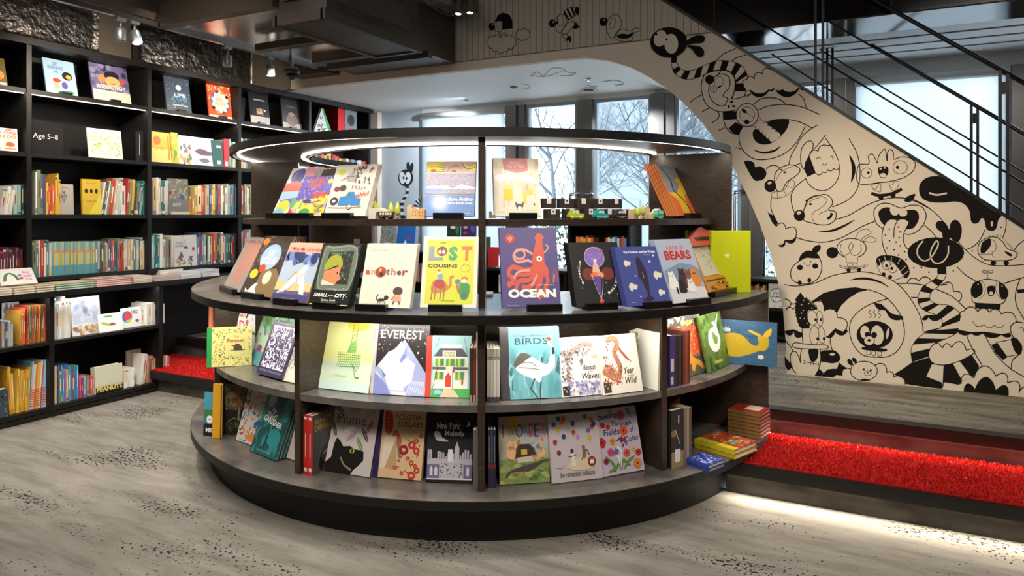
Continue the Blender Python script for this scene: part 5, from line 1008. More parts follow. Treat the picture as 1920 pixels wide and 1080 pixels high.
fl=lambda A:(A.dots(['#c8bfa8','#5f8a5a','#d8a040','#8a2c24'],70,.2,.05,.95,.95,.02,.05,3,rot=True),A.E('#6a9a84',.5,.3,.12,.09),A.R('#d8c830',0,0,.2,1))
c0=on_z(1352,868,ZB_); 
flat_stack(lambda i:['orange flowered book with yellow edge lying flat, lowest of the pair','orange flowered book with a yellow edge lying flat on its twin'][i],Vector((on_z(1378,862,ZB_).x-.0,on_z(1378,862,ZB_).y,ZB_)),68,.20,.22,[(.02,'#d8c02c','#c8b020',None),(.024,'#c04a2c','#d8c830',fl)],None)
flat_stack(lambda i:['blue book lying flat at the bottom front right, lower of two','blue and white patterned book lying flat on another blue book'][i],Vector((on_z(1330,886,ZB_).x,on_z(1330,886,ZB_).y,ZB_)),66,.12,.12,[(.014,'#2f3c8a','#3a4aa0',None),(.018,'#2c3f94','#3a4aa0',lambda A:A.dots(['#c8cce0','#7a86c0'],70,.06,.06,.94,.94,.02,.06,4,rot=True))],None)
flat_stack(lambda i:'red and tan book in the flat pile at right end, %s from the bottom'%['lowest','second','third','fourth','fifth','sixth','seventh'][i],Vector((on_z(1434,826,ZB_).x-.02,on_z(1434,826,ZB_).y,ZB_)),78,.15,.17,[(.018,'#9a2c20','#8a6a3a',None)]*6+[(.018,'#a83428','#8a6a3a',lambda A:A.R('#e0d4b8',.3,.15,.9,.6))],'flat pile of red and tan books')
# small books on the far deck behind
for lab,px,d_,w_,h_,c,yaw in [('dark red book standing on the deck against the left panel',566,4.72,.06,.19,'#8a4a34',10),('grey book standing at the far left of the main deck',664,5.0,.075,.23,'#8f8b84',0),('thin green book beside the grey one on the far deck',684,5.0,.02,.24,'#4a6a4a',0)]:
    q=at_d(px,d_,DK); b,p=book_mesh(w_,h_,.02,c,None); M=Matrix.Translation(q)@Matrix.Rotation(YAW+R(yaw),4,'Z'); e=empty('picture_book',M); tag(e,lab,'book'); b.build('cover','print',e); p.build('page_block','matte',e)
# white paper pads lying on the deck between the stands
for i,(px,y,w_,d_,lab) in enumerate([(655,560,.07,.1,'white leaflet lying on deck between the dark green and cream books'),(912,556,.06,.12,'white leaflet lying on the deck beside the purple squid book')]):
    q=on_z(px,y,DK); b=MB(); b.col('#e0dcd6'); b.M=Matrix.Translation(q)@Matrix.Rotation(YAW,4,'Z'); b.box(-w_/2,0,.001,w_/2,d_,.012); tag(b.build('leaflet','matte'),lab,'leaflet')
# ---- toys and little boxes on the upper shelf ----------------------------------
def upos(px,r=UR): return on_ring(px,r,Z_UP)
def toyframe(px,r=UR):
    p=upos(px,r); o=p-KC; o.z=0; o.normalize(); e_=Vector((-o.y,o.x,0)); e_=e_ if e_.dot(RV)>0 else -e_
    M=Matrix((e_,-o,UP)).transposed().to_4x4(); M.translation=p+UP*.0008; return M
def toy_tree(px,r,c,h,rad,label):
    e=empty('toy_tree',toyframe(px,r)); tag(e,label,'toy'); b=MB(); b.col('#c8a070'); b.lathe([(.004,0),(.004,h*.3)],n=10); b.build('trunk','gloss',e)
    b=MB(); b.col(c); b.lathe([(rad*.3,h*.2),(rad*.85,h*.32),(rad,h*.46),(rad*.86,h*.66),(rad*.5,h*.86),(rad*.1,h)],n=16); b.build('crown','gloss',e)
toy_tree(703,1.30,'#d3d84a',.085,.02,'yellow green toy tree behind the white toy tunnel')
toy_tree(733,1.40,'#d0d650',.078,.0135,'slim yellow toy tree right of the tunnel, left of two'); toy_tree(745.5,1.40,'#c8d048',.078,.0135,'slim yellow toy tree right of the tunnel, right of two')
toy_tree(1196,1.42,'#c0cc48',.055,.014,'round green toy tree among the wooden blocks'); toy_tree(1206,1.40,'#b8cc50',.07,.012,'tall green toy tree among the wooden blocks')
e=empty('toy_tunnel',toyframe(690,1.38)); tag(e,'white wooden toy tunnel on the upper shelf','toy'); b=MB(); b.col('#e4dccb')
prof=[(0,0),(.0,.035),(.006,.045),(.02,.05),(.055,.05),(.075,.042),(.095,.022),(.1,0),(.082,0),(.078,.018),(.07,.03),(.055,.034),(.045,.03),(.04,.018),(.038,0)]
b.prism(prof,0,.05,'y'); b.build('body','gloss',e)
def toy_car(px,r,c,label,L=.066,tram=False):
    e=empty('toy_car' if not tram else 'toy_tram',toyframe(px,r)); tag(e,label,'toy'); H=.042; b=MB(); b.col(c)
    if tram:
        b.bbox(0,0,.006,L,.026,.034,.003)
        for k in range(5):
            b.col('#f0e2bc'); b.box(.005+k*.0125,-.0006,.018,.014+k*.0125,0,.029)
        b.build('body','gloss',e)
    else:
        b.prism([(0,.008),(0,.02),(.006,.024),(.012,.04),(.044,.04),(.05,.025),(L,.023),(L,.008)],0,.034,'y'); b.build('body','gloss',e)
        w=MB(); w.col('#e8efe8'); w.prism([(.014,.026),(.018,.037),(.028,.037),(.028,.026)],-.0006,0,'y'); w.prism([(.031,.026),(.031,.037),(.042,.037),(.046,.026)],-.0006,0,'y'); w.build('window','gloss',e)
        w=MB(); w.col('#ecebe4'); w.box(L*.12,-.001,.006,L*.92,0,.01); w.build('bumper','gloss',e)
    for x in (L*.2,L*.78):
        for y in (0,.026 if tram else .034): w=MB(); w.col(c if not tram else '#2a1c28'); w.M=Matrix.Translation((x,y,.0075))@Matrix.Rotation(R(90),4,'X'); w.lathe([(.0075,-.003),(.0075,.003)],n=14); w.build('wheel','gloss',e)
toy_car(710,1.44,'#4a2c38','dark purple toy tram with cream windows by the tunnel',.068,True)
toy_car(1068,1.44,'#c9cf30','yellow toy car in front of the small dark boxes',.072); toy_car(1117,1.44,'#2fa89a','teal toy car in front of the small dark boxes',.07); toy_car(1155,1.44,'#3a302a','dark brown toy car in front of the small dark boxes',.068); toy_car(1232,1.44,'#3aa888','small green toy van among the wooden blocks',.05)
def toy_house(px,r,w_,h_,c,label,roof=None,wins=True,d=.03):
    e=empty('toy_house',toyframe(px,r)); tag(e,label,'toy'); b=MB(); b.col(c); b.prism([(0,0),(0,h_*.85),(w_/2,h_),(w_,h_*.85),(w_,0)],0,d,'y')
    b.build('block','gloss',e)
    if roof: q=MB(); q.col(roof); q.prism([(-.001,h_*.85),(w_/2,h_+.001),(w_+.001,h_*.85),(w_+.001,h_*.8),(w_/2,h_*.95),(-.001,h_*.8)],-.001,d+.001,'y'); q.build('roof','gloss',e)
    if wins:
        for k in range(4): q=MB(); q.col('#c88a50'); x=w_*(.25+.4*(k%2)); z=h_*(.25+.3*(k//2)); q.box(x,-.0008,z,x+w_*.14,0,z+h_*.14); q.build('window','gloss',e)
toy_house(763,1.38,.02,.066,'#e8c890','narrow pale wooden toy house behind the two slim trees',wins=False); toy_house(770,1.42,.032,.052,'#f0c890','pale orange wooden toy house beside the blue art book',roof='#f4e4d0'); toy_house(783,1.42,.032,.05,'#e8b878','tan wooden toy house with little windows by the blue art book')
toy_house(1186,1.40,.03,.05,'#e0c49a','tan toy house beside the dark brown toy car',wins=False); toy_house(1208,1.38,.042,.06,'#e8c8b0','wooden toy house with a pink roof',roof='#e0b0a8',wins=False); toy_house(1222,1.42,.05,.03,'#dcc090','low wooden block behind the green toy van',wins=False)
e=empty('toy_tunnel',toyframe(1230,1.36)); tag(e,'small white toy arch above the green toy van','toy'); b=MB(); b.col('#e0dcd4'); b.prism([(0,0),(0,.03),(.01,.045),(.03,.05),(.048,.04),(.055,.02),(.055,0),(.045,0),(.042,.02),(.03,.03),(.016,.03),(.01,.02),(.01,0)],0,.03,'y'); b.build('body','gloss',e)
def tiny_box(px,r,z0,lab,g,heart):
    M=toyframe(px,r); M.translation.z+=z0; e=empty('tiny_box',M); tag(e,lab,'box',g); w_=.068; h_=.046
    b=MB(); b.col('#352b26'); b.bbox(0,0,0,w_,.05,h_,.0015); b.build('carton','print',e)
    b=MB(); b.col('#e8dcd4'); b.box(w_*.34,-.0012,h_*.45,w_*.66,-.0002,h_); b.box(w_*.34,-.0012,h_,w_*.66,.03,h_+.001)
    if heart: A=Art(b,lambda x,y,o:(x*w_,-.0013-o,y*h_)); A.E('#3a3440',.47,.74,.05,.07); A.E('#3a3440',.53,.74,.05,.07); A.P('#3a3440',[(.43,.72),(.57,.72),(.5,.6)])
    b.build('paper_seal','matte',e)
N5=['leftmost','second','third','fourth','rightmost']
for i,px in enumerate((1016,1050,1082,1114,1145)): tiny_box(px,1.36,.049,'small dark box with a white seal, %s in the upper row'%N5[i],'small dark boxes upper row',i in(1,3))
for i,px in enumerate((1024,1060,1096,1132,1160)): tiny_box(px,1.36,0,'small dark box with a white seal, %s in the lower row'%N5[i],'small dark boxes lower row',i in(0,2))
e=empty('toy_block',toyframe(917,1.43)); tag(e,'tiny pale wooden toy engine right of the centre post','toy'); b=MB(); b.col('#b8a468'); b.box(0,0,.004,.03,.02,.018); b.box(0,0,.018,.012,.02,.034); b.build('body','gloss',e)
# ================================================================ left wall: tall bookcase, counter and base cabinet
def zat(px,py,X): return on_x(px,py,X).z
def yat(px,X): return on_x(px,400,X).y
BT=2.535; SH=[2.195,1.768,1.352,.925]
DIV=[.921,1.798,2.675,3.552,4.429,5.306,6.24]
wall_case=empty('tall_bookcase',Matrix.Translation((BX,2.0,0))); tag(wall_case,'tall black bookcase of open bays covering the whole left wall','bookcase')
wi_=Matrix.Translation((-BX,-2.0,0))
def wpart(b,name,m,par=wall_case,inv=wi_): b.v=[tuple(inv@Vector(v)) for v in b.v]; return b.build(name,m,par)
b=MB(); b.box(-5.41,.9,BT-.045,BX+.02,6.28,BT); wpart(b,'top_board','black_wood')
b=MB(); b.box(-5.41,.9,.3,-5.39,6.25,BT-.046); wpart(b,'back_panel','black_wood')
for y in DIV: b=MB(); b.box(-5.389,y-.016,.89 if y<6.2 else .3,BX,y+.016,BT-.0455); wpart(b,'upright_panel','black_wood')
for k,z in enumerate(SH):
    for y0,y1 in zip(DIV,DIV[1:]): b=MB(); b.box(-5.389,y0+.0165,z-.028,BX-.004,y1-.0165,z); wpart(b,'shelf','black_wood')
b=MB(); b.box(-5.389,.93,SH[0]-.036,BX-.004,6.2,SH[0]-.0285)
for y0,y1 in zip(DIV[1:],DIV[2:]):
    b=MB(); b.box(BX-.03,y0+.02,SH[0]-.034,BX-.018,y1-.02,SH[0]-.0283); wpart(b,'light_strip','led_soft')
    o=lamp('AREA','shelf_strip_light',(BX-.024,(y0+y1)/2,SH[0]-.036),1.3,(1,.92,.8),.82,((BX-.15),(y0+y1)/2,SH[0]-.6),size_y=.012)
    o.rotation_euler=Matrix(((0,1,0),(-1,0,0),(0,0,1))).transposed().to_euler() if False else (0,0,R(90))
# sign AGE 5-8
def wallM(px,X,z): y=yat(px,X); return Matrix.Translation((X,y,z+.0006))@Matrix.Rotation(R(90),4,'Z')
def wbook(label,px0,px1,ytop,X,z,cover,art=None,th=.012,lean=0,yaw=0,d=None,matn='print',name='picture_book',cat='book',spine=None,dz=0):
    """face-out book on a wall shelf; the near (left) corner is at px0"""
    y0=yat(px0,X); y1=yat(px1,X); w=(y1-y0)/math.cos(R(yaw)); le=R(lean); pm=(px0+px1)/2
    M0=Matrix.Translation((X,y0,z+.0006+th*math.sin(le)+dz))@Matrix.Rotation(R(90+yaw),4,'Z')@Matrix.Rotation(-le,4,'X')
    top=zat(pm,ytop,X-.04); h=(top-z)/math.cos(le)
    b,p=book_mesh(w,h,th,cover,art,spine=spine); e=empty(name,M0); tag(e,label,cat); b.build('cover',matn,e); p.build('page_block','matte',e); return e
e=empty('shelf_sign',wallM(60,BX-.01,SH[1])); w_=yat(119,BX-.01)-yat(60,BX-.01); h_=zat(90,232,BX-.01)-SH[1]
tag(e,'black sign with white lettering for an age group, standing on the second shelf','sign')
b=MB(); b.col('#141314'); b.box(0,0,0,w_,.01,h_); A=Art(b,lambda x,y,o:(x*w_,-o,y*h_)); A.T('#d8d4cc','Age 5–8',.0+.03,.44,.82,.66,bold=0); b.build('panel','matte',e)
# face-out books, display row
RX0=BX-.03
def c_zoo(A): A.R('#9fc0dc',0,0,1,1); A.T('#5a6a8a','QUIET\nNEIGHBOURHOOD\nPARK',.12,.6,.62,.92,bold=.02); A.E('#d8482e',.36,.4,.13,.06); A.E('#2a2420',.72,.56,.17,.12); A.E('#d8a83a',.76,.54,.09,.06); A.E('#e8a070',.34,.24,.1,.09); A.E('#5a4aa0',.6,.28,.1,.1); A.P('#3a8a5a',[(.4,.1),(.8,.14),(.84,.06),(.4,.02)],True)
def c_night(A): A.R('#6a6488',0,0,1,1); A.dots(['#544e74','#8a84a8'],40,0,0,1,1,.04,.1,2); A.R('#d8c4b4',0,0,1,.3); A.E('#2a2230',.56,.72,.2,.13); A.E('#d8a468',.56,.56,.2,.14); A.E('#b8844a',.28,.6,.1,.12); A.T('#e8dccc','MORNING NIGHT',.12,.34,.9,.46,bold=.02); A.E('#b84a3a',.84,.6,.07,.07); A.L('#3a2418',.012,[(.5,.52),(.56,.49),(.63,.52)])
def c_life(A): A.R('#3a4656',0,0,1,1); A.dots(['#8aa4b8','#5a6a7a'],120,.04,.1,.96,.95,.008,.018,3); A.E('#c8d8d0',.54,.7,.11,.08); A.T('#b8e0f4','LIFE',.34,.44,.8,.54,bold=.02); A.dots(['#4a8ab0'],60,.25,.3,.85,.44,.01,.02,5); A.T(W,'KNOW HOW IT BEGAN',.25,.18,.85,.22)
def c_events(A): 
    A.R('#d8522a',0,0,1,1); A.dots(['#e8c8b0'],60,.04,.5,.96,.96,.01,.03,3); A.E('#ecd8c4',.5,.46,.36,.3)
    for k in range(10): a=k*.628; A.E(['#4a6aa0','#3a2a24','#c8843a','#3a4a7a','#7a4a8a'][k%5],.5+.36*math.cos(a),.46+.3*math.sin(a),.07,.05)
    A.T('#c87a4a','EVENT\nHISTORY',.28,.36,.7,.58,bold=.02); A.R('#ecdccc',0,0,1,.08)
def c_moon(A): A.R('#1b1a1e',0,0,1,1); A.R('#b8b4b0',0,0,1,.26); A.T('#c8c4bc','ARMSTRONG',.2,.76,.8,.81,bold=.02); A.P('#b8a078',[(.34,.3),(.4,.5),(.6,.52),(.68,.3),(.5,.36)]); A.dots(['#d8c8a8','#8a7448'],20,.34,.3,.68,.5,.02,.04,2); A.E(W,.78,.46,.03)
def c_plane(A): A.R('#2a2624',0,0,1,1); A.R('#c8b8ac',0,0,1,.2); A.E('#8a6a58',.5,.3,.3,.2); A.T('#a89a90','LINDBERGH',.25,.7,.75,.75); A.P('#a89484',[(.3,.5),(.5,.56),(.7,.5),(.5,.4)])
Z1=SH[0]
for args in [('olive and orange book at the extreme left edge of the display shelf',-32,15,108,'#6a5a2a',lambda A:(A.E('#e87a3a',.6,.4,.3,.2),A.T('#e8c83a','100',.5,.3,.9,.5)),14),
 ('pale blue book with cartoon figures at the left of the display shelf',89,147,114,'#9fc0dc',c_zoo,14),('purple and cream book with a round smiling face on the display shelf',177,247,124,'#6a6488',c_night,14),
 ('speckled dark blue book with a pale moon on the display shelf',314,360,146,'#3a4656',c_life,9),('bright orange-red book with a ring of little discs on the display shelf',393,438,158,'#d8522a',c_events,8),
 ('black book with a small golden moon lander on the display shelf',471,507,177,'#1b1a1e',c_moon,7),('dark brown book with pale grey base on the display shelf',531,566,187,'#2a2624',c_plane,6)]:
    lab,a,c,yt,cv,ar,ln=args; wbook(lab,a,c,yt,BX-.075,Z1,cv,ar,th=.014,lean=ln,matn='gloss')
    y0=yat((a+c)/2-7,BX-.075); b=MB(); b.box(BX-.07,y0,Z1+.0008,BX-.035,y0+.07,Z1+.022); tag(b.build('book_rest','stand_black'),'small black rest in front of the '+' '.join(lab.split(' on the display')[0].split(' at the')[0].split()[:8]),'book rest')
# triangular green-edged book and red slipcase with grey book
e=empty('picture_book',wallM(588,BX-.06,Z1)); tag(e,'triangular speckled book with a green edge, near the end of the display shelf','book')
w_=yat(624,BX-.06)-yat(588,BX-.06); h_=zat(604,203,BX-.06)-Z1
b=MB(); b.col('#e0dcd8'); b.prism([(0,0),(w_*.8,0),(w_*.42,h_)],0,.03,'y'); A=Art(b,lambda x,y,o:(x*w_,-o,y*h_)); A.dots(['#2a2a2a'],60,.16,.02,.62,.4,.012,.03,3); A.dots(['#2a2a2a'],12,.32,.4,.52,.7,.012,.03,3); b.build('cover','gloss',e)
b=MB(); b.col('#2fa04a'); b.prism([(w_*.8,0),(w_,.0),(w_*.5,h_*1.01),(w_*.42,h_)],.0,.03,'y'); b.build('spine','gloss',e)
wbook('bright red slipcase at the right end of the display shelf',634,646,203,BX-.05,Z1,'#c82420',None,th=.18,matn='gloss')
wbook('grey book with a dark oval at the right end of the display shelf',647,669,206,BX-.05,Z1,'#77787c',lambda A:(A.E('#2a2a2e',.5,.6,.3,.2),A.R('#c83a5a',.3,.3,.7,.34)),th=.03)
# second shelf
Z2=SH[1]
def c_hundred(A): A.R('#e8e0d8',0,0,1,1); A.T('#c83a2e','ERIC\nCARLE',.04,.76,.46,.98,bold=.04); A.T('#c83a2e','ERIC\nCARLE',.54,.76,.96,.98,bold=.04); A.T('#e89a4a','100',.02,.55,.46,.72,bold=.04); A.T('#e89a4a','100',.52,.55,.96,.72,bold=.04); A.E('#e87a3a',.24,.3,.16,.1); A.E('#d8582e',.74,.3,.16,.1); A.R('#e87a3a',.06,.1,.42,.14); A.R('#e87a3a',.56,.1,.92,.14)
wbook('white book with orange numerals at the far left of the second shelf',-22,34,241,BX-.05,Z2,'#e8e0d8',c_hundred,lean=5)
def c_things(A): A.R('#e0d8c4',0,0,1,1); A.T('#8a8478','WHERE THE WILD THINGS ARE',.08,.88,.88,.94,bold=.02); A.dots(['#c8b888','#a8b8a8','#d8b070'],60,.05,.3,.95,.82,.03,.08,3,asp=.5); A.R('#c8cdbc',.0,.1,1,.34); A.dots(['#a8a080'],40,.05,.1,.95,.35,.01,.03,5)
wbook('wide cream landscape-format picture book on the second shelf',168,231,244,BX-.06,Z2,'#e0d8c4',c_things,lean=8)
wbook('flat black box with tiny white lettering at the end of the second shelf bay',256,269,248,BX-.03,Z2,'#151416',lambda A:A.R('#c8c4bc',.4,.2,.46,.9),th=.02)
for lab,a,c,yt,cv,ar,ln in [('orange book with round fruit shapes on the second shelf',284,322,249,'#e0a03a',lambda A:(A.R('#ecc070',.0,.0,1,.45),A.E('#d8642a',.35,.72,.18,.15),A.R('#c87a2a',.86,.1,.94,.9),A.T('#b8742a','LAYERS',.2,.4,.7,.5)),7),
 ('yellow and green spotted book on the second shelf',323,336,250,'#b8a83a',lambda A:A.dots(['#5a8a3a','#e0d060'],24,.05,.05,.95,.95,.06,.12,2),4),
 ('white book of little animal pictures on the second shelf',337,366,256,'#e4dccc',lambda A:A.dots(['#b84a34','#4a7a6a','#6a6a7a','#d8a060'],24,.1,.06,.9,.7,.05,.1,6),7),
 ('pale blue book with two whales on the second shelf',367,405,260,'#a4b4c4',lambda A:(A.T(W,'WHALES',.3,.72,.9,.84),A.P('#5a4450',[(.04,.5),(.3,.6),(.8,.5),(.9,.6),(.86,.4),(.5,.36),(.2,.4)],True),A.P('#6a5a60',[(.2,.2),(.5,.26),(.7,.16),(.4,.1)],True)),8),
 ('dark green book with a white label on the second shelf',400,420,265,'#1f4a44',lambda A:(A.R('#c8ccc0',.4,.72,.8,.82),A.R('#d8d8cc',.4,.1,.75,.24)),5),
 ('red book beside the dark green one on the second shelf',421,430,262,'#b8242a',lambda A:A.R(W,.2,.05,.7,.2),2)]:
    wbook(lab,a,c,yt,BX-.04,Z2,cv,ar,lean=ln)
# spine rows ----------------------------------------------------------------------
NAMES=[('white','#e8e6e0'),('cream','#dccfae'),('tan','#b8966a'),('yellow','#d8b83a'),('gold','#a8842a'),('orange','#d0682c'),('red','#b02a24'),('maroon','#5f2028'),('pink','#d090a0'),('purple','#5c3f80'),('navy','#28305a'),('blue','#3f68a8'),('light blue','#8fb4d0'),('teal','#2f8a8c'),('green','#4a8a4a'),('dark green','#28483a'),('olive','#7a7a3a'),('grey','#8a8886'),('dark grey','#3c3a3c'),('brown','#5c3f2c')]
NL=[(n,lin(c)) for n,c in NAMES]
def cname(c):
    l=[x**.45 for x in lin(c)]; return min(NL,key=lambda q:sum((a-b**.45)**2 for a,b in zip(l,q[1])))[0]
def ordn(n):
    return {1:'first',2:'second',3:'third'}.get(n,'%d%s'%(n,'th' if 10<=n%100<=20 else {1:'st',2:'nd',3:'rd'}.get(n%10,'th')))
PAL=dict(mix=['#e4ddd0','#d8c8a8','#b8c0b8','#8aa4a8','#4a8488','#2f6a70','#b03a30','#c8542e','#d8b04a','#3f4f7a','#5c7a8a','#e0e0dc','#7a8a60','#c8a880','#6a5a70','#3c4a44','#d8d0c4'],
 warm=['#c8542e','#d86a3a','#b02a24','#d8b04a','#c89a3a','#7a3a2c','#e0c890'],
 teal=['#2f8a8c','#4aa0a0','#8ab8b4','#d0c8b0','#2f6a70','#a8c4bc'],white=['#e8e4dc','#dcd8ce','#e4e0d8','#d0ccc4','#ece8e0'],
 cyc=['#8fb4a8','#a8bca8','#7aa0a8','#8aa890'],dark=['#2c2430','#5f2438','#6a2a4a','#3a2c3c','#70304a'],stripe=['#b8483a','#c8a040','#2f6a4a','#a84a38','#8a7a3a','#c85a3a'],
 lb=['#8fc0dc','#d8c8b0','#e07a4a','#d8b04a','#e4ddd0','#c8382e'],multi=['#6a4a90','#4a9a5a','#3f78b8','#5a9ad0','#8a6ab0','#c8b03a','#4a8ac8','#3f7a4a'],
 rainbow=['#c8486a','#4a9a6a','#d0503a','#8a5ab0','#d8a0b0','#3f68a8','#b03a50'],mag=['#c8b8b8','#b05a6a','#d8d0c8','#8a7a90','#c88a5a','#7a6a5a','#b8a070','#c8902e'],gold=['#d8a83a','#c8982e','#e0b850','#b8862a'],paleb=['#a8b4b8','#b84a3a','#5a7a9a','#c8c0b0','#6a4a44'])
COUNT={}
def spines(row,X,z,px0,px1,n,pal,y0,y1,lean=0,band=None,seed=0,depth=.2):
    """upright books, spines toward the room, near one at px0; y0,y1 = pixel heights of their tops at each end"""
    rg=random.Random(seed*31+int(px0)*7+n); ya,yb=yat(px0,X),yat(px1,X); ws=[rg.uniform(.6,1.5) for _ in range(n)]; T=sum(ws); y=ya; P=PAL[pal]
    cs=[]; last=None
    for i in range(n):
        c=rg.choice(P) if pal not in('cyc','lb','multi','stripe') else P[i%len(P)]
        cs.append(c)
    for i in range(n):
        w_=(yb-ya)*ws[i]/T; t=(i+.5)/n; px=px0+(px1-px0)*t; ht=zat(px,y0+(y1-y0)*t,X)-z; h=ht*(1 if pal in('cyc','stripe') else rg.uniform(.86,1.03)); c=cs[i]; d=depth*rg.uniform(.9,1.05)
        b=MB(); ww=w_*.94; b.col(c); b.box(0,0,0,ww,.002,h); b.box(0,.002,0,ww*.12,d,h); b.box(ww*.88,.002,0,ww,d,h); b.col('#ddd5c4'); b.box(ww*.12,.002,.002,ww*.88,d-.002,h-.003)
        A=Art(b,lambda x,q,o:(x*ww,-o,q*h),.0001,.0003)
        if band=='series': A.R('#d8905a',0,.66,1,.74); A.R(['#7ab0c0','#d8b84a','#a8bcc8','#c8b850'][i%4],0,.3,1,.66); A.R('#5a9aa0',0,0,1,.3)
        elif band=='red': 
            for q in range(8): A.R('#c8402e',0,.06+.05*q,1,.08+.05*q)
        else:
            lc=rg.choice(['#ece6da','#2a2624','#d8b84a','#ece6da','#b03a30'])
            if lc==c: lc='#3a3634'
            A.R(lc,.35,rg.uniform(.3,.42),.65,rg.uniform(.6,.85))
            if rg.random()<.5: A.R(rg.choice(P),0,.03,1,rg.uniform(.08,.16))
            if rg.random()<.3: A.R(rg.choice(PAL['mix']),0,.9,1,.96)
        M=Matrix.Translation((X-rg.uniform(0,.012),y,z+.0008))@Matrix.Rotation(R(90),4,'Z')@Matrix.Rotation(R(lean),4,'Y')
        o=b.build('spine_out_book','print'); o.matrix_world=M
        if lean>0: o.location.z+=0.0
        COUNT[row]=COUNT.get(row,0)+1; k=COUNT[row]
        nb=cname(cs[i-1]) if i>0 else (cname(cs[i+1]) if n>1 else None)
        size='thin' if ww<.012 else ('thick' if ww>.03 else 'slim')
        tag(o,'%s %s book, %s spine from left, %s'%(size,cname(c),ordn(k),row),'book','spines, '+row)
        y+=w_
Xs=BX-.035
Z3,Z4=SH[2],SH[3]
rA3='third shelf, leftmost wall bay'; rB3='third shelf, second wall bay'; rC3='third shelf, third wall bay'; rD3='third shelf, fourth wall bay'
spines(rA3,Xs,Z3,-14,0,3,'warm',350,350); spines(rA3,Xs,Z3,1,22,3,'white',350,350,lean=8,seed=1); spines(rA3,Xs,Z3,26,40,2,'teal',342,342); spines(rA3,Xs,Z3,41,51,3,'mix',340,341,seed=3)
spines(rB3,Xs,Z3,68,87,4,'mix',320,322,seed=4); spines(rB3,Xs,Z3,88,103,4,'warm',341,343,seed=5); spines(rB3,Xs,Z3,104,114,3,'gold',327,328,seed=6)
wbook('pale grey book with dark hand lettering on the third shelf',114,139,346,BX-.06,Z3,'#aaa49c',lambda A:(A.T(K,'THE\nGROTTO\nICE',.0,.4,.5,.78,bold=.03),A.T('#5a5650','BARBARO',.1,.86,.6,.9)),lean=3)
wbook('yellow book with three dark portraits tilted among spines on third shelf',156,190,337,BX-.02,Z3,'#c8a82a',lambda A:(A.P('#d8c43a',[(.3,0),(1,.6),(1,0)]),A.E(K,.2,.66,.08,.07),A.E(K,.48,.66,.08,.06),A.E(K,.76,.66,.08,.07),A.T('#7a5a1a','THE MUSEUM',.2,.86,.8,.9),A.T('#8a6a1a','THREE BEARS',.2,.34,.8,.4)),lean=3,th=.02)
spines(rB3,Xs,Z3,187,204,5,'mix',336,336,lean=9,seed=7); spines(rB3,Xs,Z3,205,226,4,'mix',335,334,lean=6,seed=8); spines(rB3,Xs,Z3,227,236,1,'white',350,350,seed=2); spines(rB3,Xs,Z3,237,266,8,'mix',334,336,lean=4,seed=9); spines(rB3,Xs,Z3,267,275,2,'teal',334,332,seed=10)
spines(rC3,Xs,Z3,289,317,7,'mix',334,337,seed=11)
def c_jungle(A): A.R('#6e6a66',0,0,1,1); A.dots(['#8a9470','#a8a090','#4a4c40','#b0a858'],60,.1,.4,1,1,.03,.09,4,asp=.25,rot=True); A.E('#3a4a7a',.66,.5,.1,.07); A.T('#d8d4cc','GIANTS',.2,.22,.6,.32,shear=.3); A.R('#c8bea8',.1,0,1,.08); A.E('#7a3a34',.1,.6,.1,.05)
wbook('grey jungle-patterned book facing out on the third shelf, third bay',317,355,336,BX-.03,Z3,'#6e6a66',c_jungle,lean=4)
spines(rC3,Xs,Z3,356,366,2,'gold',366,366,seed=1); spines(rC3,Xs,Z3,367,379,2,'warm',342,343,seed=13); spines(rC3,Xs,Z3,380,446,19,'mix',343,347,seed=14)
spines(rD3,Xs,Z3,452,471,8,'mix',344,346,seed=15); spines(rD3,Xs,Z3,476,540,12,'mix',346,352,seed=16)
r4={0:'bottom shelf, leftmost wall bay',1:'bottom shelf, second wall bay',2:'bottom shelf, third wall bay',3:'bottom shelf, fourth wall bay'}
spines(r4[0],Xs,Z4,-16,47,15,'dark',466,465,seed=17)
spines(r4[1],Xs,Z4,60,97,8,'mix',448,450,seed=18); spines(r4[1],Xs,Z4,98,178,22,'cyc',454,453,band='series',seed=19); spines(r4[1],Xs,Z4,179,275,22,'mix',452,445,seed=20)
spines(r4[2],Xs,Z4,284,300,4,'teal',433,437,seed=21); spines(r4[2],Xs,Z4,301,328,6,'mix',440,443,seed=22)
def c_kandinsky(A): A.R('#c8c4c0',0,0,1,1); A.L(K,.012,[(.4,.98),(.5,.7),(.6,.55)]); A.E('#5a4a50',.5,.6,.1,.04); A.dots(['#8a8440','#6a3a5a','#c8a030','#4a4a50'],20,.05,.05,.8,.3,.05,.1,4,asp=.35,rot=True); A.P('#5f5660',[(.1,.2),(.3,.5),(.4,.3)]); A.E('#a83a4a',.84,.55,.06,.07); A.T('#4a4a5a','THE NOISY\nPAINT BOX',.06,.62,.4,.8)
wbook('pale grey square book with abstract shapes on the bottom shelf',328,370,441,BX-.02,Z4,'#c8c4c0',c_kandinsky,lean=3)
spines(r4[2],Xs,Z4,370,400,9,'mix',436,438,seed=23); spines(r4[2],Xs,Z4,401,446,13,'mix',436,437,seed=24)
spines(r4[3],Xs,Z4,452,473,6,'paleb',427,430,seed=25)
spines('second shelf, fourth wall bay',Xs,Z2,432,444,4,'teal',262,264,seed=26); spines('second shelf, fourth wall bay',Xs,Z2,452,470,5,'mix',257,263,seed=27); spines('second shelf, fifth wall bay',Xs,Z2,590,640,12,'warm',283,292,seed=28); spines('second shelf, fifth wall bay',Xs,Z2,650,688,8,'paleb',296,300,seed=29)
spines('bottom shelf, fifth wall bay',Xs,1.0,656,690,6,'paleb',432,430,seed=30) if False else None
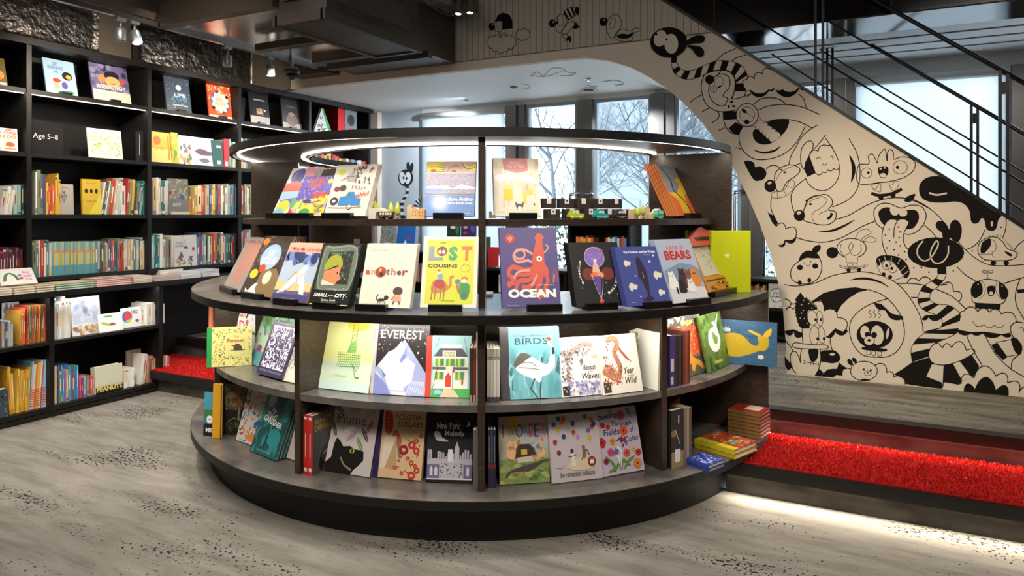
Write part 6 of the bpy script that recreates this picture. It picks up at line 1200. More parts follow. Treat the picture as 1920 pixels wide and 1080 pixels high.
# ---- counter ledge and base cabinet ----------------------------------------------
CT=.844
cab=empty('base_cabinet',Matrix.Translation((CXF,2.5,0))); tag(cab,'low black cabinet of open shelves under the left wall counter','cabinet')
ci=Matrix.Translation((-CXF,-2.5,0))
def cpart(b,name,m='black_wood'): return wpart(b,name,m,cab,ci)
b=MB(); b.box(-5.386,1.2,CT-.036,CXF,3.57,CT); cpart(b,'counter_top')
b=MB(); b.box(-5.386,3.571,CT-.036,CXF,5.0,CT); tag(b.build('counter_ledge','black_wood'),'black counter ledge carrying flat books past the end of the cabinet','counter')
CF=-4.87
b=MB(); b.box(-5.386,1.2,0,CF+.0,3.545,.035); cpart(b,'plinth','plinth_black')
for y in (1.216,2.735,3.54): b=MB(); b.box(-5.385,y-.016,.0355,CF+.005,y+.016,CT-.037); cpart(b,'side_panel')
b=MB(); b.box(-5.384,1.233,.04,CF+.004,3.523,.07); cpart(b,'bottom_shelf')
for y0,y1 in ((1.233,2.718),(2.752,3.523)): b=MB(); b.box(-5.384,y0,.483,CF+.004,y1,.506); cpart(b,'shelf')
b=MB(); b.box(-5.385,1.233,.071,-5.37,3.523,CT-.037); cpart(b,'back_panel')
for y0,y1 in ((1.3,2.70),(2.77,3.51)):
    b=MB(); b.box(CF-.03,y0,CT-.043,CF-.015,y1,CT-.0365); cpart(b,'light_strip','led_soft')
    o=lamp('AREA','shelf_strip_light',(CF-.024,(y0+y1)/2,CT-.045),1.9*(y1-y0),(1,.97,.92),(y1-y0),None,size_y=.012); o.rotation_euler=(0,0,R(90))
# alcove beyond the cabinet
b=MB(); b.box(-5.39,3.57,.16,-5.30,5.0,CT-.04); b.box(-5.299,3.57,.42,-5.285,5.0,.44); tag(b.build('alcove_panel','black_wood'),'black panelled alcove above the red mat beside the low cabinet','panel')
X2=-4.905
m1='middle cabinet shelf, left part'; m2='middle cabinet shelf, right part'; l1='lowest cabinet shelf'
zM=.506; zL=.07
spines(m1,X2,zM,-14,26,12,'paleb',603,602,seed=31); wbook('white book with a grey tree facing out behind spines, cabinet shelf',6,37,566,X2-.16,zM,'#c8c8cc',lambda A:(A.dots(['#8a8a90'],20,.1,.4,.5,.9,.05,.12,2),A.L('#c83a3a',.012,[(.6,.2),(.7,.5),(.8,.3)])),lean=2)
spines(m1,X2,zM,38,50,3,'warm',576,576,seed=32); spines(m1,X2,zM,51,93,14,'stripe',574,571,seed=33,lean=2)
spines(m2,X2,zM,104,134,8,'white',558,558,seed=34)
wbook('tall white art book with pale blue watercolour on the cabinet shelf',137,190,556,X2-.01,zM,'#dcdce2',lambda A:(A.R('#c0c8dc',.04,.3,.96,.96),A.dots(['#cdd4e4','#b4bed4'],30,.1,.35,.9,.9,.05,.12,2),A.dots(['#b89868','#d8c0a0'],24,.04,.04,.96,.22,.04,.09,3),A.E(K,.62,.5,.03,.015)),lean=6)
wbook('small white book with a green lizard on the cabinet shelf',188,232,587,X2+.015,zM,'#e4e2dc',lambda A:(A.P('#9ab83a',[(.08,.5),(.2,.56),(.5,.4),(.7,.36),(.6,.3),(.3,.34)],True),A.E('#a03a6a',.56,.4,.12,.07),A.E('#6aa04a',.4,.84,.2,.06)),lean=12)
wbook('small white book with a coloured beach ball on the cabinet shelf',230,266,576,X2-.03,zM,'#e8e6e0',lambda A:(A.E('#3a6ab8',.28,.55,.26,.3),A.P('#d83a3a',[(.1,.5),(.3,.8),(.5,.6),(.3,.4)],True),A.P('#b8c83a',[(.16,.35),(.4,.42),(.52,.55),(.44,.3),(.28,.26)],True),A.T(K,"Let's\nPlay",.52,.62,.86,.88,bold=.02),A.E('#8a6a4a',.78,.3,.1,.08)),lean=8)
spines(m2,X2-.03,zM,266,276,3,'white',578,578,seed=35); spines(m2,X2,zM,277,309,8,'white',567,566,seed=36)
def c_specky(A): A.R('#3a4450',0,0,1,1); A.dots(['#6a7a88','#2a323c'],80,0,0,1,1,.02,.04,2); A.P('#b84a3a',[(.0,.6),(.6,.7),(.6,.56),(0,.46)])
wbook('dark blue speckled tin-like box at the left of the lowest shelf',-40,16,731,X2+.02,zL,'#3a4450',c_specky,th=.06,name='gift_box',cat='box')
spines(l1,X2,zL,18,30,3,'gold',690,690,lean=-3,seed=37); spines(l1,X2,zL,31,55,7,'gold',690,689,lean=2,band=None,seed=38); spines(l1,X2,zL,56,97,11,'lb',680,674,lean=4,band='red',seed=39)
spines(l1,X2,zL,99,109,1,'warm',683,683,seed=40); spines(l1,X2,zL,110,149,12,'multi',688,686,seed=41); spines(l1,X2,zL,150,177,9,'rainbow',706,704,seed=42)
def c_peanuts(A): A.R('#c8c4ac',0,0,1,1); A.R('#1c1a18',0,0,1,.24); A.T('#d8c060','PEANUTS',.03,.06,.97,.25,bold=.05); A.P('#b8b49c',[(0,.24),(1,.24),(1,.3),(0,.3)])
wbook('box set with a plain cream front and yellow capitals on a black base',180,231,684,X2+.01,zL,'#c8c4ac',c_peanuts,th=.05,lean=4,name='boxed_book_set')
spines(l1,X2,zL,233,254,5,'white',690,689,seed=43,lean=3); wbook('brown and white book leaning back on the lowest cabinet shelf',243,270,655,X2-.08,zL,'#8a7a6a',lambda A:(A.R('#d8d4cc',.0,.0,.9,.45),A.E('#5a3a2a',.6,.8,.1,.06)),lean=9); spines(l1,X2,zL,262,273,2,'white',660,660,lean=6,seed=44); spines(l1,X2,zL,276,317,13,'mag',668,664,lean=2,seed=45)
# flat books on the counter -------------------------------------------------------
def pile(label,px0,px1,ybase_x,n,th,cover,edge,depth,zt=CT,yaw=0,top=None):
    X=CXF-.012-ybase_x; y0=yat(px0,X); y1=yat(px1,X)
    for i in range(n):
        b=MB(); z=zt+.0008+i*(th+.0006); w_=(y1-y0)*.97; rg=random.Random(i+int(px0)); j=rg.uniform(-.006,.006)
        b.M=Matrix.Translation((X+j,(y0+y1)/2,z))@Matrix.Rotation(R(yaw+rg.uniform(-1.2,1.2)),4,'Z')
        b.col(cover); b.box(-depth,-w_/2,th-.0022,0,w_/2,th); b.box(-depth,-w_/2,0,0,w_/2,.0022); b.box(-depth,-w_/2,.0022,-depth+.003,w_/2,th-.0022); b.col(edge); b.box(-depth+.003,-w_/2+.003,.0022,-.003,w_/2-.003,th-.0022)
        if i==n-1 and top: A=Art(b,lambda x,y,o:(-depth+depth*y,-w_/2+w_*x,th+o),.0001,.0004); top(A)
        o=b.build('flat_book','print'); tag(o,label+', '+(['lowest','second','third','fourth','fifth','sixth'][i] if i<n-1 else 'topmost')+' of its pile','book','flat books: '+label)
pile('cream flat book at the far left of the counter',-30,24,.0,3,.014,'#d8ccb4','#e8e0cc',.2)
pile('pale tan flat book left of the green-edged pile',26,66,.0,3,.014,'#d0c0a0','#e4dac4',.2)
pile('cream and brown flat book beside the green-edged pile',68,103,.0,3,.014,'#c8b898','#e8e0d0',.2)
pile('green-edged flat book on the counter',104,178,.0,3,.014,'#4a8468','#d8dccc',.2,top=lambda A:A.R('#d8c4a0',.0,.0,1,1))
pile('pink-edged flat book on the counter',181,249,.0,4,.013,'#d08a88','#e8d8d0',.21,top=lambda A:(A.R('#d8ccb8',0,0,1,1),A.dots(['#b8a890','#c87a5a'],24,.05,.1,.95,.9,.04,.1,2)))
pile('cream flat book right of the pink-edged pile',251,286,.0,4,.012,'#e0d4bc','#e8e0d0',.2)
pile('thin white and red flat book on the counter',289,338,.02,3,.01,'#c8a8a0','#e8e4dc',.2)
pile('white flat book on the counter near the kiosk side',340,378,.02,4,.012,'#dcdcdc','#ece8e4',.22)
pile('pale flat book at the right end of the counter',380,412,.03,4,.013,'#c8c8d0','#ece8e4',.22)
pile('white landscape flat book behind the front piles',300,345,.16,5,.013,'#e4dcd0','#ece4d8',.16)
def c_finger(A): A.R('#e4e0da',0,0,1,1); A.L('#3a7a3a',.09,[(.12,.25),(.2,.6),(.32,.7),(.44,.55),(.5,.25)]); A.T('#c87a9a','finger\npuppet\nbook',.66,.2,.92,.82,bold=.03); A.R('#8a5ab0',.54,.5,.62,.62); A.R('#c83a3a',.54,.3,.64,.44); A.E('#c8382e',.1,.26,.03,.06)
wbook('white book with a curved green leaf shape lying tilted on the counter',4,71,507,CXF-.1,CT+.045,'#e4e0da',c_finger,lean=38,dz=.004)
wbook('white book mostly cut off by the left edge of the counter',-40,1,508,CXF-.1,CT+.045,'#e4e0da',None,lean=38,dz=.004)
# ================================================================ low dark shelving by the windows, seen through the round bookcase
def low_case(x0,x1,y0,y1,h,shelves,label):
    e=empty('low_bookcase',Matrix.Translation((x0,y0,PLAT))); tag(e,label,'bookcase'); w_=x1-x0; d=y1-y0
    for a,c in ((0,.02),(w_-.02,w_)): b=MB(); b.box(a,0,0,c,d,h-.025); b.build('side_panel','black_wood',e)
    b=MB(); b.box(-.005,-.005,h-.025,w_+.005,d,h); b.build('top_board','black_wood',e)
    b=MB(); b.box(.02,d-.015,0,w_-.02,d,h-.025); b.build('back_panel','black_wood',e)
    for z in shelves: b=MB(); b.box(.02,0,z-.02,w_-.02,d-.015,z); b.build('shelf','black_wood',e)
def wX(px,Y): return on_y(px,450,Y).x
low_case(-5.25,wX(904,6.1),6.1,6.4,.66,(.05,.34),'low black bookcase under the white blind, seen through the round bookcase')
low_case(wX(906,6.1),wX(1062,6.1),6.1,6.4,.52,(.05,.28),'low black bookcase behind the purple squid book')
low_case(wX(1064,6.05),wX(1182,6.05),6.05,6.4,.98,(.05,.36,.66),'taller black bookcase standing before the middle window')
low_case(wX(1400,6.1),wX(1480,6.1)+.5,6.1,6.4,.52,(.05,.28),'low black bookcase by the window, left of the painted wall foot')
def fspines(row,Y,z,px0,px1,n,pal,h,seed=0):
    rg=random.Random(seed); x=wX(px0,Y); x1=wX(px1,Y); w_=(x1-x)/n
    for i in range(n):
        c=rg.choice(PAL[pal]); hh=h*rg.uniform(.85,1); b=MB(); b.col(c); b.box(0,0,0,w_*.92,.002,hh); b.box(0,.002,0,.002,.16,hh); b.box(w_*.92-.002,.002,0,w_*.92,.16,hh); b.col('#ddd5c4'); b.box(.002,.002,.002,w_*.92-.002,.158,hh-.003)
        o=b.build('spine_out_book','print'); o.location=(x,Y,z+.0008); x+=w_; tag(o,'small %s book, %s spine from left, %s'%(cname(c),ordn(i+1),row),'book','spines, '+row)
FY=6.13
fspines('low case under the blind',FY,PLAT+.34,772,800,8,'paleb',.2,1); fspines('low case behind the squid book',FY,PLAT+.28,935,975,10,'white',.2,2); fspines('top of the taller window case',6.08,PLAT+.66,1080,1112,7,'warm',.2,3); fspines('taller window case, right side',6.08,PLAT+.66,1135,1175,9,'paleb',.2,4)
def fbook(label,px0,px1,Y,z,h,c,art=None,lean=8):
    x0=wX(px0,Y); x1=wX(px1,Y); b,p=book_mesh(x1-x0,h,.014,c,art); M=Matrix.Translation((x0,Y,z+.004))@Matrix.Rotation(R(-lean),4,'X'); e=empty('picture_book',M); tag(e,label,'book'); b.build('cover','print',e); p.build('page_block','matte',e)
fbook('grey-green patterned book on the low case beside the far wall',711,738,6.18,PLAT+.661,.27,'#8a908c',lambda A:(A.dots(['#6a7470','#a8aca4'],80,0,.2,1,1,.02,.05,3),A.R('#e0dcd8',.3,.08,.75,.3)),lean=10)
fbook('bright blue book with a red dot and white bird on the low case',742,776,6.18,PLAT+.661,.27,'#2468b8',lambda A:(A.E('#c83a4a',.66,.5,.09,.06),A.P(W,[(.4,.3),(.5,.46),(.56,.3),(.5,.2)])),lean=9)
fbook('dark green patterned box on a stand under the upper shelf',838,862,6.16,PLAT+.80,.20,'#1e3a30',lambda A:(A.E(W,.45,.6,.2,.1),A.E('#2f8a4a',.8,.5,.14,.3)),lean=2); fbook('dark purple patterned box on a stand under the upper shelf',864,892,6.16,PLAT+.80,.20,'#3a2a5a',lambda A:(A.E('#d8a0b8',.3,.6,.14,.09),A.E('#4a5ab0',.8,.6,.16,.3),A.E('#b83a4a',.3,.3,.14,.08)),lean=2)
b=MB(); b.box(wX(834,6.14),6.13,PLAT+.661,wX(898,6.14),6.3,PLAT+.795); tag(b.build('display_block','stand_black'),'black display block under the two dark patterned boxes','display block')
fbook('red book standing on the low case behind the squid book',915,934,6.2,PLAT+.521,.2,'#b02020',lean=3); fbook('dark green and brown book left of the red one, low case',908,918,6.24,PLAT+.521,.3,'#3a4a24',lean=2)
def c_animal(A): A.R('#d8d4cc',0,0,1,1); A.EO('#8a9a4a',.05,.4,.52,.34,.28,fill='#e4e0d8'); A.T('#5a2a6a','MORE\nOF THE\nANIMAL',.14,.42,.66,.66,bold=.03); A.dots(['#3a2a24','#8a3a4a'],40,.02,.02,.98,.98,.02,.05,3,asp=.3,rot=True)
fbook('white book with a green ring and purple letters on the low window shelf',1441,1478,6.1,PLAT+.281,.2,'#d8d4cc',c_animal,lean=6)
fspines('low case left of the painted wall',6.12,PLAT+.281,1404,1438,9,'warm',.19,6)
# ================================================================ the painted mural on the beam and stair wall
mb=MB(); I='#15110e'; G='#d6c9b8'
def mk(ox,oy,s):
    def fn(x,y,o):
        p=on_y(ox+x/s,oy+y/s,MY); return (p.x,MY-.0004-o,p.z)
    return Art(mb,fn,.000009,.0002)
k=[0]
def fig(i): tag([o for o in COL.objects if o.name.startswith('wall_figure') and 'label' not in o][-1],['','black line figure of a round-nosed girl above a cloud on the beam boards','black line figure with a striped cap flying on the beam boards','black line worm figure with a wavy tail on the beam boards','small outlined cloud painted right of the girl figure on the beam'][i],'wall painting')
def zone(ox,oy,s):
    A=mk(ox,oy,s); A.k=0; return A
def endz(A): k[0]=A.k
LW=7
# --- beam figures
A=zone(820,0,3); A.fn=(lambda f:(lambda x,y,o:(f(x,y,o)[0],f(x,y,o)[1]-.0135,f(x,y,o)[2])))(A.fn); g2='#bdb4a4'; lw=3.4
A.PO(I,lw,[(330,125),(328,165),(350,182),(368,168),(368,122)],g2); A.P(I,[(328,122),(345,88),(375,73),(410,85),(427,120),(428,162),(370,170),(368,122)]); A.E(I,312,152,18,22); A.E(g2,316,143,4); A.EO(I,2.5,349,140,12,22); A.L(I,lw,[(348,180),(345,205)]); A.L(I,lw,[(385,178),(388,205)]); A.L(I,2,[(346,190),(387,190)]); A.L(I,2,[(346,198),(387,198)])
cl=[(292,255),(290,225),(325,208),(360,215),(395,207),(425,210),(445,235),(435,262),(405,275),(380,292),(340,290),(312,275),(292,255)]
A.P(g2,cl); A.L(I,lw,A.scal(cl,4,-.35),smooth=False)
mb.build('wall_figure','mural_paint'); fig(1); mb=MB(); A.b=mb
c2=[(452,205),(455,180),(480,170),(505,170),(522,190),(515,212),(490,225),(465,220),(452,205)]; A.P(g2,c2); A.L(I,lw,A.scal(c2,4,-.35),smooth=False)
mb.build('wall_figure','mural_paint'); fig(4); mb=MB(); A.b=mb
A.E(I,651,134,19,24); A.E(g2,657,127,5); A.PO(I,lw,[(672,118),(690,85),(722,92),(728,130),(705,175),(690,185),(672,165)],g2); A.EO(I,2.5,696,120,18,30); A.E(I,679,130,6,10)
band(A,[(712,72),(745,48),(795,42)],[(740,118),(770,98),(800,84)],7,I,g2,I,3); A.E(I,790,62,13,21)
A.P(I,[(765,130),(785,128),(805,158),(770,165)]); A.PO(I,lw,[(740,130),(770,125),(775,145),(750,170),(735,190),(715,195),(705,180)],g2); A.P(I,[(738,205),(755,205),(758,228),(750,245),(742,228),(722,238)]); A.L(I,lw,[(708,190),(712,212),(735,222)])
mb.build('wall_figure','mural_paint'); fig(2); mb=MB(); A.b=mb
A.E(I,939,125,24,25); A.E(g2,943,115,5); A.PO(I,lw,[(955,140),(975,100),(1010,85),(1035,110),(1035,158),(1010,188),(985,222),(962,185)],g2); A.L(I,3,[(970,150),(985,108),(1005,110),(1005,140),(985,168),(972,158)])
A.PO(I,lw,[(1005,205),(1040,165),(1085,178),(1120,160),(1152,172),(1110,190),(1095,230),(1050,235),(1010,222)],g2); A.P(I,[(1015,200),(1045,192),(1080,195),(1110,180),(1090,212),(1055,220),(1020,215)],True)
mb.build('wall_figure','mural_paint'); fig(3); mb=MB()
# --- top of the slope
A=zone(1200,40,4.153)
fn_plain=A.fn
A.fn=(lambda f:(lambda x,y,o:(f(x,y,o)[0],f(x,y,o)[1]-(.0135),f(x,y,o)[2])))(A.fn)
A.E(I,228,166,145,118); A.E(G,162,136,48,66,18); A.E(G,247,178,54,78,-2); A.E(I,130,103,11,9); A.E(I,211,145,9)
A.P(I,[(362,165),(400,130),(450,112),(500,118),(508,145),(488,168),(430,172),(372,180)],True); A.P(I,[(368,190),(430,192),(480,205),(502,240),(495,270),(465,280),(435,258),(410,225)],True)
A.fn=fn_plain
A.P(I,[(243,262),(290,262),(285,322),(243,326)])
band(A,[(288,322),(310,362),(350,383),(420,378),(490,348),(570,316),(640,306),(720,313),(790,345),(830,405),(838,450)],[(243,325),(262,395),(315,440),(390,452),(470,430),(540,400),(620,382),(690,386),(735,430),(745,470),(742,500)],15,G,I,I,5)
A.P(I,[(738,482),(812,482),(828,545),(732,545)]); A.L(I,LW,[(718,602),(735,545),(742,480)]); A.L(I,LW,[(812,580),(826,548)])
A.PO(I,LW,[(560,455),(600,420),(650,410),(690,435),(702,480),(688,525),(655,560),(650,585),(682,602),(655,656),(600,650),(560,615),(536,560),(540,500)],G)
A.L(I,LW,[(500,420),(478,490),(485,570),(520,650),(600,700),(700,700),(755,690)]); A.L(I,LW,[(500,415),(560,388),(640,380),(705,400),(738,450),(738,530),(712,605)]); A.L(I,LW,[(680,605),(760,600),(862,565)])
A.E(I,543,453,36,36); A.EO(I,3.5,614,474,34,44,20,G); A.E(I,622,508,16,7,-30); A.EO(I,3.5,572,528,28,26,0,G); A.L(I,3,[(572,503),(572,553)],smooth=False); A.L(I,3,[(545,528),(600,528)],smooth=False); A.L(I,LW,[(632,382),(610,412),(600,425)])
for x,y,r in ((714,628,0),(690,664,60),(729,661,20)): A.E(I,x,y,15,8,r)
for p in ([(388,635),(430,600),(478,575)],[(480,708),(510,690),(545,674)],[(605,700),(618,730),(600,765),(560,790)],[(612,848),(640,838),(662,820)],[(740,988),(762,985),(785,998)],[(585,312),(650,255),(745,212)],[(712,310),(760,280),(828,262)],[(885,648),(940,605),(1020,595),(1090,610),(1140,650)],[(1235,565),(1275,605),(1293,672)],[(865,565),(830,590)]): A.L(I,LW,p)
cb=[(850,540),(880,565),(920,585),(965,578),(1000,545),(1040,520),(1080,560),(1120,588),(1170,580),(1210,545),(1240,520),(1280,530)]
A.P(I,A.scal([(850,535),(1005,540),(1045,520),(1245,520),(1282,528)],8,.36)+[(1240,512),(1000,505),(860,520)])
A.P(G,[(850,535),(808,510),(805,470),(855,448),(885,450),(905,420),(950,412),(975,385),(1020,378),(1282,526),(1235,520)]+A.scal([(1235,515),(1110,528),(1040,515),(1000,530),(865,535)],6,-.22))
A.L(I,LW,A.scal([(850,540),(808,500),(830,455),(890,450),(955,410),(1020,378)],6,-.42),smooth=False)
A.L(I,LW,[(920,692),(1000,660),(1120,648),(1250,665),(1400,725)])
A.L(I,LW,[(790,825),(770,900),(790,985),(850,1050),(930,1078),(1050,1062),(1150,1012),(1230,925),(1288,815)])
A.P(I,[(1000,785),(1080,762),(1158,768),(1145,835),(1100,890),(1020,950),(950,958),(900,935),(878,885),(895,840)],True)
for i in range(6):
    t=i/5; A.EO(I,4,918+t*150,770+t*112,30,22,38,G); 
for i in range(6):
    t=i/5; A.EO(I,4,898+t*130,800+t*115,26,24,38,G)
for i in range(12): t=i/11; A.E(G,908+t*140,786+t*112,30,26)
A.L(I,LW,[(980,785),(1060,765),(1160,765),(1260,790),(1340,832)]); A.L(I,17,[(885,1000),(940,1020),(1000,1020),(1060,1000),(1095,970)],taper=True)
A.P(I,[(650,705),(752,700),(748,762),(650,768)]); A.P(I,[(690,832),(745,785),(805,820),(770,882),(720,868)]); A.L(I,LW,[(648,700),(652,770),(675,832),(715,870),(768,882)])
A.EO(I,LW,835,730,87,90,0,G); A.EO(I,4,835,728,58,62,0,G); A.L(I,4,[(800,690),(888,752)],smooth=False); A.P(I,[(792,688),(808,682),(832,702),(828,714),(805,712)],True); A.E(I,832,783,19); A.L(I,3.5,[(750,738),(778,738)],smooth=False)
endz(A)
# --- middle
A=zone(1380,260,4.153)
A.L(I,LW,[(410,205),(430,130),(470,60),(505,-5),(560,-60),(640,-110)]); A.L(I,LW,[(450,212),(480,200),(505,190)])
A.P(G,[(700,0),(590,100),(545,300),(600,385),(680,405),(760,370),(805,280),(800,180),(760,90)],True); A.L(I,LW,[(590,100),(640,45),(700,-30)]); A.L(I,LW,[(700,0),(760,90),(795,170),(805,250),(790,320),(740,380),(680,405),(610,390),(560,345),(540,305)])
A.PO(I,LW,[(505,180),(508,90),(540,35),(578,18),(602,45),(590,95),(560,150),(540,215),(522,232)],G); A.P(I,[(570,130),(622,268),(556,298),(530,240),(540,180)])
A.P(G,[(575,128),(600,105),(640,98),(665,68),(710,52),(745,78),(800,180),(800,222),(730,245),(680,262),(622,270)]); A.L(I,LW,A.scal([(572,125),(640,98),(710,55),(752,80)],6,-.3),smooth=False); A.L(I,LW,A.scal([(620,268),(675,258),(715,240),(760,232),(803,225)],6,.35),smooth=False)
for p in ([(625,162),(640,145),(660,157)],[(735,138),(757,140),(750,160)],[(672,195),(690,207),(707,195)]): A.L(I,5.5,p)
A.L(I,LW,[(545,310),(470,370),(430,440),(436,520),(455,575)]); A.L(I,LW,[(880,0),(940,110),(965,230),(960,340),(920,430),(850,490),(750,532)]); A.L(I,30,[(885,130),(912,200),(915,265),(898,340)],taper=True)
A.P(I,[(65,188),(100,172),(140,188),(150,222),(188,215),(225,240),(237,275),(218,312),(180,327),(135,315)],True); A.L(I,LW,[(235,240),(262,214),(310,210),(350,236)])
A.L(I,LW,[(275,455),(272,540),(300,610),(330,668)]); A.PO(I,4,[(280,455),(285,420),(330,412),(370,405),(400,362),(420,325),(452,332),(452,372),(430,410),(390,445),(330,463)],G)
for a,c in (((322,415),(322,462)),((372,405),(392,445)),((390,372),(437,382))): A.L(I,3.5,[a,c],smooth=False)
A.PO(I,LW,[(300,300),(320,250),(380,212),(440,205),(488,225),(497,255),(460,295),(410,325),(385,355),(360,402),(328,410),(308,375)],G); A.L(I,4,[(308,330),(345,268),(400,232),(450,215)]); A.E(I,354,243,10,7,-20); A.E(I,380,262,12,8); A.E(I,267,368,46,49); A.E(G,262,345,17,11,-25)
A.PO(I,LW,[(535,640),(520,600),(540,520),(570,470),(650,440),(705,437),(745,470),(748,515),(720,555),(775,570),(772,630),(720,668),(650,670),(600,658)],G)
A.L(I,4.5,[(545,480),(600,448),(655,444),(705,472),(700,500),(660,540),(610,570),(590,610),(612,650)]); A.L(I,4.5,[(530,555),(560,500),(610,470),(650,460)]); A.L(I,4.5,[(748,515),(715,555),(660,580),(648,595)]); A.E(I,551,485,11,8); A.E(I,580,510,12,9); A.E(I,494,598,44,43); A.E(G,490,578,18,13,-20); A.L(I,20,[(745,578),(738,605),(712,626)])
A.L(I,LW,[(765,632),(870,600),(960,550),(1060,500),(1180,465),(1300,462),(1400,490),(1500,540)]); A.L(I,19,[(645,722),(740,718),(840,680),(922,633)],taper=True); A.L(I,LW,[(468,770),(560,795),(680,806),(800,780),(900,730),(1000,675),(1080,645)])
A.P(I,[(245,572),(300,603),(332,668),(310,685),(280,650)]); A.P(I,A.scal([(330,835),(385,800),(470,755)],6,.42)+[(440,740),(360,790)])
cc=[(318,680),(340,662),(375,670),(395,702),(440,705),(468,742),(440,785),(380,790),(370,815),(335,818)]; A.P(G,cc,True); A.L(I,LW,A.scal([(315,682),(388,705),(468,760)],7,-.5),smooth=False)
# girl with a bun
A.PO(I,LW,[(490,955),(440,1000),(425,1050),(440,1100),(500,1130),(580,1125),(640,1085),(668,1010),(655,940),(600,900)],G); A.P(I,[(490,952),(505,905),(555,872),(620,885),(652,928),(600,932),(552,928),(515,942)],True); A.P(I,[(592,885),(605,845),(650,826),(660,855),(632,888)],True); A.E(I,498,1003,23,21); A.E(I,617,992,23,21); A.E(I,530,967,5); A.E(I,582,960,5); A.L(I,4.5,[(545,982),(562,992),(578,980)]); A.E(I,496,1121,16,18); A.E(I,571,1103,16,18)
# rabbit on a board
A.PO(I,4,[(930,780),(960,722),(1018,706),(1052,735),(1005,760),(962,795)],G); A.PO(I,4,[(985,803),(1040,762),(1090,782),(1072,805),(1000,800)],G); A.E(I,750,887,46,44); A.EO(I,LW,900,853,115,76,0,G); A.L(I,4.5,[(820,818),(812,870),(845,910),(890,880),(912,835),(895,810),(878,845),(900,900),(940,908),(975,870),(970,818)]); A.P(G,[(858,915),(860,965),(948,965),(950,915)]); A.L(I,4,[(858,925),(862,965),(946,965),(950,925)],smooth=False); A.EO(I,4,885,983,18,16,0,G); A.EO(I,4,927,983,18,16,0,G); A.PO(I,4,[(808,985),(860,1000),(960,1000),(1012,978),(1018,990),(955,1012),(860,1012),(815,1000)],G); A.E(I,877,1024,17,15); A.E(I,958,1021,17,15)
endz(A)
# --- right
A=zone(1600,260,4.153)
A.L(I,LW,[(-95,540-50),(0,500)][:0] or [(460,470),(560,520),(670,610),(760,730),(850,840),(950,930),(1050,980),(1180,990),(1330,980),(1400,975)])
A.PO(I,LW,[(40,210),(120,197),(117,137),(148,120),(172,160),(186,190),(200,130),(245,80),(256,130),(263,175),(266,110),(290,84),(312,110),(315,160),(370,143),(440,150),(482,190),(465,250),(400,300),(300,330),(200,343),(40,348)],G)
A.EO(I,4.5,103,267,41,39,0,G); A.E(I,117,265,11); A.EO(I,4.5,365,223,56,52,0,G); A.E(I,344,224,14); A.P(I,[(192,228),(262,218),(272,268),(240,307),(208,297)],True); A.E(G,232,285,25,17); A.P(G,[(203,228),(218,226),(220,240),(206,242)]); A.P(G,[(236,222),(250,220),(250,234),(238,236)])
A.PO(I,4,[(200,350),(170,392),(140,372),(150,356),(185,350)],G); A.L(I,4,[(150,392),(185,408),(212,412),(215,350)]); A.L(I,4,[(275,345),(300,402),(330,400),(356,345),(332,330),(300,360)]); A.L(I,24,[(140,424),(185,440),(240,440),(300,428),(345,410),(378,390)]); A.E(I,215,461,20,18); A.E(I,309,441,21,19)
A.P(I,[(398,478),(420,450),(482,430),(465,475),(435,494),(405,490)],True)
A.PO(I,LW,[(160,590),(170,540),(220,505),(290,508),(370,540),(450,518),(530,530),(566,590),(550,660),(500,720),(440,745),(400,742),(300,740),(230,700),(180,660)],G)
A.P(I,[(195,590),(215,548),(275,535),(345,572),(430,555),(490,560),(512,610),(490,670),(440,705),(300,690),(225,660)],True)
A.P(G,[(285,545),(330,550),(350,575),(378,560),(418,565),(412,598),(375,605),(352,585),(335,597),(300,590)],True)
A.P(G,[(340,632),(285,630),(245,665),(222,740),(230,830),(262,915),(425,900),(395,830),(390,750),(412,690),(432,650),(400,628)]); A.L(I,LW,[(345,638),(300,622),(250,660),(224,740),(230,830),(262,915)]); A.L(I,LW,[(345,638),(380,622),(432,648),(412,695),(390,755),(397,820),(430,868)]); A.L(I,LW,[(345,635),(320,690),(315,770)])
for x,y in [(280,705),(350,688),(365,727),(250,750),(357,770),(282,795),(333,805),(365,835),(263,850),(317,865),(400,880),(352,906),(411,942),(470,1005),(530,1002),(588,1040),(778,1028),(1150,690),(925,875)]: A.E(I,x,y,6.5)
A.L(I,LW,[(550,672),(600,715),(650,772)]); A.L(I,LW,[(1028,705),(990,780),(940,835),(880,864)]); A.L(I,LW,[(1190,618),(1187,700),(1160,780)]); A.L(I,LW,[(1330,790),(1280,830),(1250,872)])
A.P(I,[(512,405),(520,350),(570,305),(650,290),(700,308),(760,348),(850,405),(940,462),(1020,514),(1100,565),(1152,598),(1130,630),(1118,680),(1105,708),(1075,718),(1045,710),(1030,685),(1022,640),(1005,617),(988,630),(975,652),(945,662),(918,645),(910,600),(898,550),(860,508),(800,490),(740,494),(680,498),(620,496),(560,480),(525,450)],True); A.L(G,14,[(590,422),(650,438),(728,424)]); A.E(G,1078,663,9,21)
A.P(I,[(700,775),(690,735),(650,700),(642,660),(672,640),(715,655),(745,710),(752,780)],True); A.P(I,[(755,770),(750,690),(770,640),(810,636),(840,680),(842,740),(815,805)],True); A.E(I,642,888,222,120); A.L(G,11,[(542,797),(502,850),(502,910),(548,952),(600,930),(645,865),(662,815),(645,798),(612,850),(600,910),(630,965),(690,962),(735,905),(740,832)])
A.P(I,[(655,990),(722,990),(720,1052),(652,1045)])
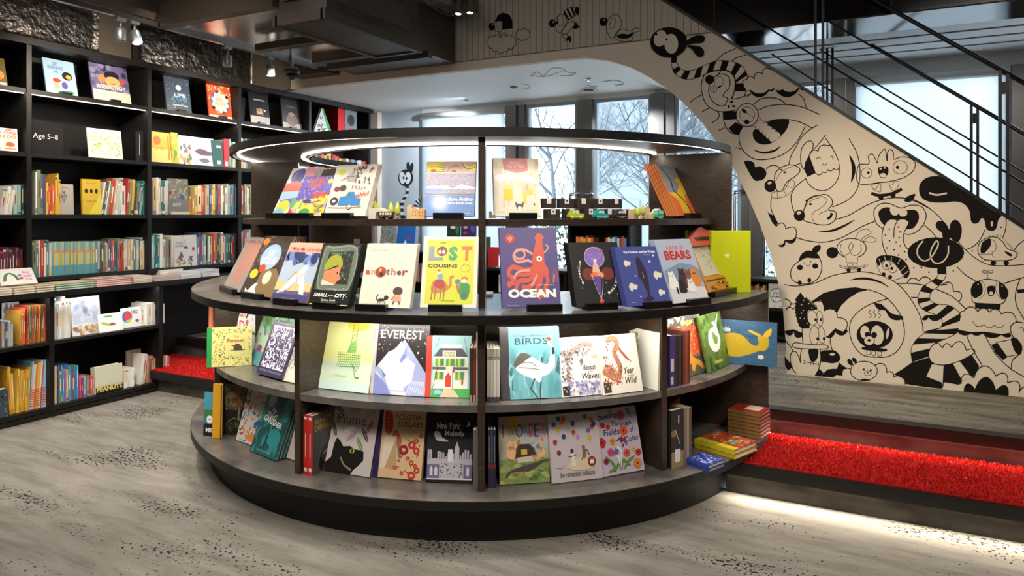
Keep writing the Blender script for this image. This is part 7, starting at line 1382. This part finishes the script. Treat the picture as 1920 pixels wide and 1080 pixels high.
A.PO(I,LW,[(970,880),(985,810),(1050,770),(1110,768),(1160,800),(1200,855),(1260,880),(1272,915),(1220,945),(1100,950),(1010,935)],G); A.P(I,[(990,880),(1000,815),(1035,785),(1065,780),(1070,830),(1020,890)],True); A.L(I,4,[(1055,778),(1100,800),(1112,850),(1100,876),(1080,885),(1085,912),(1100,925)]); A.L(I,4,[(985,898),(1080,900)],smooth=False); A.P(I,[(1172,876),(1205,882),(1242,905),(1225,920),(1200,905)])
for i in range(5): A.L(I,4,[(1063+20*i,752-2*i),(1066+20*i,768)],smooth=False)
for i in range(9): t=i/8; x=1168+105*t; y=800+100*t; A.L(I,4,[(x,y-8),(x+14,y-14)],smooth=False)
A.E(I,1090,967,22,19); A.E(I,1190,968,22,19); A.L(I,4,[(1010,960),(1030,940)],smooth=False)
A.PO(I,4,[(195,975),(198,1020),(225,1060),(300,1100),(380,1078),(420,1030),(350,960)],G); A.P(I,[(176,950),(200,915),(260,908),(340,918),(405,960),(438,1030),(425,1078),(395,1080),(350,1010),(300,955),(240,950),(200,990)],True)
for a,c in (((200,935),(215,980)),((242,918),(252,948)),((296,920),(296,952)),((365,940),(345,975)),((410,990),(365,1035)),((428,1030),(385,1065))): A.L(G,5,[a,c],smooth=False)
A.EO(I,4.5,258,985,31,35,15,G); A.E(I,258,990,12); A.EO(I,4.5,308,1010,32,36,15,G); A.E(I,299,1010,12); A.E(I,236,1057,16); A.E(I,287,1077,16)
endz(A)
# --- bottom
A=zone(1460,500,4.154)
A.P(G,[(1232,40),(1303,40),(1300,80),(1245,150),(1195,190),(1175,240),(1230,290),(1330,300),(1400,350),(1418,430),(1390,510),(1215,600),(1165,705),(1040,740),(1030,640),(1100,530),(1240,480),(1275,430),(1145,345),(1085,260),(1120,160),(1190,110)])
A.L(I,LW,[(45,140),(120,150),(200,145),(290,125),(370,90),(450,62),(550,45),(650,40),(750,55),(860,92),(960,165),(1040,270),(1095,370),(1120,450),(1125,512)]); A.L(I,18,[(555,105),(620,93),(700,95),(790,120),(858,160)],taper=True)
A.P(I,[(240,282),(350,205),(480,170),(600,160),(705,180),(620,200),(540,250),(490,300),(455,358),(400,330),(360,350),(340,280)])
A.L(I,LW,[(705,180),(800,215),(880,280),(950,380),(978,480),(972,570),(925,655),(850,700),(760,705),(660,690),(590,620),(555,530),(560,430),(620,350),(720,290),(850,248)])
A.P(I,A.scal([(745,280),(835,330),(970,405)],7,.3)+[(965,385),(880,365),(800,290)]); A.L(I,17,[(750,285),(800,322),(835,335)],smooth=True); A.L(I,17,[(835,335),(870,380),(930,385),(968,412)])
for x in (0,35,72): A.L(I,5,[(715+x,338),(702+x,358),(722+x,378),(708+x,400)])
for x,y in ((700,668),(740,675),(787,678)): A.EO(I,4.5,x,y,15,20,0,G)
A.E(I,748,530,142,108); A.P(I,[(648,630),(700,622),(830,640),(842,655),(800,662),(700,652),(655,645)],True); A.E(G,672,512,36,52,-5); A.E(G,768,533,50,76,-5); A.E(I,690,526,20,18); A.E(I,743,532,24,22); A.EO(I,5,705,576,41,37,0,G); A.E(I,704,573,13,11); A.E(G,849,520,11,43,10)
# clouds left
A.P(I,A.scal([(48,512),(120,505),(182,545)],6,.4)+[(182,515),(110,485),(50,500)]); A.P(I,A.scal([(362,545),(440,510),(538,505)],6,.3)+[(530,480),(440,480),(365,530)])
A.P(G,[(48,500),(55,340),(110,325),(170,350),(175,500),(110,487)]); A.P(G,[(250,280),(330,262),(360,340),(430,335),(455,395),(530,400),(540,470),(500,505),(440,480),(380,540),(330,520)])
A.L(I,LW,A.scal([(55,345),(110,330),(150,345)],6,-.4),smooth=False); A.L(I,LW,A.scal([(262,285),(355,345),(455,395),(505,510)],8,-.45),smooth=False); A.L(I,LW,A.scal([(48,250),(62,330)],6,-.5),smooth=False); A.L(I,LW,[(95,290),(140,290)])
# spiky creature with two pairs of eyes
sp=[(170,200)]; 
for i in range(9): t=i/8; sp+= [(205+95*t,238+80*t+10),(218+88*t,232+72*t)]
sp+=[(300,335),(230,340),(220,370),(246,430),(240,482),(185,484)]
for i in range(9): t=i/8; sp+=[(170-34*math.sin(t*2.2)-4,470-190*t),(150-30*math.sin(t*2.2)+2,455-200*t)]
A.P(G,[(182,470),(300,320),(345,380),(365,500),(380,630),(110,625),(190,600)]); A.P(I,sp)
for x,y in ((178,296),(235,288),(192,340),(178,362),(260,322),(200,405),(168,400),(222,440),(195,262)): A.E(G,x,y,5)
A.EO(I,4.5,320,403,24,60,-5,G); A.EO(I,4.5,262,398,38,58,-10,G); A.E(I,288,413,10,12); A.E(I,328,412,9,12); A.EO(I,4.5,335,532,27,66,-8,G); A.EO(I,4.5,278,535,35,76,0,G); A.E(I,304,562,11,14); A.E(I,353,560,10,13)
A.L(I,LW,[(184,485),(185,550),(190,598)]); A.P(G,[(170,640),(330,640),(325,760),(290,850),(110,830),(95,680)])
A.PO(I,LW,[(108,612),(130,592),(190,600),(280,608),(372,612),(382,635),(330,642),(150,636)],G); A.P(I,[(236,644),(304,642),(306,700),(280,740),(250,735),(236,690)],True); A.L(I,LW,[(180,640),(168,700),(172,752)]); A.L(I,LW,[(324,642),(328,730),(310,800),(282,852)])
A.P(I,[(330,662),(380,650),(440,655),(476,695),(470,735),(420,752),(360,742),(332,735)],True); A.E(G,418,682,21,10); A.L(I,4.5,[(190,728),(208,742),(192,756)]); A.L(I,4.5,[(205,742),(320,762)],smooth=False)
for i in range(5): A.L(I,4.5,[(232+20*i,736+3*i),(230+20*i,762+3*i)],smooth=False)
A.L(I,LW,[(48,570),(90,620),(118,665)]); A.L(I,LW,[(135,832),(105,790),(90,720),(100,670),(130,660),(155,700),(170,745)]); A.P(I,[(45,695),(85,745),(112,780),(72,810),(50,772)])
A.L(I,LW,[(405,548),(402,590),(418,650)]); A.P(I,[(280,852),(320,795),(350,830),(380,800),(420,795),(455,795),(470,745),(500,770),(535,792),(500,820),(495,852),(450,842),(425,862)])
cl=[(425,862),(440,842),(495,852),(505,812),(560,795)]; A.P(G,[(425,862),(495,840),(505,800),(560,795),(760,765),(835,780),(845,822),(895,845),(965,870),(985,915),(640,893)]); A.L(I,LW,A.scal([(425,862),(495,852),(558,796)],6,-.4),smooth=False); A.L(I,LW,A.scal([(748,768),(842,825),(896,862),(985,915),(1040,930)],7,-.4),smooth=False)
A.E(I,556,743,17,29,-35); A.E(I,590,729,15,24,-35); A.EO(I,LW,664,812,105,76,0,G); A.E(I,663,801,9); A.E(I,717,806,9); A.EO(I,4,694,830,27,18,0,G); A.E(I,694,827,9,4); A.P(I,[(634,886),(660,872),(690,874),(708,888)],True)
A.P(I,[(897,838),(960,800),(1040,745),(1175,705),(1210,765),(1150,855),(1275,905),(1272,950),(1130,935),(1000,915),(965,868)])
cA=[(1240,18),(1236,75),(1190,112),(1120,160),(1085,240),(1095,300),(1145,345),(1240,382),(1275,430),(1250,480),(1160,508),(1080,560),(1032,640),(1040,742)]
cB=[(1303,18),(1298,80),(1246,150),(1195,190),(1175,235),(1190,270),(1240,292),(1330,303),(1400,352),(1420,430),(1388,512),(1290,565),(1200,610),(1165,700)]
band(A,cA,cB,19,I,G,I,5)
for p in ([(1195,760),(1282,772),(1278,905),(1150,855)],[(1355,752),(1412,735),(1505,862),(1425,892)]): A.P(G,p)
A.P(I,[(1285,768),(1352,752),(1425,892),(1405,920),(1300,900),(1277,905)]); A.P(I,[(1412,727),(1500,680),(1562,775),(1510,865)]); A.L(I,LW,[(1352,752),(1428,892)],smooth=False); A.L(I,LW,[(1412,735),(1510,862)],smooth=False)
A.P(G,[(1170,690),(1180,640),(1240,595),(1275,635),(1310,610),(1350,632),(1370,585),(1415,578),(1452,640),(1520,640),(1520,670),(1400,738),(1280,766),(1200,752)],True); A.L(I,LW,[(1275,635),(1240,595),(1195,615),(1168,680),(1195,745),(1280,766),(1400,738),(1522,672),(1508,640),(1460,652)]); A.L(I,LW,A.scal([(1275,635),(1345,630),(1460,650)],8,-.5),smooth=False)
A.P(I,A.scal([(1390,505),(1500,520),(1585,520),(1735,530),(1812,540)],7,.2)+[(1800,510),(1400,490)])
A.P(G,[(1420,372),(1440,345),(1500,340),(1600,352),(1720,352),(1830,400),(1850,425),(1800,470),(1820,510),(1740,525),(1600,505),(1500,510),(1400,490)]); A.L(I,LW,A.scal([(1412,372),(1440,350),(1550,350),(1640,355),(1735,370),(1850,428)],7,-.35),smooth=False); A.L(I,5.5,A.scal([(1513,428),(1600,450),(1680,455),(1757,450)],6,.3),smooth=False)
A.PO(I,LW,[(1530,282),(1505,230),(1502,165),(1545,118),(1622,97),(1710,115),(1775,170),(1775,230),(1728,290)],G); A.P(I,[(1497,180),(1515,130),(1560,110),(1588,160),(1580,215),(1530,245),(1505,220)],True); A.P(I,[(1718,125),(1760,145),(1788,195),(1778,240),(1745,255),(1718,215)],True); A.E(G,1553,136,5); A.E(G,1739,152,5); A.L(I,4,[(1582,108),(1610,160),(1600,215),(1560,255)]); A.L(I,4,[(1700,112),(1688,170),(1710,225),(1745,262)])
A.P(I,[(1528,280),(1730,290),(1722,332),(1530,325)]); A.P(I,[(1628,155),(1680,152),(1684,200),(1665,228),(1640,228),(1626,200)],True); A.E(G,1655,208,16,15); A.L(I,4,[(1628,96),(1627,52)],smooth=False); A.EO(I,4,1606,40,19,10,8); A.EO(I,4,1650,38,20,11,-8)
for x in (1553,1630,1700): A.L(I,4,[(x,330),(x,350)],smooth=False)
for p in ([(1388,0),(1450,60),(1540,116)],[(1750,132),(1830,105),(1920,80)],[(1465,542),(1520,660),(1590,778)],[(1612,545),(1690,680),(1800,790),(1920,862)],[(1920,440),(1850,432),(1805,470),(1825,545),(1890,610),(1870,680),(1820,730),(1812,792)],[(1878,95),(1845,200),(1852,300),(1920,425)],[(918,130),(1040,130),(1148,147)],[(1228,175),(1350,232),(1462,332)],[(1030,238),(1082,240)],[(1265,140),(1310,138)],[(1125,512),(1180,495),(1255,480)]): A.L(I,LW,p)
A.L(I,LW,A.scal([(1000,128),(1090,112),(1190,115)],7,-.35),smooth=False); A.L(I,LW,A.scal([(1265,148),(1360,192),(1405,270)],7,-.5),smooth=False); A.P(I,A.scal([(1112,408),(1165,395),(1275,385)],6,.3)+[(1260,372),(1140,378)])
A.P(I,[(1655,610),(1702,592),(1782,702),(1745,727),(1690,672)]); A.P(I,[(1808,566),(1850,555),(1895,620),(1882,682),(1842,665)],True); A.L(I,4,[(1690,590),(1808,566)],smooth=False); A.L(I,4,[(1780,700),(1850,685)],smooth=False); A.P(I,[(1852,180),(1920,172),(1920,200),(1862,207)]); A.L(I,4,[(1870,480),(1900,475),(1911,510)])
A.P(I,[(1440,975)]+A.scal([(1440,975),(1528,950),(1692,960),(1790,1005)],8,-.6)+[(1795,1008)])
A.L(I,LW,A.scal([(1275,940),(1420,912),(1520,865),(1692,850),(1782,905),(1870,982)],8,-.5),smooth=False); A.L(I,LW,[(1870,982),(1880,960),(1920,925)])
# continuation to the right of the view: rounded hills
A.L(I,LW,A.scal([(1920,925),(2020,880),(2120,900)],8,-.5),smooth=False); A.L(I,LW,[(1920,420),(2000,500),(2060,620),(2140,700)]); A.EO(I,LW,2050,300,80,90)
endz(A)
o=mb.build('mural_painting','mural_paint'); tag(o,'black line mural of cartoon creatures, striped tails and clouds on the stair wall','wall painting')
